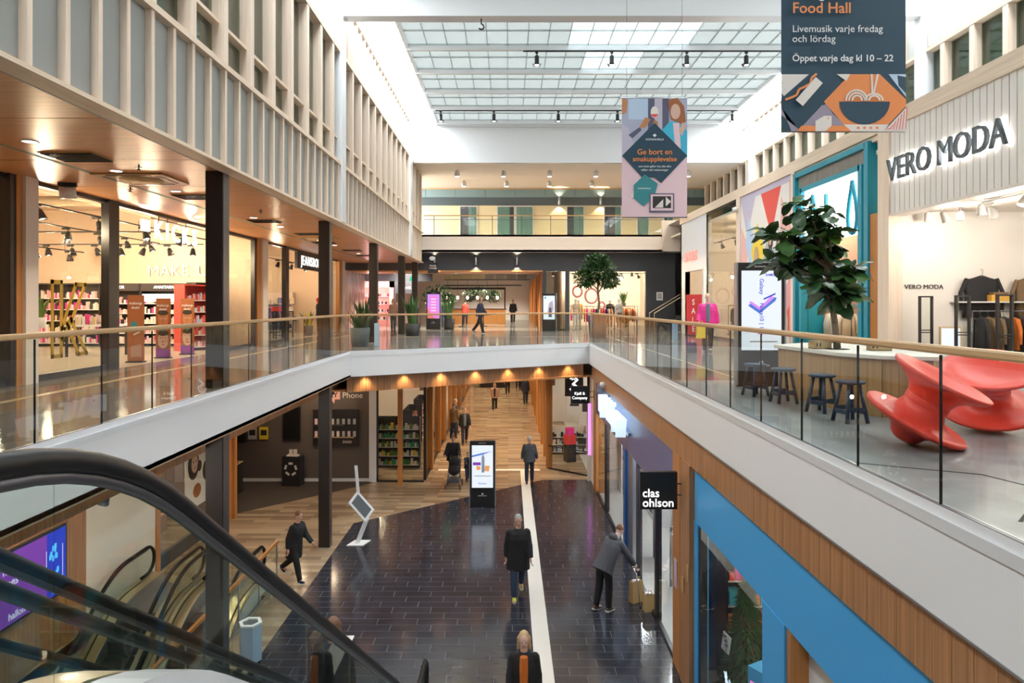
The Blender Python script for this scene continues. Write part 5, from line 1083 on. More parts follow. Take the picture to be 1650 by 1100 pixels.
def stand_banner(loc, w, h, label, face=True):
    t = thing('banner_stand', loc, R(6), label, 'banner'); B().box(-w/2,w/2,-.015,.015,.02,h,'c_brown').build('panel', t); B().box(-w/2-.01,w/2+.01,-.10,.10,0,.03,'black').build('foot', t)
    b = B(); y = -.0165; P_ = lambda c, rx, rz_, m, k=0, n=18: b.poly([(c[0]+rx*math.cos(2*math.pi*i/n), y-.0006*k, c[1]+rz_*math.sin(2*math.pi*i/n)) for i in range(n)], m)
    b.poly([(-w/2+.02,y,h*.55),(w/2-.02,y,h*.55),(w/2-.02,y,h*.8),(-w/2+.02,y,h*.8)], 'c_brown')
    if face:
        for zc, tone in ((.64,'c_face'),(.30,'skin_pale')):
            P_((0,h*zc), w*.37, h*.135, tone, 1); P_((0,h*(zc+.115)), w*.36, h*.045, 'hair_dark', 2)
            for s in (-1,1): P_((s*w*.15,h*(zc+.02)), w*.07, h*.012, 'eye_white', 3, 10); P_((s*w*.15,h*(zc+.02)), w*.032, h*.010, 'ink', 4, 8); b.obox((s*w*.15,y-.003,h*(zc+.045)), (w*.17,.001,h*.007), 'hair_dark')
            b.poly([(-w*.03,y-.003,h*zc),(w*.05,y-.003,h*(zc-.04)),(-w*.05,y-.003,h*(zc-.04))], 'c_brown'); P_((0,h*(zc-.075)), w*.12, h*.014, 'lip', 4, 10)
        P_((0,h*.47), w*.13, w*.13, 'c_teal', 5); b.poly([(-w/2,y-.004,.03),(w/2,y-.004,.03),(w/2,y-.004,h*.14),(-w/2,y-.004,h*.17)], 'c_purple')
    else:
        P_((-w*.1,h*.56), w*.22, w*.22, 'c_teal', 2); b.poly([(-w*.3,y-.002,h*.08),(w*.35,y-.002,h*.08),(w*.35,y-.002,h*.28),(-w*.3,y-.002,h*.24)], 'cloth_tan'); b.obox((.02,y-.003,h*.43),(w*.4,.001,.03),'c_offwhite',(0,R(-25),0)); P_((.03,h*.33), w*.3, h*.05, 'c_brown', 3)
    b.build('print', t)
    text('makeup', (0,y-.005,h*.88), .095, 'plain_white', '-y', t, .002, .012); text('deals!', (0,y-.005,h*.815), .085, 'plain_white', '-y', t, .002, .012)
stand_banner((-9.0,16.5,UP+.006), .38, 1.62, 'orange brown banner stand with a teal badge at the cosmetics shop entrance', False)
stand_banner((-8.97,17.75,UP+.006), .36, 1.56, 'first face banner stand at the cosmetics shop entrance'); stand_banner((-8.95,19.05,UP+.006), .36, 1.56, 'second face banner stand, nearer the dark column')
t = thing('demo_easel', (-10.3,14.1,UP+.006), R(-20), 'black reading stand inside the cosmetics window', 'stand'); B().tube([(0,0,0),(0,0,1.0)], .015, 'black', 6).build('pole', t); B().obox((0,0,1.1),(.36,.04,.26),'black',(R(-30),0,0)).build('tray', t); B().lathe([(.18,0),(.18,.02),(.02,.03)], 'black', n=16).build('foot', t)
b = B()
for z, y0, r in ((9.25,12.8,.16),(9.4,15.5,.2),(9.3,18.5,.14)): b.tube([(-16.5,y0,z),(-9,y0,z)], r, 'cloth_beige', 10)
b.tube([(-11,9,9.35),(-11,22.5,9.35)], .2, 'cloth_beige', 10); b.build('air_duct', label='cream painted air ducts under the cosmetics shop ceiling', cat='duct')

# ---- clothes
def garment_mesh(m, L=.75, W=.42, T=.07, sleeves=True):
    b = B(); sec = [(0,.06),(.05,.20),(.10,W*.5),(.45,W*.47),(1,W*.56)]; vs = []
    for u, hw in sec:
        for k in range(8): a = 2*math.pi*k/8; vs.append((hw*math.cos(a), T*(.6+.4*u)*math.sin(a), -u*L))
    fs = [(i*8+k,i*8+(k+1)%8,i*8+8+(k+1)%8,i*8+8+k) for i in range(4) for k in range(8)] + [tuple(range(8))[::-1], tuple(range(32,40))]; b.add(vs, fs, m, True)
    if sleeves:
        for s in (-1,1): b.tube([(s*W*.42,0,-.07*L),(s*W*.6,0,-.4*L),(s*W*.58,0,-.82*L)], [.045,.042,.038], m, 6)
    return b.mesh('garment')
_gm = {}
def garment(loc, rz, m, label, group, L=.75, sleeves=True, W=.42):
    k = (m,L,sleeves,W)
    if k not in _gm: _gm[k] = garment_mesh(m,L,W,.045,sleeves)
    t = thing('hanging_garment', loc, rz, label, 'clothes', group); link('garment', _gm[k], t)
    if 'hook' not in _gm: _gm['hook'] = B().tube([(-.15,0,-.05),(0,0,.02),(.15,0,-.05)], .006, 'dark_steel', 5).tube([(0,0,.02),(.023,0,.06),(.0235,0,.13),(.016,0,.147),(0,0,.1515),(-.016,0,.147),(-.0225,0,.128)], .005, 'dark_steel', 5).mesh('hanger')
    link('hanger', _gm['hook'], t); return t
def rack(loc, L, rz, mats, label, glabel, n, h=1.35, gl=.75, m='dark_steel', sleeves=True):
    t = thing('clothes_rack', loc, rz, label, 'clothes rack'); B().tube([(-L/2,0,h),(L/2,0,h)], .014, m, 8).build('rail', t)
    for s in (-1,1): B().tube([(s*L/2,0,0),(s*L/2,0,h)], .016, m, 8).build('upright', t); B().tube([(s*L/2,-.22,.02),(s*L/2,.22,.02)], .016, m, 8).build('foot', t)
    for i in range(n):
        x = -L/2+.1+(L-.2)*(i+.5)/n; c, s_ = math.cos(rz), math.sin(rz)
        garment((loc[0]+x*c, loc[1]+x*s_, loc[2]+h-.13), rz+R(90)+rg.uniform(-.05,.05), mats[i % len(mats)], glabel, glabel, gl*rg.choice((1,.9,1.1)), sleeves)
def mannequin(loc, rz, top, bottom, label, h=1.75, head='plain_white'):
    t = thing('mannequin', loc, rz, label, 'mannequin'); k = h/1.75
    b = B(); b.ell((0,0,1.62*k),(.085,.10,.125),head); b.cap((0,0,1.40*k),(0,0,1.52*k),.045,.045,head); b.build('head', t)
    b = B(); b.ell((0,0,1.25*k),(.20,.12,.22),top); b.ell((0,0,1.02*k),(.16,.11,.2),top)
    for s in (-1,1): b.cap((s*.19,0,1.36*k),(s*.25,.02,1.08*k),.055,.045,top); b.cap((s*.25,.02,1.08*k),(s*.23,-.05,.84*k),.043,.033,top)
    b.build('top_garment', t); b = B()
    b.ell((0,0,.88*k),(.17,.12,.12),bottom)
    for s in (-1,1): b.cap((s*.085,0,.84*k),(s*.10,0,.48*k),.085,.06,bottom); b.cap((s*.10,0,.48*k),(s*.10,.01,.08*k),.06,.04,bottom); b.ell((s*.10,-.05,.05),(.04,.11,.04),head)
    b.build('legs', t); B().lathe([(.2,0),(.2,.015),(.001,.02)], 'steel', n=18).build('base', t); return t
# jeans shop
rack((-10.2,29.3,UP+.006), 2.2, R(90), ('cloth_jeans','cloth_bluegrey','cloth_navy'), 'rack of jeans behind the jeans shop entrance', 'blue denim garment on the jeans shop rack', 10)
rack((-11.4,31.6,UP+.006), 2.0, 0, ('cloth_jeans','cloth_black','cloth_beige','cloth_grey'), 'rack at the back of the jeans shop', 'mixed garment on the rear jeans shop rack', 9)
mannequin((-9.6,25.0,UP+.006), R(90), 'cloth_mustard', 'cloth_jeans', 'mannequin in a mustard jacket in the jeans shop window'); mannequin((-10.3,24.6,UP+.006), R(70), 'cloth_beige', 'cloth_black', 'pale mannequin behind the mustard one')
mannequin((-9.3,33.4,UP+.006), R(100), 'cloth_navy', 'cloth_black', 'dark mannequin with a red cap by the jeans shop pillar', head='cloth_red'); mannequin((-11.2,28.2,UP+.006), R(60), 'cloth_bluegrey', 'cloth_jeans', 'mannequin in a blue grey shirt deep in the jeans shop')
t = thing('cube_display_stand', (-9.5,28.3,UP+.006), R(80), 'black cube frame display table at the jeans shop entrance', 'display'); b = B()
for x in (-.7,0,.7):
    for y in (-.25,.25): b.box(x-.02,x+.02,y-.02,y+.02,0,1.1,'black')
for z in (.4,1.08):
    for y in (-.25,.25): b.box(-.72,.72,y-.02,y+.02,z,z+.04,'black')
    for x in (-.7,0,.7): b.box(x-.02,x+.02,-.25,.25,z,z+.04,'black')
b.build('frame', t); B().box(-.65,.65,-.22,.22,.44,.56,'cloth_jeans').box(-.3,.05,-.2,.2,1.12,1.3,'cloth_red').build('folded_clothes', t)
t = thing('roll_up_poster', (-9.15,25.7,UP+.006), R(70), 'narrow purple poster inside the jeans shop window', 'poster'); B().box(-.15,.15,-.01,.01,.02,1.5,'c_purple').build('sheet', t); B().box(-.18,.18,-.06,.06,0,.03,'black').build('foot', t)
palm((-8.95,30.6,UP+.006), .8, 'yellow green potted plant at the jeans shop entrance', 30, .2, .45, 'pot_grey', ('leaf_light','leaf','c_yellow'))
shelf_unit((-12.5,34.3,UP+.006), 3.4, 2.0, .4, 0, 4, 'long folded denim shelf on the far jeans shop wall', 'pale_wood', ('cloth_jeans','cloth_bluegrey','cloth_beige','cloth_white'), dens=.3)
# white fashion store
for i, Y in enumerate((14.8,13.6,12.45)):
    t = thing('security_gate', (9.05,Y,UP+.005), 0, ['first black framed security gate, next to the inner wall lettering','second black framed security gate in the white store entrance','third black framed security gate in front of the hanging clothes'][i], 'security gate')
    b = B()
    for x in (-.13,.13): b.box(x-.018,x+.018,-.03,.03,.0,1.58,'black')
    for z in (1.55,.83,.78): b.box(-.13,.13,-.03,.03,z,z+.02 if z < 1 else z+.03,'black')
    b.build('frame', t); B().box(-.15,.15,-.06,.06,0,.36,'charcoal').build('base', t); B().box(-.11,.11,-.006,.006,.36,1.55,'glass').build('pane', t)
t = thing('framed_screen', (9.45,14.6,UP+.005), 0, 'framed white screen leaning between the security gates', 'screen'); B().box(-.23,.23,-.02,.02,.28,.92,'cardboard').build('frame', t); B().box(-.2,.2,-.024,-.02,.31,.89,'s_white').build('picture', t); B().box(-.2,.2,-.1,.1,0,.02,'steel').box(-.02,.02,-.02,.02,0,.3,'steel').build('foot', t)
garment((10.75,15.5,UP+2.05), 0, 'cloth_black', 'black patterned jacket hung flat on the white store wall', 'wall jackets', .95, True, .8); garment((11.85,15.5,UP+2.02), 0, 'cloth_brown', 'dark brown jacket hung on the white store wall at the picture edge', 'wall jackets', .95, True, .7)
rack((11.4,15.0,UP+.005), 2.4, 0, ('cloth_black','cloth_brown','cloth_brown','cloth_black','cloth_orange','cloth_black','cloth_black','cloth_white','cloth_grey'), 'wall rail of dark clothes in the white fashion store', 'garment on the white store wall rail', 13, 1.25, .8)
t = thing('wall_shelf', (11.4,15.44,UP+1.44), 0, 'white shelf with folded knitwear in the white fashion store', 'shelf'); B().box(-1.3,1.3,-.16,.18,0,.03,'plain_white').build('board', t); B().box(-.55,-.1,-.12,.12,.03,.18,'cloth_mustard').box(-.5,-.15,-.1,.12,.18,.24,'cloth_brown').box(.4,.9,-.1,.1,.03,.12,'cloth_white').build('folded_clothes', t)
t = thing('ceiling_gimbal_light', (11.0,14.2,8.62), 0, 'black twin box gimbal light in the white fashion store', 'ceiling light'); B().tube([(0,0,0),(0,0,-.32)], .02, 'black', 6).build('rod', t); B().box(-.17,.17,-.12,.12,-.5,-.36,'black').box(-.17,.17,-.12,.12,-.68,-.54,'black').build('lamp_box', t)
for k in range(5):
    h = thing('ceiling_drum_light', (9.35+.55*k,15.2-.25*k,8.62), 0, f'{ORD[k]} white drum light above the white store entrance', 'ceiling light', 'white store drum lights'); B().lathe([(.02,0),(.02,-.06),(.075,-.08),(.085,-.27),(.06,-.28)], 'lamp_white', n=12).build('body', h); B().lathe([(.001,-.275),(.06,-.275)], 'glow_lamp', n=12, close=False).build('lens', h)
# childrens shop behind the turquoise frame
rack((9.4,19.3,UP+.006), 1.2, R(-90), ('cloth_beige','cloth_white','cloth_beige','cloth_white'), 'rack of cream coats by the turquoise wall', 'cream coat on the childrens shop rack', 7, 1.3, .8); rack((10.2,18.3,UP+.006), 1.3, 0, ('cloth_mustard','cloth_black','cloth_mustard','cloth_brown'), 'rack of mustard checked jackets in the childrens shop', 'mustard or dark jacket on the childrens shop rack', 8, 1.25, .75)
rack((10.6,17.4,UP+.006), 1.3, 0, ('cloth_mustard','cloth_mustard','cloth_orange','cloth_bluegrey'), 'rack of quilted yellow jackets in the childrens shop', 'yellow quilted jacket on the childrens shop rack', 7, 1.3, .8); rack((11.5,19.2,UP+.006), 2.0, 0, ('cloth_white','cloth_grey','cloth_red','cloth_mustard'), 'rear rack in the childrens shop', 'garment on the rear childrens shop rack', 9)
shelf_unit((12.5,19.8,UP+.006), 3.6, 2.6, .4, 0, 5, 'tall white shelf of bright clothes at the back of the childrens shop', 'warm_white', ('cloth_mustard','cloth_red','cloth_white','cloth_teal','cloth_orange'), dens=.2)
B().box(8.75,9.2,19.9,20.0,UP,9,'turquoise').box(9.2,15,19.97,20.08,UP,10,'cloth_tan').build('wall_childrens_inner', kind=ST)
# fashion shop window and doorway by the stairs
mannequin((9.6,26.2,UP+.006), R(-80), 'cloth_black', 'cloth_black', 'dark mannequin in the fashion shop window'); mannequin((9.8,27.3,UP+.006), R(-90), 'cloth_brown', 'cloth_grey', 'brown dressed mannequin in the fashion shop window')
rack((10.2,28.3,UP+.006), 1.6, R(90), ('cloth_red','cloth_orange','cloth_black','cloth_red'), 'rack of red clothes behind the fashion shop window', 'red or black garment behind the fashion shop window', 9); rack((11,31,UP+.006), 2, 0, ('cloth_grey','cloth_white','cloth_red'), 'rack inside the white shop doorway', 'garment inside the white shop doorway', 8)
t = thing('sale_sign', (8.35,30.6,UP), R(-60), 'tall red sale board beside the white shop doorway', 'sign'); B().box(-.45,.45,-.06,.06,0,1.85,'red_flat').build('board', t); B().box(-.47,.47,-.12,.12,0,.04,'black').build('foot', t)
for i, ch in enumerate('SALE'): text(ch, (0,-.07,1.5-.4*i), .36, 'plain_white', '-y', t, .004, .01, name='letter')
# clothing shop under the balcony
rack((5.2,38.6,UP+.006), 1.6, 0, ('cloth_white','cloth_orange','cloth_rose' if 'cloth_rose' in M else 'cloth_pink','cloth_black'), 'front rack in the shop under the balcony', 'garment on the front rack under the balcony', 10, 1.3); rack((6.7,38.8,UP+.006), 1.3, 0, ('cloth_mustard','cloth_red','cloth_beige'), 'second rack in the shop under the balcony', 'garment on the second rack under the balcony', 9, 1.3)
rack((6.9,40.6,UP+.006), 1.2, 0, ('cloth_black','cloth_white','cloth_black'), 'rear rack near the dark wall in the shop under the balcony', 'garment on the rear rack under the balcony', 8, 1.3); rack((4.4,41.5,UP+.006), 1.5, 0, ('cloth_pink','cloth_white','cloth_orange'), 'rear rack behind the indoor tree', 'garment on the rear rack behind the indoor tree', 8, 1.3)
for i, (x,y,c1,c2) in enumerate(((3.75,38.0,'cloth_beige','cloth_white'),(4.05,39.4,'cloth_mustard','cloth_beige'),(5.9,39.6,'cloth_black','cloth_black'),(6.2,38.2,'cloth_white','cloth_tan'),(2.5,38.6,'cloth_beige','cloth_beige'))):
    mannequin((x,y,UP+.006), .2*i, c1, c2, ['cream dressed mannequin at the shop corner under the balcony','mustard topped mannequin in the shop under the balcony','black dressed mannequin in the shop under the balcony','white topped mannequin in the shop under the balcony','beige mannequin in the narrow window by the passage'][i])
for i, (x,z,r) in enumerate(((4.75,7.0,.36),(3.95,7.25,.26),(5.35,6.45,.17))):
    t = thing('ring_ornament', (x,39.0,z), 0, ['large rose ring ornament hanging in the shop under the balcony','rose ring ornament near the shop corner post','small rose ring ornament above the rack'][i], 'decoration'); B().tube([(r*math.cos(k*.2618),0,r*1.15*math.sin(k*.2618)) for k in range(25)], .06, 'c_rose', 8).build('ring', t); B().tube([(0,0,r*1.15),(0,0,8.7-z)], .005, 'dark_steel', 5).build('cord', t)
palm((7.0,41.5,UP+1.3), .9, 'hanging style green plant above the rear rack under the balcony', 26, .16, .2); palm((2.6,40.4,UP+.006), 1.9, 'tall plant in the narrow window by the passage', 24, .2, .4, spread=.18)
B().box(6.7,7.3,41.2,41.8,UP,UP+1.3,'pale_wood').build('display_plinth', label='pale wooden plinth carrying the green plant under the balcony', cat='plinth')
t = thing('shop_sign', (6.0,38.4,8.0), 0, 'white hanging letters in the shop under the balcony', 'sign'); text('Gina', (0,0,0), .5, 'glow_sign', '-y', t, .05, .01); B().tube([(-.3,0,.2),(-.3,0,.7)], .01, 'dark_steel', 5).tube([(.3,0,.2),(.3,0,.7)], .01, 'dark_steel', 5).build('hanger', t)
t = thing('wall_notice', (8.2,36.98,6.95), 0, 'small white framed notice on the dark wall by the stairs', 'notice'); B().box(-.17,.17,-.02,.015,-.22,.22,'plain_white').build('frame', t); B().box(-.12,.12,-.023,-.02,-.16,.16,'c_grey').build('sheet', t)
# stairs
t = thing('staircase', (7.6,35.6,UP), 0, 'short dark staircase with brass handrails rising by the dark wall', 'stairs')
for k in range(8): B().box(.3+k*.28,2.9,-.1,1.2,k*.165,(k+1)*.165,'charcoal').build('step', t)
for y in (-.08,1.15): B().tube([(0,y,.0),(0,y,.95),(1.9,y,2.1),(2.2,y,2.1)], .022, 'brass_steel', 8).build('handrail', t)
# far upper passage: pink shop, grey shop, food court
t = thing('pink_shop_front', (-8.6,44.0,UP), 0, 'distant glowing pink shop front with shelves', 'shop front'); B().box(-1.4,-1.15,-.1,.1,0,2.9,'c_blush').build('pillar', t); B().box(.95,1.25,-.1,.1,0,2.9,'c_blush').build('pillar', t); B().box(-1.4,1.25,-.1,.1,2.5,2.9,'c_blush').build('header', t); B().box(-1.15,.95,.5,.55,0,2.5,'salmon').build('back_panel', t)
for k in range(4): B().box(-1.1,.9,.2,.5,.4+k*.5,.43+k*.5,'plain_white').build('shelf', t)
b = B()
for k in range(4):
    for j in range(16): b.box(-1.05+j*.12,-.97+j*.12,.25,.4,.43+k*.5,.6+k*.5,rg.choice(('c_pink','ink','c_red','c_offwhite')))
b.build('products', t, kind='stuff')
t = thing('grey_shop_front', (-6.6,43.9,UP), 0, 'distant grey shop front with a pale sign', 'shop front'); B().box(-.7,.7,-.1,.1,2.1,2.9,'cloth_grey').build('header', t); text('ADVOK', (0,-.11,2.45), .22, 'plain_white', '-y', t, .01, .005); B().box(-.7,-.62,-.1,.1,0,2.1,'cloth_grey').build('pillar', t); B().box(.62,.7,-.1,.1,0,2.1,'cloth_grey').build('pillar', t); B().box(-.6,.6,.1,.14,0,2.1,'cloth_tan').build('door', t)
lamp('pink_shop_glow', 'POINT', (-8.6,43.2,7.4), 120, (1,.6,.6), .2)  # bare point light added to brighten the pink shop, no lamp around it
t = thing('food_counter', (-2.6,50,UP), 0, 'long wooden food counter in the distant food court', 'counter'); B().box(-2.4,2.4,-.4,.4,0,1.05,'oak_post').build('body', t); B().box(-2.5,2.5,-.45,.45,1.05,1.1,'black').build('worktop', t); B().box(-2.4,2.4,.0,.1,2.5,2.65,'black').box(-2.4,-2.3,0,.1,1.1,2.6,'black').box(2.3,2.4,0,.1,1.1,2.6,'black').build('canopy_frame', t)
for k in range(6):
    h = thing('pendant_bulb', (-4.4+.72*k,49.6,UP+1.9), 0, f'{ORD[k]} glowing bulb over the food counter, counted from the palms', 'pendant lamp', 'food court bulbs'); B().ell((0,0,0),(.1,.1,.13),'glow_warm',10).build('bulb', h); B().tube([(0,0,.12),(0,0,1.25)], .01, 'black', 5).build('cord', h)
t = thing('potted_tree', (-4.6,44.5,UP), 0, 'broad dark green bush towering in the distant food court', 'tree'); pot(t, .5, .7); B().tube([(0,0,.6),(0,0,1.6)], .06, 'bark', 6).build('trunk', t); leafcloud('foliage', t, [((0,0,2.1),(.95,.8,.6)),((.4,0,1.6),(.8,.6,.5)),((-.4,0,1.8),(.7,.6,.5))], 1500, .2, .1, ['leaf','leaf_dark'], 8)
t = thing('potted_tree', (-2.0,51.2,UP), 0, 'leafy tree behind the distant food counter', 'tree'); pot(t, .4, .6); B().tube([(0,0,.5),(0,0,1.6)], .05, 'bark', 6).build('trunk', t); leafcloud('foliage', t, [((0,0,2.2),(.9,.7,.5)),((.9,0,2.0),(.6,.5,.4)),((-.8,0,2.1),(.6,.5,.4))], 1100, .2, .1, ['leaf','leaf_dark'], 9)
for i, (x,y) in enumerate(((-3.9,42.5),(-2.9,43.2),(-1.6,44.0))):
    t = thing('cafe_table', (x,y,UP), 0, ['dark cafe table beside the broad bush','dark cafe table in front of the food counter','dark cafe table nearest the open passage'][i], 'table'); B().lathe([(.001,.72),(.4,.72),(.4,.75),(.001,.75)], 'black', n=18).build('table_top', t); B().tube([(0,0,.02),(0,0,.72)], .03, 'black', 8).build('stem', t); B().lathe([(.25,0),(.25,.02),(.03,.04)], 'black', n=16).build('foot', t)
t = thing('hanging_lounge_sign', (-4.0,36.3,UP+3.35), 0, 'small black hanging sign with white lettering near the end of the oak soffit', 'sign'); B().box(-.27,.27,-.04,.04,-.28,.28,'black').build('board', t); text('Family\nLounge', (0,-.045,.05), .14, 'plain_white', '-y', t, .004, .012); B().tube([(0,0,.28),(0,0,.86)], .01, 'black', 5).build('rod', t); B().ell((-.05,0,.5),(.16,.05,.12),'plain_white',10).build('emblem', t)
t = thing('exit_sign', (-5.6,40.5,8.0), 0, 'green and yellow exit sign in the far upper passage', 'sign'); B().box(-.22,.22,-.03,.03,-.12,.14,'s_green').build('panel', t); B().box(-.1,.1,-.03,.03,-.5,-.16,'c_yellow').build('lower_panel', t); B().tube([(0,0,.14),(0,0,.28)], .01, 'black', 5).build('rod', t)

# ---------------- LOWER LEVEL
# phone repair room
text('Fix', (-8.02+.9,25.08,3.18), .3, 'c_offwhite', '-y', None, .01, 0, name='wall_lettering', label='first word of the phone repair wall lettering', cat='lettering')
t = thing('speech_bubble_sign', (-6.45,25.08,3.17), 0, 'salmon speech bubble with the word MY on the brown wall', 'sign'); B().prism([(-.27,-.01,-.15),(-.05,-.01,-.15),(.05,-.01,-.3),(.08,-.01,-.15),(.27,-.01,-.15),(.27,-.01,.16),(-.27,-.01,.16)], (0,.02,0), 'c_blush').build('bubble', t); text('MY', (0,-.018,0), .27, 'ink', '-y', t, .006, .015)
text('Phone', (-5.72,25.08,3.16), .3, 'c_offwhite', '-y', None, .01, 0, name='wall_lettering', label='last word of the phone repair wall lettering, beside the bubble', cat='lettering')
t = thing('phone_display_board', (-6.25,25.06,1.95), 0, 'black board with phone cases on the brown wall', 'display'); B().box(-.9,.75,-.06,.03,-.62,.7,'black').build('board', t); b = B()
for k in range(16): x, z = -.78+.2*(k % 8), (-.3,.15)[k//8]; b.box(x-.05,x+.05,-.09,-.06,z+.02,z+.22,rg.choice(('c_offwhite','c_grey','c_pink')))
b.build('phone_case', t, kind='stuff'); B().box(-.85,.6,-.12,-.06,-.32,-.29,'cardboard').box(-.85,.2,-.12,-.06,.13,.155,'dark_steel').build('ledge', t); text('ZAGG', (.35,-.065,-.48), .12, 'c_offwhite', '-y', t, .004, .01)
t = thing('wall_screen', (-7.95,25.06,2.15), 0, 'switched off black screen on the brown wall', 'screen'); B().box(-.32,.32,-.05,.03,-.62,.62,'black').build('casing', t); B().box(-.29,.29,-.053,-.05,-.58,.58,'rubber').build('glass', t)
for i, (x, m1, m2) in enumerate(((-9.4,'c_grey','ink'),(-8.98,'c_yellow','ink'))):
    t = thing('wall_poster', (x,25.07,1.78), 0, ['grey printed poster on the brown wall','yellow printed poster on the brown wall'][i], 'poster'); B().box(-.16,.16,-.01,.01,-.23,.23,m1).build('sheet', t); B().box(-.11,.11,-.013,-.01,-.08,.12,m2).build('print', t)
t = thing('recycling_box', (-7.75,24.6,0), R(-8), 'black recycling box with a pale arrow emblem', 'bin'); B().box(-.33,.33,-.2,.2,.0,1.05,'black_matt').build('body', t); b = B()
for k in range(5): a = R(90+72*k); b.obox((.2*math.cos(a),-.205,.62+.2*math.sin(a)),(.16,.006,.08),'c_offwhite',(0,-a+R(90),0))
b.build('emblem', t); B().box(-.22,.2,-.1,.1,1.05,1.09,'c_offwhite').build('tray', t)
for x in (-.08,.08): B().box(x-.05,x+.05,-.05,.05,1.09,1.28,'c_offwhite').build('box_item', t)
t = thing('service_desk', (-9.75,22.6,0), 0, 'black service desk with yellow and white items in the phone repair room', 'desk'); B().box(-.5,.5,-1.2,1.2,0,1.05,'black_matt').build('body', t); B().box(.1,.55,-.2,1.1,1.05,1.08,'cardboard').build('shelf', t); b = B()
for k in range(9): b.obox((rg.uniform(.0,.45),-.9+.22*k,1.05+.14),(.1,.1,.24),rg.choice(('c_yellow','c_offwhite','ink')),(R(15),0,0))
b.build('products', t, kind='stuff')
t = thing('phone_display_board', (-10.05,25.05,1.85), 0, 'small black accessory board in the corner of the brown room', 'display'); B().box(-.42,.42,-.05,.03,-.4,.35,'black').build('board', t); B().box(-.3,-.05,-.08,-.05,.0,.06,'c_offwhite').box(-.3,.1,-.1,-.05,.1,.16,'c_red').build('item', t)
# poster shop window
t = thing('window_poster', (-8.9,19.6,1.75), 0, 'tall advertising poster of a dark haired singer in the shop window', 'poster'); B().box(-.01,.01,-.8,.8,-1.0,.75,'paper').build('sheet', t); b = B(); P2 = lambda c, ry, rz_, m, k: b.poly([(.011+.0008*k, c[0]+ry*math.cos(i*.35), c[1]+rz_*math.sin(i*.35)) for i in range(18)], m)
P2((-.32,.22),.34,.42,'hair_dark',1); P2((-.25,.25),.2,.27,'skin_pale',2); P2((.05,.12),.14,.16,'ink',3); P2((-.1,-.55),.25,.2,'c_brown',3); P2((.5,-.1),.25,.3,'hair_dark',1)
for s in (-.33,-.17): P2((s,.3),.04,.02,'ink',4)
P2((-.24,.12),.07,.025,'lip',4); b.build('print', t); B().tube([(0,-.7,.75),(0,-.7,2.07)], .005, 'steel', 5).tube([(0,.7,.75),(0,.7,2.07)], .005, 'steel', 5).build('cable', t)
t = thing('window_poster', (-8.95,17.1,1.5), 0, 'dark blue poster with a white smiling face in the shop window', 'poster'); B().box(-.01,.01,-.4,.4,-1.1,1.0,'blue_dark').build('sheet', t); B().tube([(.02,.13*math.cos(k*.314),.55+.17*math.sin(k*.314)) for k in range(21)], .018, 'plain_white', 6).build('emblem', t); B().tube([(0,0,1.0),(0,0,2.33)], .005, 'steel', 5).build('cable', t)
shelf_unit((-11.6,18.7,0), 3.0, 1.9, .4, R(90), 4, 'pale shelf with blue boxes in the poster shop', 'warm_white', ('c_sky','c_offwhite','c_cyan','c_grey'), dens=.2)
t = thing('display_cube', (-9.3,18.0,0), 0, 'dark hanging display cube in the poster shop window', 'display'); B().box(-.2,.2,-.2,.2,.5,.95,'cloth_tan').build('body', t); B().tube([(-.18,-.18,.95),(-.18,-.18,3.83)], .006, 'black', 5).tube([(.18,.18,.95),(.18,.18,3.83)], .006, 'black', 5).build('cable', t)
# glass corner shop and passage shops
for i, (x,y,rz) in enumerate(((-4.4,27.4,0),(-6.4,26.6,0),(-4.3,30.0,R(90)),(-4.3,33.3,R(90)),(-4.2,37,R(90)),(-4.2,41,R(90)))):
    shelf_unit((x,y,0), 1.7, 2.0, .4, rz, 5, ['lit shelf of green bottles behind the corner glass','second lit shelf in the glass corner shop','shelf of dark goods along the passage glass','shelf next to the passage doorway','shelf in the second passage shop','shelf in the third passage shop'][i], 'black', ('c_green','c_yellow','c_offwhite','leaf_light') if i < 2 else ('ink','c_brown','c_offwhite','cardboard','c_red'), dens=.12)
t = thing('exit_sign', (-2.75,30.5,3.6), 0, 'round green glowing exit lamp in the lower passage', 'sign'); B().lathe([(.001,-.02),(.17,-.02),(.17,.02),(.001,.02)], 's_green', n=18, M4=Matrix.Rotation(R(90),3,'X')).build('disc', t); B().tube([(0,0,.16),(0,0,.23)], .01, 'black', 5).build('rod', t)
t = thing('cosmetics_island', (-1.2,54,0), 0, 'dark kiosk island at the far end of the lower passage', 'kiosk'); B().box(-1.0,1.0,-.5,.5,0,1.1,'black').build('body', t); B().box(-1.05,1.05,-.55,.55,1.1,1.15,'charcoal').build('worktop', t)
# number three shop
t = thing('shop_sign', (2.6,27.0,3.33), 0, 'black square sign with a white looping number three', 'sign'); B().box(-.36,.36,-.04,.04,-.45,.45,'black').build('board', t); B().tube([(-.17,-.06,.25),(0,-.06,.33),(.14,-.06,.2),(-.02,-.06,.04),(.17,-.06,-.1),(.1,-.06,-.27),(-.08,-.06,-.27),(-.16,-.06,-.14)], .035, 'glow_sign', 8).tube([(-.1,-.06,.2),(0,-.06,.24),(.06,-.06,.17),(-.08,-.06,.03),(.08,-.06,-.1),(.03,-.06,-.19),(-.06,-.06,-.17)], .018, 'glow_sign', 6).build('numeral', t); B().tube([(0,0,.45),(0,0,.5)], .01, 'black', 5).build('rod', t)
t = thing('display_pillar', (2.55,28.3,0), .3, 'black pillar with a red product box on top in the number three shop', 'display'); B().box(-.2,.2,-.2,.2,0,.72,'black').build('plinth', t); B().box(-.2,.2,-.2,.2,.74,1.12,'red_flat').build('box_body', t); B().box(-.15,.15,-.12,.12,1.12,1.4,'c_magenta').build('box_top', t)
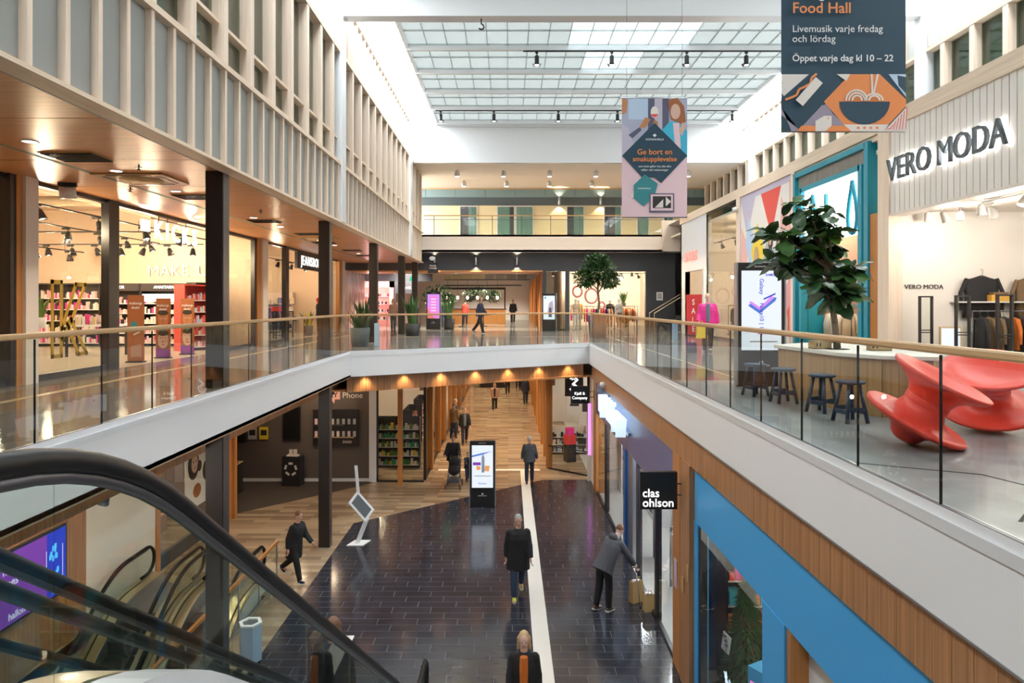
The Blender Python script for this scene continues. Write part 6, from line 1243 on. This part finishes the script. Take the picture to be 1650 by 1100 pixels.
t = thing('wall_poster', (3.1,29.96,2.1), 0, 'white poster with a small portrait in the number three shop', 'poster'); B().box(-.55,.55,-.02,.02,-.45,.45,'paper').build('sheet', t); B().box(.15,.4,-.026,-.02,-.3,.2,'hair_dark').box(-.4,.0,-.026,-.02,-.05,.05,'ink').build('print', t)
shelf_unit((2.6,29.75,0), 1.6, 1.2, .3, 0, 3, 'low pale shelf in the number three shop', 'warm_white', ('c_offwhite','c_sky','ink'), dens=.14)
t = thing('light_strip', (3.02,25.2,1.9), 0, 'upright magenta light strip on the shop corner', 'light'); B().box(-.08,.02,-.04,.04,-.95,.95,'s_magenta').build('tube', t); B().box(-.1,.03,-.03,.05,-1.9,-.95,'warm_white').build('housing', t)
B().box(3.06,3.2,24.3,25.8,0,ZC,'warm_white').build('wall_corner', kind=ST)
# electronics shop
for i, (x,y,rz,w) in enumerate(((5.2,23.7,0,2.6),(4.6,20.9,R(-90),2.0),(4.9,18.5,R(-90),1.6),(5.8,16.4,R(-90),2.4),(4.6,15.0,R(-90),1.4),(4.3,13.2,R(-90),1.4))):
    shelf_unit((x,y,0), w, 2.3, .5, rz, 6, ['white goods shelf on the far wall of the electronics shop','white electronics shelf behind the first window','white electronics shelf beside the entrance','white electronics shelf facing the entrance','white electronics stand near the blue post','white electronics stand behind the near window'][i], 'plain_white', ('c_offwhite','ink','c_grey','c_offwhite','blue_clas','plain_white'), '' if i < 3 else None, dens=.13)
for i, (y, s) in enumerate(((17.2,1),(15.4,1))):
    t = thing('shop_gate', (3.75,y,0), 0, ['chrome shop gate inside the electronics entrance','chrome shop gate behind the near electronics window'][i], 'gate'); b = B()
    for dy in (-.35,.35): b.tube([(0,dy,0),(0,dy,1.3)], .03, 'steel', 8)
    b.tube([(0,-.35,1.3),(0,-.2,1.42),(0,.2,1.42),(0,.35,1.3)], .03, 'steel', 8); b.build('frame', t); B().box(-.01,.01,-.32,.32,.2,1.25,'c_offwhite').build('panel', t)
t = thing('security_camera', (2.94,21.3,4.0), 0, 'white round wall camera above the indigo header', 'camera'); B().lathe([(.001,-.09),(.07,-.07),(.095,0),(.07,.07),(.001,.09)], 'lamp_white', n=14).build('dome', t); B().box(0,.1,-.03,.03,-.03,.05,'lamp_white').build('bracket', t)
t = thing('security_camera', (8.36,25.15,10.0), 0, 'white dome camera on the pale wood trim beside the print wall', 'camera'); B().lathe([(.001,-.12),(.09,-.08),(.11,0),(.11,.06),(.001,.08)], 'lamp_white', n=14).build('dome', t); B().box(-.02,.1,-.04,.04,.04,.1,'lamp_white').build('bracket', t)
# hardware shop window
t = thing('christmas_tree', (3.84,11.0,0), 0, 'dark green artificial christmas tree with a price tag in the shop window', 'tree'); b = B(); r3 = random.Random(4)
B().tube([(0,0,0),(0,0,2.2)], [.04,.01], 'bark', 6).build('trunk', t); B().lathe([(.25,0),(.25,.03),(.03,.06)], 'black', n=14).build('foot', t)
for k in range(3000):
    u = r3.random()**.75; z = 2.1-u*1.85; rad = .03+.42*u; a = r3.uniform(0,6.28); rr = rad*r3.uniform(.55,1.0); p = Vector((rr*math.cos(a),rr*math.sin(a),z)); d = Vector((math.cos(a),math.sin(a),-.35+r3.uniform(-.4,.4))).normalized()*.13; s = Vector((-math.sin(a),math.cos(a),0))*.018
    b.add([p-s,p+d,p+s], [(0,1,2)], r3.choice(('leaf_dark','leaf','leaf_dark')))
b.build('needles', t, kind='stuff'); tg = B().obox((-.36,-.1,1.1),(.01,.19,.30),'plain_white',(R(12),0,R(20))).build('price_tag', t); text('699:-', (-.372,-.104,1.1), .13, 'ink', parent=tg, depth=.003, bold=.01, rot=(R(90),R(78),R(-70)))
t = thing('light_reindeer', (3.5,10.1,0), R(-90), 'glowing white reindeer antlers in the bottom of the shop window', 'decoration'); b = B(); b.ell((0,0,.55),(.2,.32,.18),'glow_blue'); b.cap((0,-.28,.62),(0,-.4,.95),.09,.07,'glow_blue'); b.ell((0,-.47,1.0),(.07,.15,.08),'glow_blue')
for s in (-1,1):
    for y in (-.2,.2): b.cap((s*.1,y,.45),(s*.11,y,.02),.035,.025,'glow_blue',6)
b.build('body', t); b = B()
for s in (-1,1):
    b.tube([(s*.03,-.42,1.06),(s*.14,-.4,1.2),(s*.26,-.38,1.42)], .02, 'glow_blue', 6)
    for q in (.35,.6,.85): b.tube([(s*(.06+.2*q),-.4,1.08+.32*q),(s*(.02+.2*q),-.45,1.22+.32*q)], .015, 'glow_blue', 5); b.tube([(s*(.06+.2*q),-.4,1.08+.32*q),(s*(.14+.2*q),-.36,1.16+.32*q)], .015, 'glow_blue', 5)
b.build('antlers', t); t.scale = (.6,.6,.68)
shelf_unit((5.4,11.8,0), 3.4, 2.8, .5, 0, 6, 'tall shelf of red and blue boxes behind the christmas tree', 'black', ('c_magenta','c_red','c_cyan','c_orange','c_magenta'), dens=.22)
t = thing('gift_table', (5.1,10.6,0), 0, 'wooden table with lit ornaments behind the christmas tree', 'table'); B().box(-.6,.6,-.5,.5,.85,.9,'oak_post').build('table_top', t); B().box(-.55,.55,-.45,.45,.1,.85,'oak_panel').build('body', t); b = B()
for k in range(26): x, y = rg.uniform(-.5,.5), rg.uniform(-.4,.4); b.ell((x,y,.96),(.05,.05,.07),rg.choice(('c_offwhite','glow_warm','cardboard')),8)
b.build('ornaments', t, kind='stuff')
t = thing('info_kiosk', (3.62,9.35,0), R(-60), 'blue sided kiosk with a pink sloping screen in the shop window', 'kiosk'); B().box(-.25,.25,-.2,.2,0,1.5,'blue_clas').build('body', t); B().obox((0,-.21,1.1),(.42,.01,.7),'s_pink',(R(-4),0,0)).build('screen', t)
b = B(); b.obox((4.7,6.4,1.2),(2,.04,2.4),'cloth_beige'); b.build('inner_panel', label='cream panel inside the hardware shop door', cat='panel')
# bags by the doorway
for i, (x,y,rz,h,w) in enumerate(((2.80,14.95,.5,.46,.28),(2.98,14.5,.2,.36,.22))):
    t = thing('paper_bag', (x,y,0), rz, ['tall brown paper bag standing on the dark floor','smaller brown paper bag against the doorway glass'][i], 'bag'); b = B(); b.add([(-w/2,-.07,0),(w/2,-.07,0),(w/2,.07,0),(-w/2,.07,0),(-w/2,-.06,h),(w/2,-.06,h),(w/2,.06,h),(-w/2,.06,h)], [(3,2,1,0),(0,1,5,4),(1,2,6,5),(2,3,7,6),(3,0,4,7)], 'paper_bag'); b.build('body', t)
    B().tube([(-w*.2,-.06,h-.02),(-w*.15,-.07,h+.1),(w*.15,-.07,h+.1),(w*.2,-.06,h-.02)], .008, 'cardboard', 5).build('handle', t); B().obox((0,0,h*.92),(w*.7,.08,.1),'c_offwhite',(0,R(6),0)).build('contents', t)
# ================================================================ PEOPLE
_queue = []
def grow(b, name, parent, voxel, it=4):
    """skin a set of overlapping tapered forms into one continuous surface"""
    o = b.build(name, parent); md = o.modifiers.new('remesh', 'REMESH'); md.mode = 'VOXEL'; md.voxel_size = voxel; md.use_smooth_shade = True
    sm = o.modifiers.new('smooth', 'SMOOTH'); sm.factor = .5; sm.iterations = it; _queue.append(o); return o
def loft(b, base, t, secs, m, n=16):
    base = Vector(base); t = Vector(t).normalized(); x = Vector((1,0,0)); f = t.cross(x); vs = []
    for d, rx, ry in secs:
        for k in range(n): a = 2*math.pi*k/n; vs.append(base + t*d + x*rx*math.cos(a) + f*ry*math.sin(a))
    fs = [(i*n+k,i*n+(k+1)%n,i*n+n+(k+1)%n,i*n+n+k) for i in range(len(secs)-1) for k in range(n)] + [tuple(range(n))[::-1], tuple(range((len(secs)-1)*n,len(secs)*n))]
    b.add(vs, fs, m, True)
def human(label, loc, rz, h=1.75, legs=((18,5),(-18,12)), arms=((-15,12,8),(15,18,8)), lean=3, head_lean=0, coat=('cloth_black',.14,1.18), trousers='cloth_jeans', shoes='black',
          hair=('hair_dark','short'), skin='skin', voxel=.014, inner=None, group=None, build=1.0, name='person', hood=None, skirt=None):
    t = thing(name, loc, rz, label, 'person', group); k = h
    hipx = .052*k; thigh = .245*k; shin = .235*k
    J = []
    for i, s in enumerate((-1,1)):
        a, kn = legs[i]; hip = Vector((s*hipx,0,0)); kd = Vector((s*.02,-math.sin(R(a)),-math.cos(R(a)))); knee = hip + kd*thigh; a2 = a-kn; sd = Vector((0,-math.sin(R(a2)),-math.cos(R(a2)))); ank = knee + sd*shin; J.append([hip,knee,ank,a2])
    root = -min(j[2].z for j in J) + .042*k; up = Vector((0,0,root))
    for j in J:
        for q in range(3): j[q] = j[q] + up
    pel = up.copy(); tv = Vector((0,-math.sin(R(lean)),math.cos(R(lean)))); hl = lean+head_lean; hv = Vector((0,-math.sin(R(hl)),math.cos(R(hl)))); neck = pel + tv*.335*k; hc = neck + hv*.092*k; fw = Vector((0,-math.cos(R(hl)),-math.sin(R(hl))))
    b = B(); loft(b, pel, tv, [(-.06*k,.07*k*build,.055*k),(0,.088*k*build,.062*k),(.10*k,.074*k*build,.055*k),(.22*k,.086*k*build,.058*k),(.27*k,.07*k*build,.045*k),(.31*k,.04*k,.035*k)], skin)
    b.cap(neck-tv*.03*k, hc-hv*.02*k, .034*k, .032*k, skin)
    b.ell(hc+hv*.012*k, (.043*k,.052*k,.058*k), skin, 14, (R(hl),0,0)); b.ell(hc+fw*.014*k-hv*.03*k, (.033*k,.036*k,.036*k), skin, 12, (R(hl),0,0))
    b.cap(hc+fw*.048*k+hv*.006*k, hc+fw*.058*k-hv*.010*k, .006*k, .009*k, skin, 6)
    for s in (-1,1): b.ell(hc+Vector((s*.044*k,0,0))-fw*.004*k, (.006*k,.012*k,.017*k), skin, 8)
    A = []
    for i, s in enumerate((-1,1)):
        sw, el, out = arms[i]; sh = pel + tv*.285*k + Vector((s*.094*k*build,0,0)); d1 = Vector((s*math.sin(R(out)),-math.sin(R(sw))*math.cos(R(out)),-math.cos(R(sw))*math.cos(R(out)))); elb = sh + d1*.168*k
        s2 = sw+el; d2 = Vector((s*math.sin(R(out*.5)),-math.sin(R(s2)),-math.cos(R(s2)))).normalized(); wr = elb + d2*.145*k; A.append((sh,elb,wr,d2))
        b.cap(sh, elb, .030*k, .024*k, skin); b.cap(elb, wr, .023*k, .015*k, skin)
        side = Vector((0,-1,0)); side = (side - d2*side.dot(d2)).normalized(); nrm_ = d2.cross(side); pc = wr + d2*.028*k
        b.ell(pc, (.012*k,.024*k,.03*k), skin, 8, d2.to_track_quat('Z','Y').to_euler())
        for q, L in enumerate((.038,.044,.041,.032)):
            st = pc + d2*.022*k + side*(.016-.011*q)*k; mid = st + d2*L*.55*k - nrm_*s*.006*k; b.cap(st, mid, .0055*k, .005*k, skin, 6); b.cap(mid, mid + d2*L*.4*k - nrm_*s*.016*k, .005*k, .0042*k, skin, 6)
        th = pc - d2*.012*k + side*.018*k; b.cap(th, th + side*.014*k + d2*.028*k, .0068*k, .0055*k, skin, 6)
    for i, s in enumerate((-1,1)):
        hip, knee, ank, a2 = J[i]; b.cap(hip, knee, .05*k, .034*k, skin); b.cap(knee, ank, .033*k, .022*k, skin); b.cap(ank+Vector((0,.01*k,-.02*k)), ank+Vector((0,-.075*k,-.028*k)), .02*k, .018*k, skin)
    grow(b, 'body', t, voxel*.62 if voxel < .012 else voxel*.8, 2)
    # trousers
    b = B(); loft(b, pel, tv, [(-.07*k,.075*k*build,.062*k),(-.02*k,.094*k*build,.072*k),(.05*k,.088*k*build,.068*k)], trousers)
    for hip, knee, ank, a2 in J: b.cap(hip-Vector((0,0,.0)), knee, .060*k, .044*k, trousers); b.tube([knee+(knee-ank)*.02, knee.lerp(ank,.5), ank+Vector((0,0,.0))], [.046*k,.042*k,.036*k], trousers, 12)
    grow(b, 'trousers', t, voxel, 4)
    # coat or jacket with sleeves
    cm, hem, fat = coat; b = B(); f_ = fat*build
    loft(b, pel, tv, [(-hem*k,.100*k*f_,.080*k*fat),(-.03*k,.096*k*f_,.074*k*fat),(.09*k,.085*k*f_,.066*k*fat),(.21*k,.094*k*f_,.070*k*fat),(.275*k,.088*k*f_,.058*k*fat),(.305*k,.066*k,.05*k),(.332*k,.042*k,.04*k)], cm)
    for sh, elb, wr, d2 in A: b.cap(sh-Vector((0,0,.006*k)), elb, .036*k*fat, .032*k*fat, cm); b.tube([elb-d2*.01*k, elb.lerp(wr,.5), wr-d2*.005*k], [.034*k*fat,.030*k*fat,.026*k*fat], cm, 12)
    jk = grow(b, 'jacket', t, voxel, 5)
    if hood: b = B(); b.ell(neck-fw*.045*k-tv*.02*k, (.065*k,.045*k,.05*k), hood); grow(b, 'hood', t, voxel, 3)
    if inner: b = B(); loft(b, pel-Vector((0,.055*k*fat,0)), tv, [(.0*k,.034*k,.034*k),(.2*k,.04*k,.036*k),(.315*k,.034*k,.03*k)], inner); grow(b, 'shirt', t, voxel, 3)
    # hair
    hm, st = hair; b = B()
    if st != 'bald':
        b.ell(hc+hv*.026*k-fw*.010*k, (.047*k,.053*k,.052*k), hm, 14, (R(hl),0,0))
        if st == 'long':
            b.ell(hc-fw*.02*k-hv*.02*k, (.052*k,.042*k,.07*k), hm, 12)
            for s in (-1,1): b.cap(hc+Vector((s*.042*k,0,0))+hv*.02*k-fw*.004*k, hc+Vector((s*.048*k,0,0))-hv*.075*k-fw*.006*k, .017*k, .014*k, hm)
        if st == 'bun': b.ell(hc-fw*.055*k+hv*.03*k, (.024*k,.024*k,.024*k), hm, 10)
        grow(b, 'hair', t, max(.008,voxel*.8), 3)
    eb = B()
    for s in (-1,1): eb.ell(hc+Vector((s*.0175*k,0,0))+fw*.0485*k+hv*.012*k, (.0065*k,.004*k,.004*k), 'eye_white', 8); eb.ell(hc+Vector((s*.0175*k,0,0))+fw*.0515*k+hv*.012*k, (.003*k,.002*k,.003*k), 'ink', 6); eb.obox(hc+Vector((s*.0175*k,0,0))+fw*.050*k+hv*.021*k, (.02*k,.004*k,.004*k), hm)
    eb.build('eyes', t); B().ell(hc+fw*.049*k-hv*.031*k, (.014*k,.004*k,.0035*k), 'lip', 8).build('mouth', t)
    for i, (hip, knee, ank, a2) in enumerate(J):
        pz = max(-35, min(45, -a2*.8)) if a2 < -8 else 0; e = Euler((R(-pz)*.0,0,0)); sb = B(); base = ank + Vector((0,0,-.042*k)); M3 = Matrix.Rotation(R(-a2*.9 if a2 < -12 else 0),3,'X')
        f3 = lambda v: base + Vector((0,0,.042*k)) + M3 @ (Vector(v)*k - Vector((0,0,.042*k)))
        sb.ell(f3((0,-.028,.022)), (.026*k,.066*k,.022*k), shoes, 12, M3.to_euler()); sb.ell(f3((0,.012,.034)), (.026*k,.032*k,.03*k), shoes, 10, M3.to_euler())
        so = grow(sb, 'shoe', t, .009, 2)
        q = [f3((x,y,z)) for z in (0.0,.010) for x,y in ((-.022,.04),(.022,.04),(.026,-.03),(.022,-.085),(0,-.097),(-.022,-.085),(-.026,-.03))]; n7 = 7
        B().add(q, [list(range(7))[::-1], list(range(7,14))]+[(j,(j+1)%7,(j+1)%7+7,j+7) for j in range(7)], 'shoe_white' if shoes in ('shoe_lime','shoe_brown','cloth_navy') else 'black').build('sole', so)
    t['_a'] = 0; del t['_a']
    return t, A, J, pel, tv, hc
# lower level
human('man in a black coat and jeans with lime trainers walking towards the viewer', (.22,15.2,0), R(4), 1.82, ((14,4),(-16,22)), ((-8,10,9),(8,14,9)), 2, 3, ('cloth_black',.17,1.32), 'cloth_jeans', 'shoe_lime', ('hair_grey','short'), 'skin', .011, build=1.12)
human('blonde woman in a black blazer over an orange top at the picture bottom', (.23,10.0,0), R(-2), 1.70, ((12,3),(-12,12)), ((6,10,8),(-6,14,8)), 1, 2, ('cloth_black',.10,1.2), 'cloth_black', 'black', ('hair_blonde','long'), 'skin_pale', .011, inner='cloth_orange')
human('brown haired passenger in a dark coat riding down the near escalator', (-1.98,7.70,1.31), R(180), 1.62, ((0,2),(3,6)), ((3,10,7),(-3,10,7)), 2, 4, ('cloth_black',.16,1.3), 'cloth_black', 'black', ('hair_brown','long'), 'skin', .013)
human('figure in black striding past the dark column', (-5.03,16.1,0), R(65), 1.66, ((20,6),(-24,28)), ((-18,18,8),(20,26,8)), 8, 6, ('cloth_black',.17,1.3), 'cloth_black', 'cloth_navy', ('hair_brown','short'), 'skin', .013)
oldman = human('stooped man in a grey hooded top leaning on a walking stick', (2.05,14.55,0), R(128), 1.84, ((4,6),(-6,8)), ((30,4,14),(4,12,6)), 35, 8, ('cloth_grey',.08,1.3), 'cloth_black', 'shoe_brown', ('hair_brown','short'), 'skin_pale', .011, hood='cloth_grey', build=1.1)
human('woman in a black poncho pushing a pram through the lower passage', (-2.02,25.1,0), R(-3), 1.70, ((8,4),(-10,10)), ((28,42,12),(28,42,12)), 4, 8, ('cloth_black',.06,1.55), 'cloth_white', 'black', ('hair_brown','bun'), 'skin', .015)
human('small child in a dark jacket beside the pram', (-1.5,25.15,0), R(20), 1.05, ((10,4),(-12,10)), ((60,20,10),(10,10,8)), 2, 2, ('cloth_navy',.06,1.35), 'cloth_jeans', 'black', ('hair_dark','short'), 'skin_pale', .013)
human('white haired man in a grey jacket walking away into the passage', (.77,24.9,.0105), R(178), 1.68, ((12,4),(-14,16)), ((-6,40,14),(2,26,14)), 2, 6, ('cloth_grey',.06,1.3), 'cloth_navy', 'black', ('hair_white','short'), 'skin', .013, build=1.08)
human('man in a dark brown jacket standing by the passage doors', (-2.66,33.2,0), R(150), 1.70, ((4,2),(-4,4)), ((10,20,8),(5,12,8)), 3, 4, ('cloth_brown',.06,1.35), 'cloth_jeans', 'black', ('hair_brown','short'), 'skin', .017)
human('man in a dark jacket walking towards the pram', (-2.03,31.8,0), R(8), 1.72, ((16,4),(-18,20)), ((-16,14,10),(18,20,10)), 3, 2, ('cloth_black',.05,1.3), 'cloth_navy', 'black', ('hair_brown','short'), 'skin', .017, inner='cloth_bluegrey')
human('woman in a tan jacket far along the lower passage', (-.84,41.9,0), R(2), 1.66, ((8,3),(-8,8)), ((-6,10,10),(6,10,10)), 1, 2, ('cloth_tan',.05,1.25), 'cloth_black', 'black', ('hair_blonde','long'), 'skin', .018, inner='cloth_black')
human('man in dark blue by the passage posts', (1.12,44.6,0), R(185), 1.76, ((8,3),(-8,8)), ((-6,10,8),(6,10,8)), 1, 2, ('cloth_navy',.08,1.3), 'cloth_navy', 'black', ('hair_dark','short'), 'skin', .018)
for i, (x,y) in enumerate(((-.05,49.3),(.75,52.6),(1.1,53.4))):
    human(['first of the distant walkers at the end of the lower passage','distant walker in the middle at the end of the lower passage','distant walker nearest the posts at the end of the lower passage'][i], (x,y,0), R(170*i), 1.72, ((10,3),(-10,8)), coat=('cloth_black',.08,1.25), trousers='cloth_black', voxel=.02, group='distant walkers in the lower passage')
human('person in grey half hidden behind the passage doors', (-2.7,34.6,0), R(120), 1.7, ((6,3),(-6,6)), coat=('cloth_grey',.06,1.3), trousers='cloth_navy', hair=('hair_grey','short'), voxel=.018)
# upper level
human('woman in a bright pink quilted jacket carrying bags on the upper walkway', (5.87,20.1,UP), R(-12), 1.70, ((10,3),(-12,12)), ((4,34,12),(-4,12,14)), 2, 2, ('cloth_pink',.05,1.45), 'cloth_black', 'black', ('hair_blonde','short'), 'skin_pale', .013, inner='cloth_bluegrey', build=1.1)
human('dark dressed shopper crossing the far upper walkway', (-1.38,33.1,UP), R(70), 1.76, ((16,4),(-18,20)), ((-14,14,8),(16,30,8)), 3, 4, ('cloth_navy',.05,1.3), 'cloth_black', 'cloth_navy', ('hair_brown','long'), 'skin', .017)
human('distant shopper in black in the far upper passage', (.35,50.5,UP), R(10), 1.75, ((8,3),(-8,6)), coat=('cloth_black',.05,1.3), trousers='cloth_black', hair=('hair_brown','short'), voxel=.02)
human('person in red standing at the far food counter', (-3.0,47.5,UP), R(170), 1.7, ((3,2),(-3,2)), coat=('cloth_red',.05,1.3), trousers='cloth_navy', voxel=.02)
human('person in dark blue standing by the broad bush', (-4.0,41.2,UP), R(200), 1.62, ((3,2),(-3,2)), coat=('cloth_navy',.05,1.3), trousers='cloth_jeans', voxel=.02)
human('person behind the dark columns in a rose top', (-6.2,36.8,UP), R(30), 1.68, ((4,2),(-4,2)), coat=('cloth_tan',.05,1.3), trousers='cloth_grey', hair=('hair_brown','long'), voxel=.02)
# pink woman's bags
for i, (x,m,h_) in enumerate(((5.60,'c_yellow',.34),(5.33,'cloth_navy',.3))):
    t = thing('carrier_bag', (x,19.85,UP+(.42 if i == 0 else .0)), R(10), ['yellow carrier bag hanging from the pink jacket woman','dark carrier bag set down beside the pink jacket woman'][i], 'bag'); B().box(-.13,.13,-.05,.05,0,h_,m).build('body', t); B().tube([(-.07,0,h_),(-.05,0,h_+.16),(.05,0,h_+.16),(.07,0,h_)], .008, m, 6).build('handle', t)
# walking stick in the stooped man's hand
def worldpt(o, v): return Vector(o.location) + Euler(o.rotation_euler).to_matrix() @ Vector(v)
t_, A_, J_, *_r = oldman; hand = worldpt(t_, A_[0][2] + A_[0][3]*.07); tip = Vector((hand.x+.10, hand.y-.04, 0))
t = thing('walking_stick', tip, 0, 'grey metal walking stick held by the stooped man', 'walking stick'); v = hand - tip
B().tube([(0,0,.03), v*.97], .011, 'steel', 8).build('shaft', t); B().tube([v*.86, v*.97], .016, 'black', 8).build('grip', t); B().tube([(0,0,0),(0,0,.05)], [.018,.013], 'black', 8).build('ferrule', t); B().tube([v*.97+Vector((-.06,0,.012)), v*.97+Vector((.06,0,.012))], .014, 'black', 8).build('handle', t)
# pram
t = thing('baby_pram', (-1.93,24.25,0), R(-3), 'black pram with a dark hood on thin wheels in the lower passage', 'pram')
b = B(); b.ell((0,.05,.62),(.22,.3,.2),'cloth_black'); b.ell((0,.2,.75),(.2,.16,.24),'cloth_black'); grow(b, 'seat', t, .016, 3)
b = B(); b.ell((0,.18,.88),(.215,.24,.2),'cloth_black'); grow(b, 'canopy', t, .016, 3); b = B()
for s in (-1,1): b.tube([(s*.22,-.32,.12),(s*.21,.05,.5),(s*.2,.5,1.0),(s*.18,.56,1.04)], .014, 'dark_steel', 8); b.tube([(s*.22,.32,.14),(s*.21,.0,.5)], .014, 'dark_steel', 8)
b.tube([(-.18,.56,1.04),(.18,.56,1.04)], .018, 'black', 8); b.build('frame', t); B().box(-.18,.18,-.15,.3,.2,.32,'cloth_grey').build('basket', t)
for s in (-1,1):
    for y, r in ((-.32,.1),(.32,.13)):
        w_ = B().lathe([(r-.03,-.015),(r,-.012),(r,.012),(r-.03,.015)], 'black', (s*.26,y,r), 20, Matrix.Rotation(R(90),3,'Y')).build('wheel', t)
        B().lathe([(.001,-.01),(r-.03,-.006),(r-.03,.006),(.001,.01)], 'dark_steel', (s*.26,y,r), 12, Matrix.Rotation(R(90),3,'Y')).build('hub', w_)
# turn the grown surfaces into plain meshes in one go
bpy.context.view_layer.update(); dg = bpy.context.evaluated_depsgraph_get()
for o in _queue:
    old = o.data; me = bpy.data.meshes.new_from_object(o.evaluated_get(dg)); me.materials.clear()
    for m in old.materials: me.materials.append(m)
    o.modifiers.clear(); o.data = me
    me.polygons.foreach_set('use_smooth', [True]*len(me.polygons))
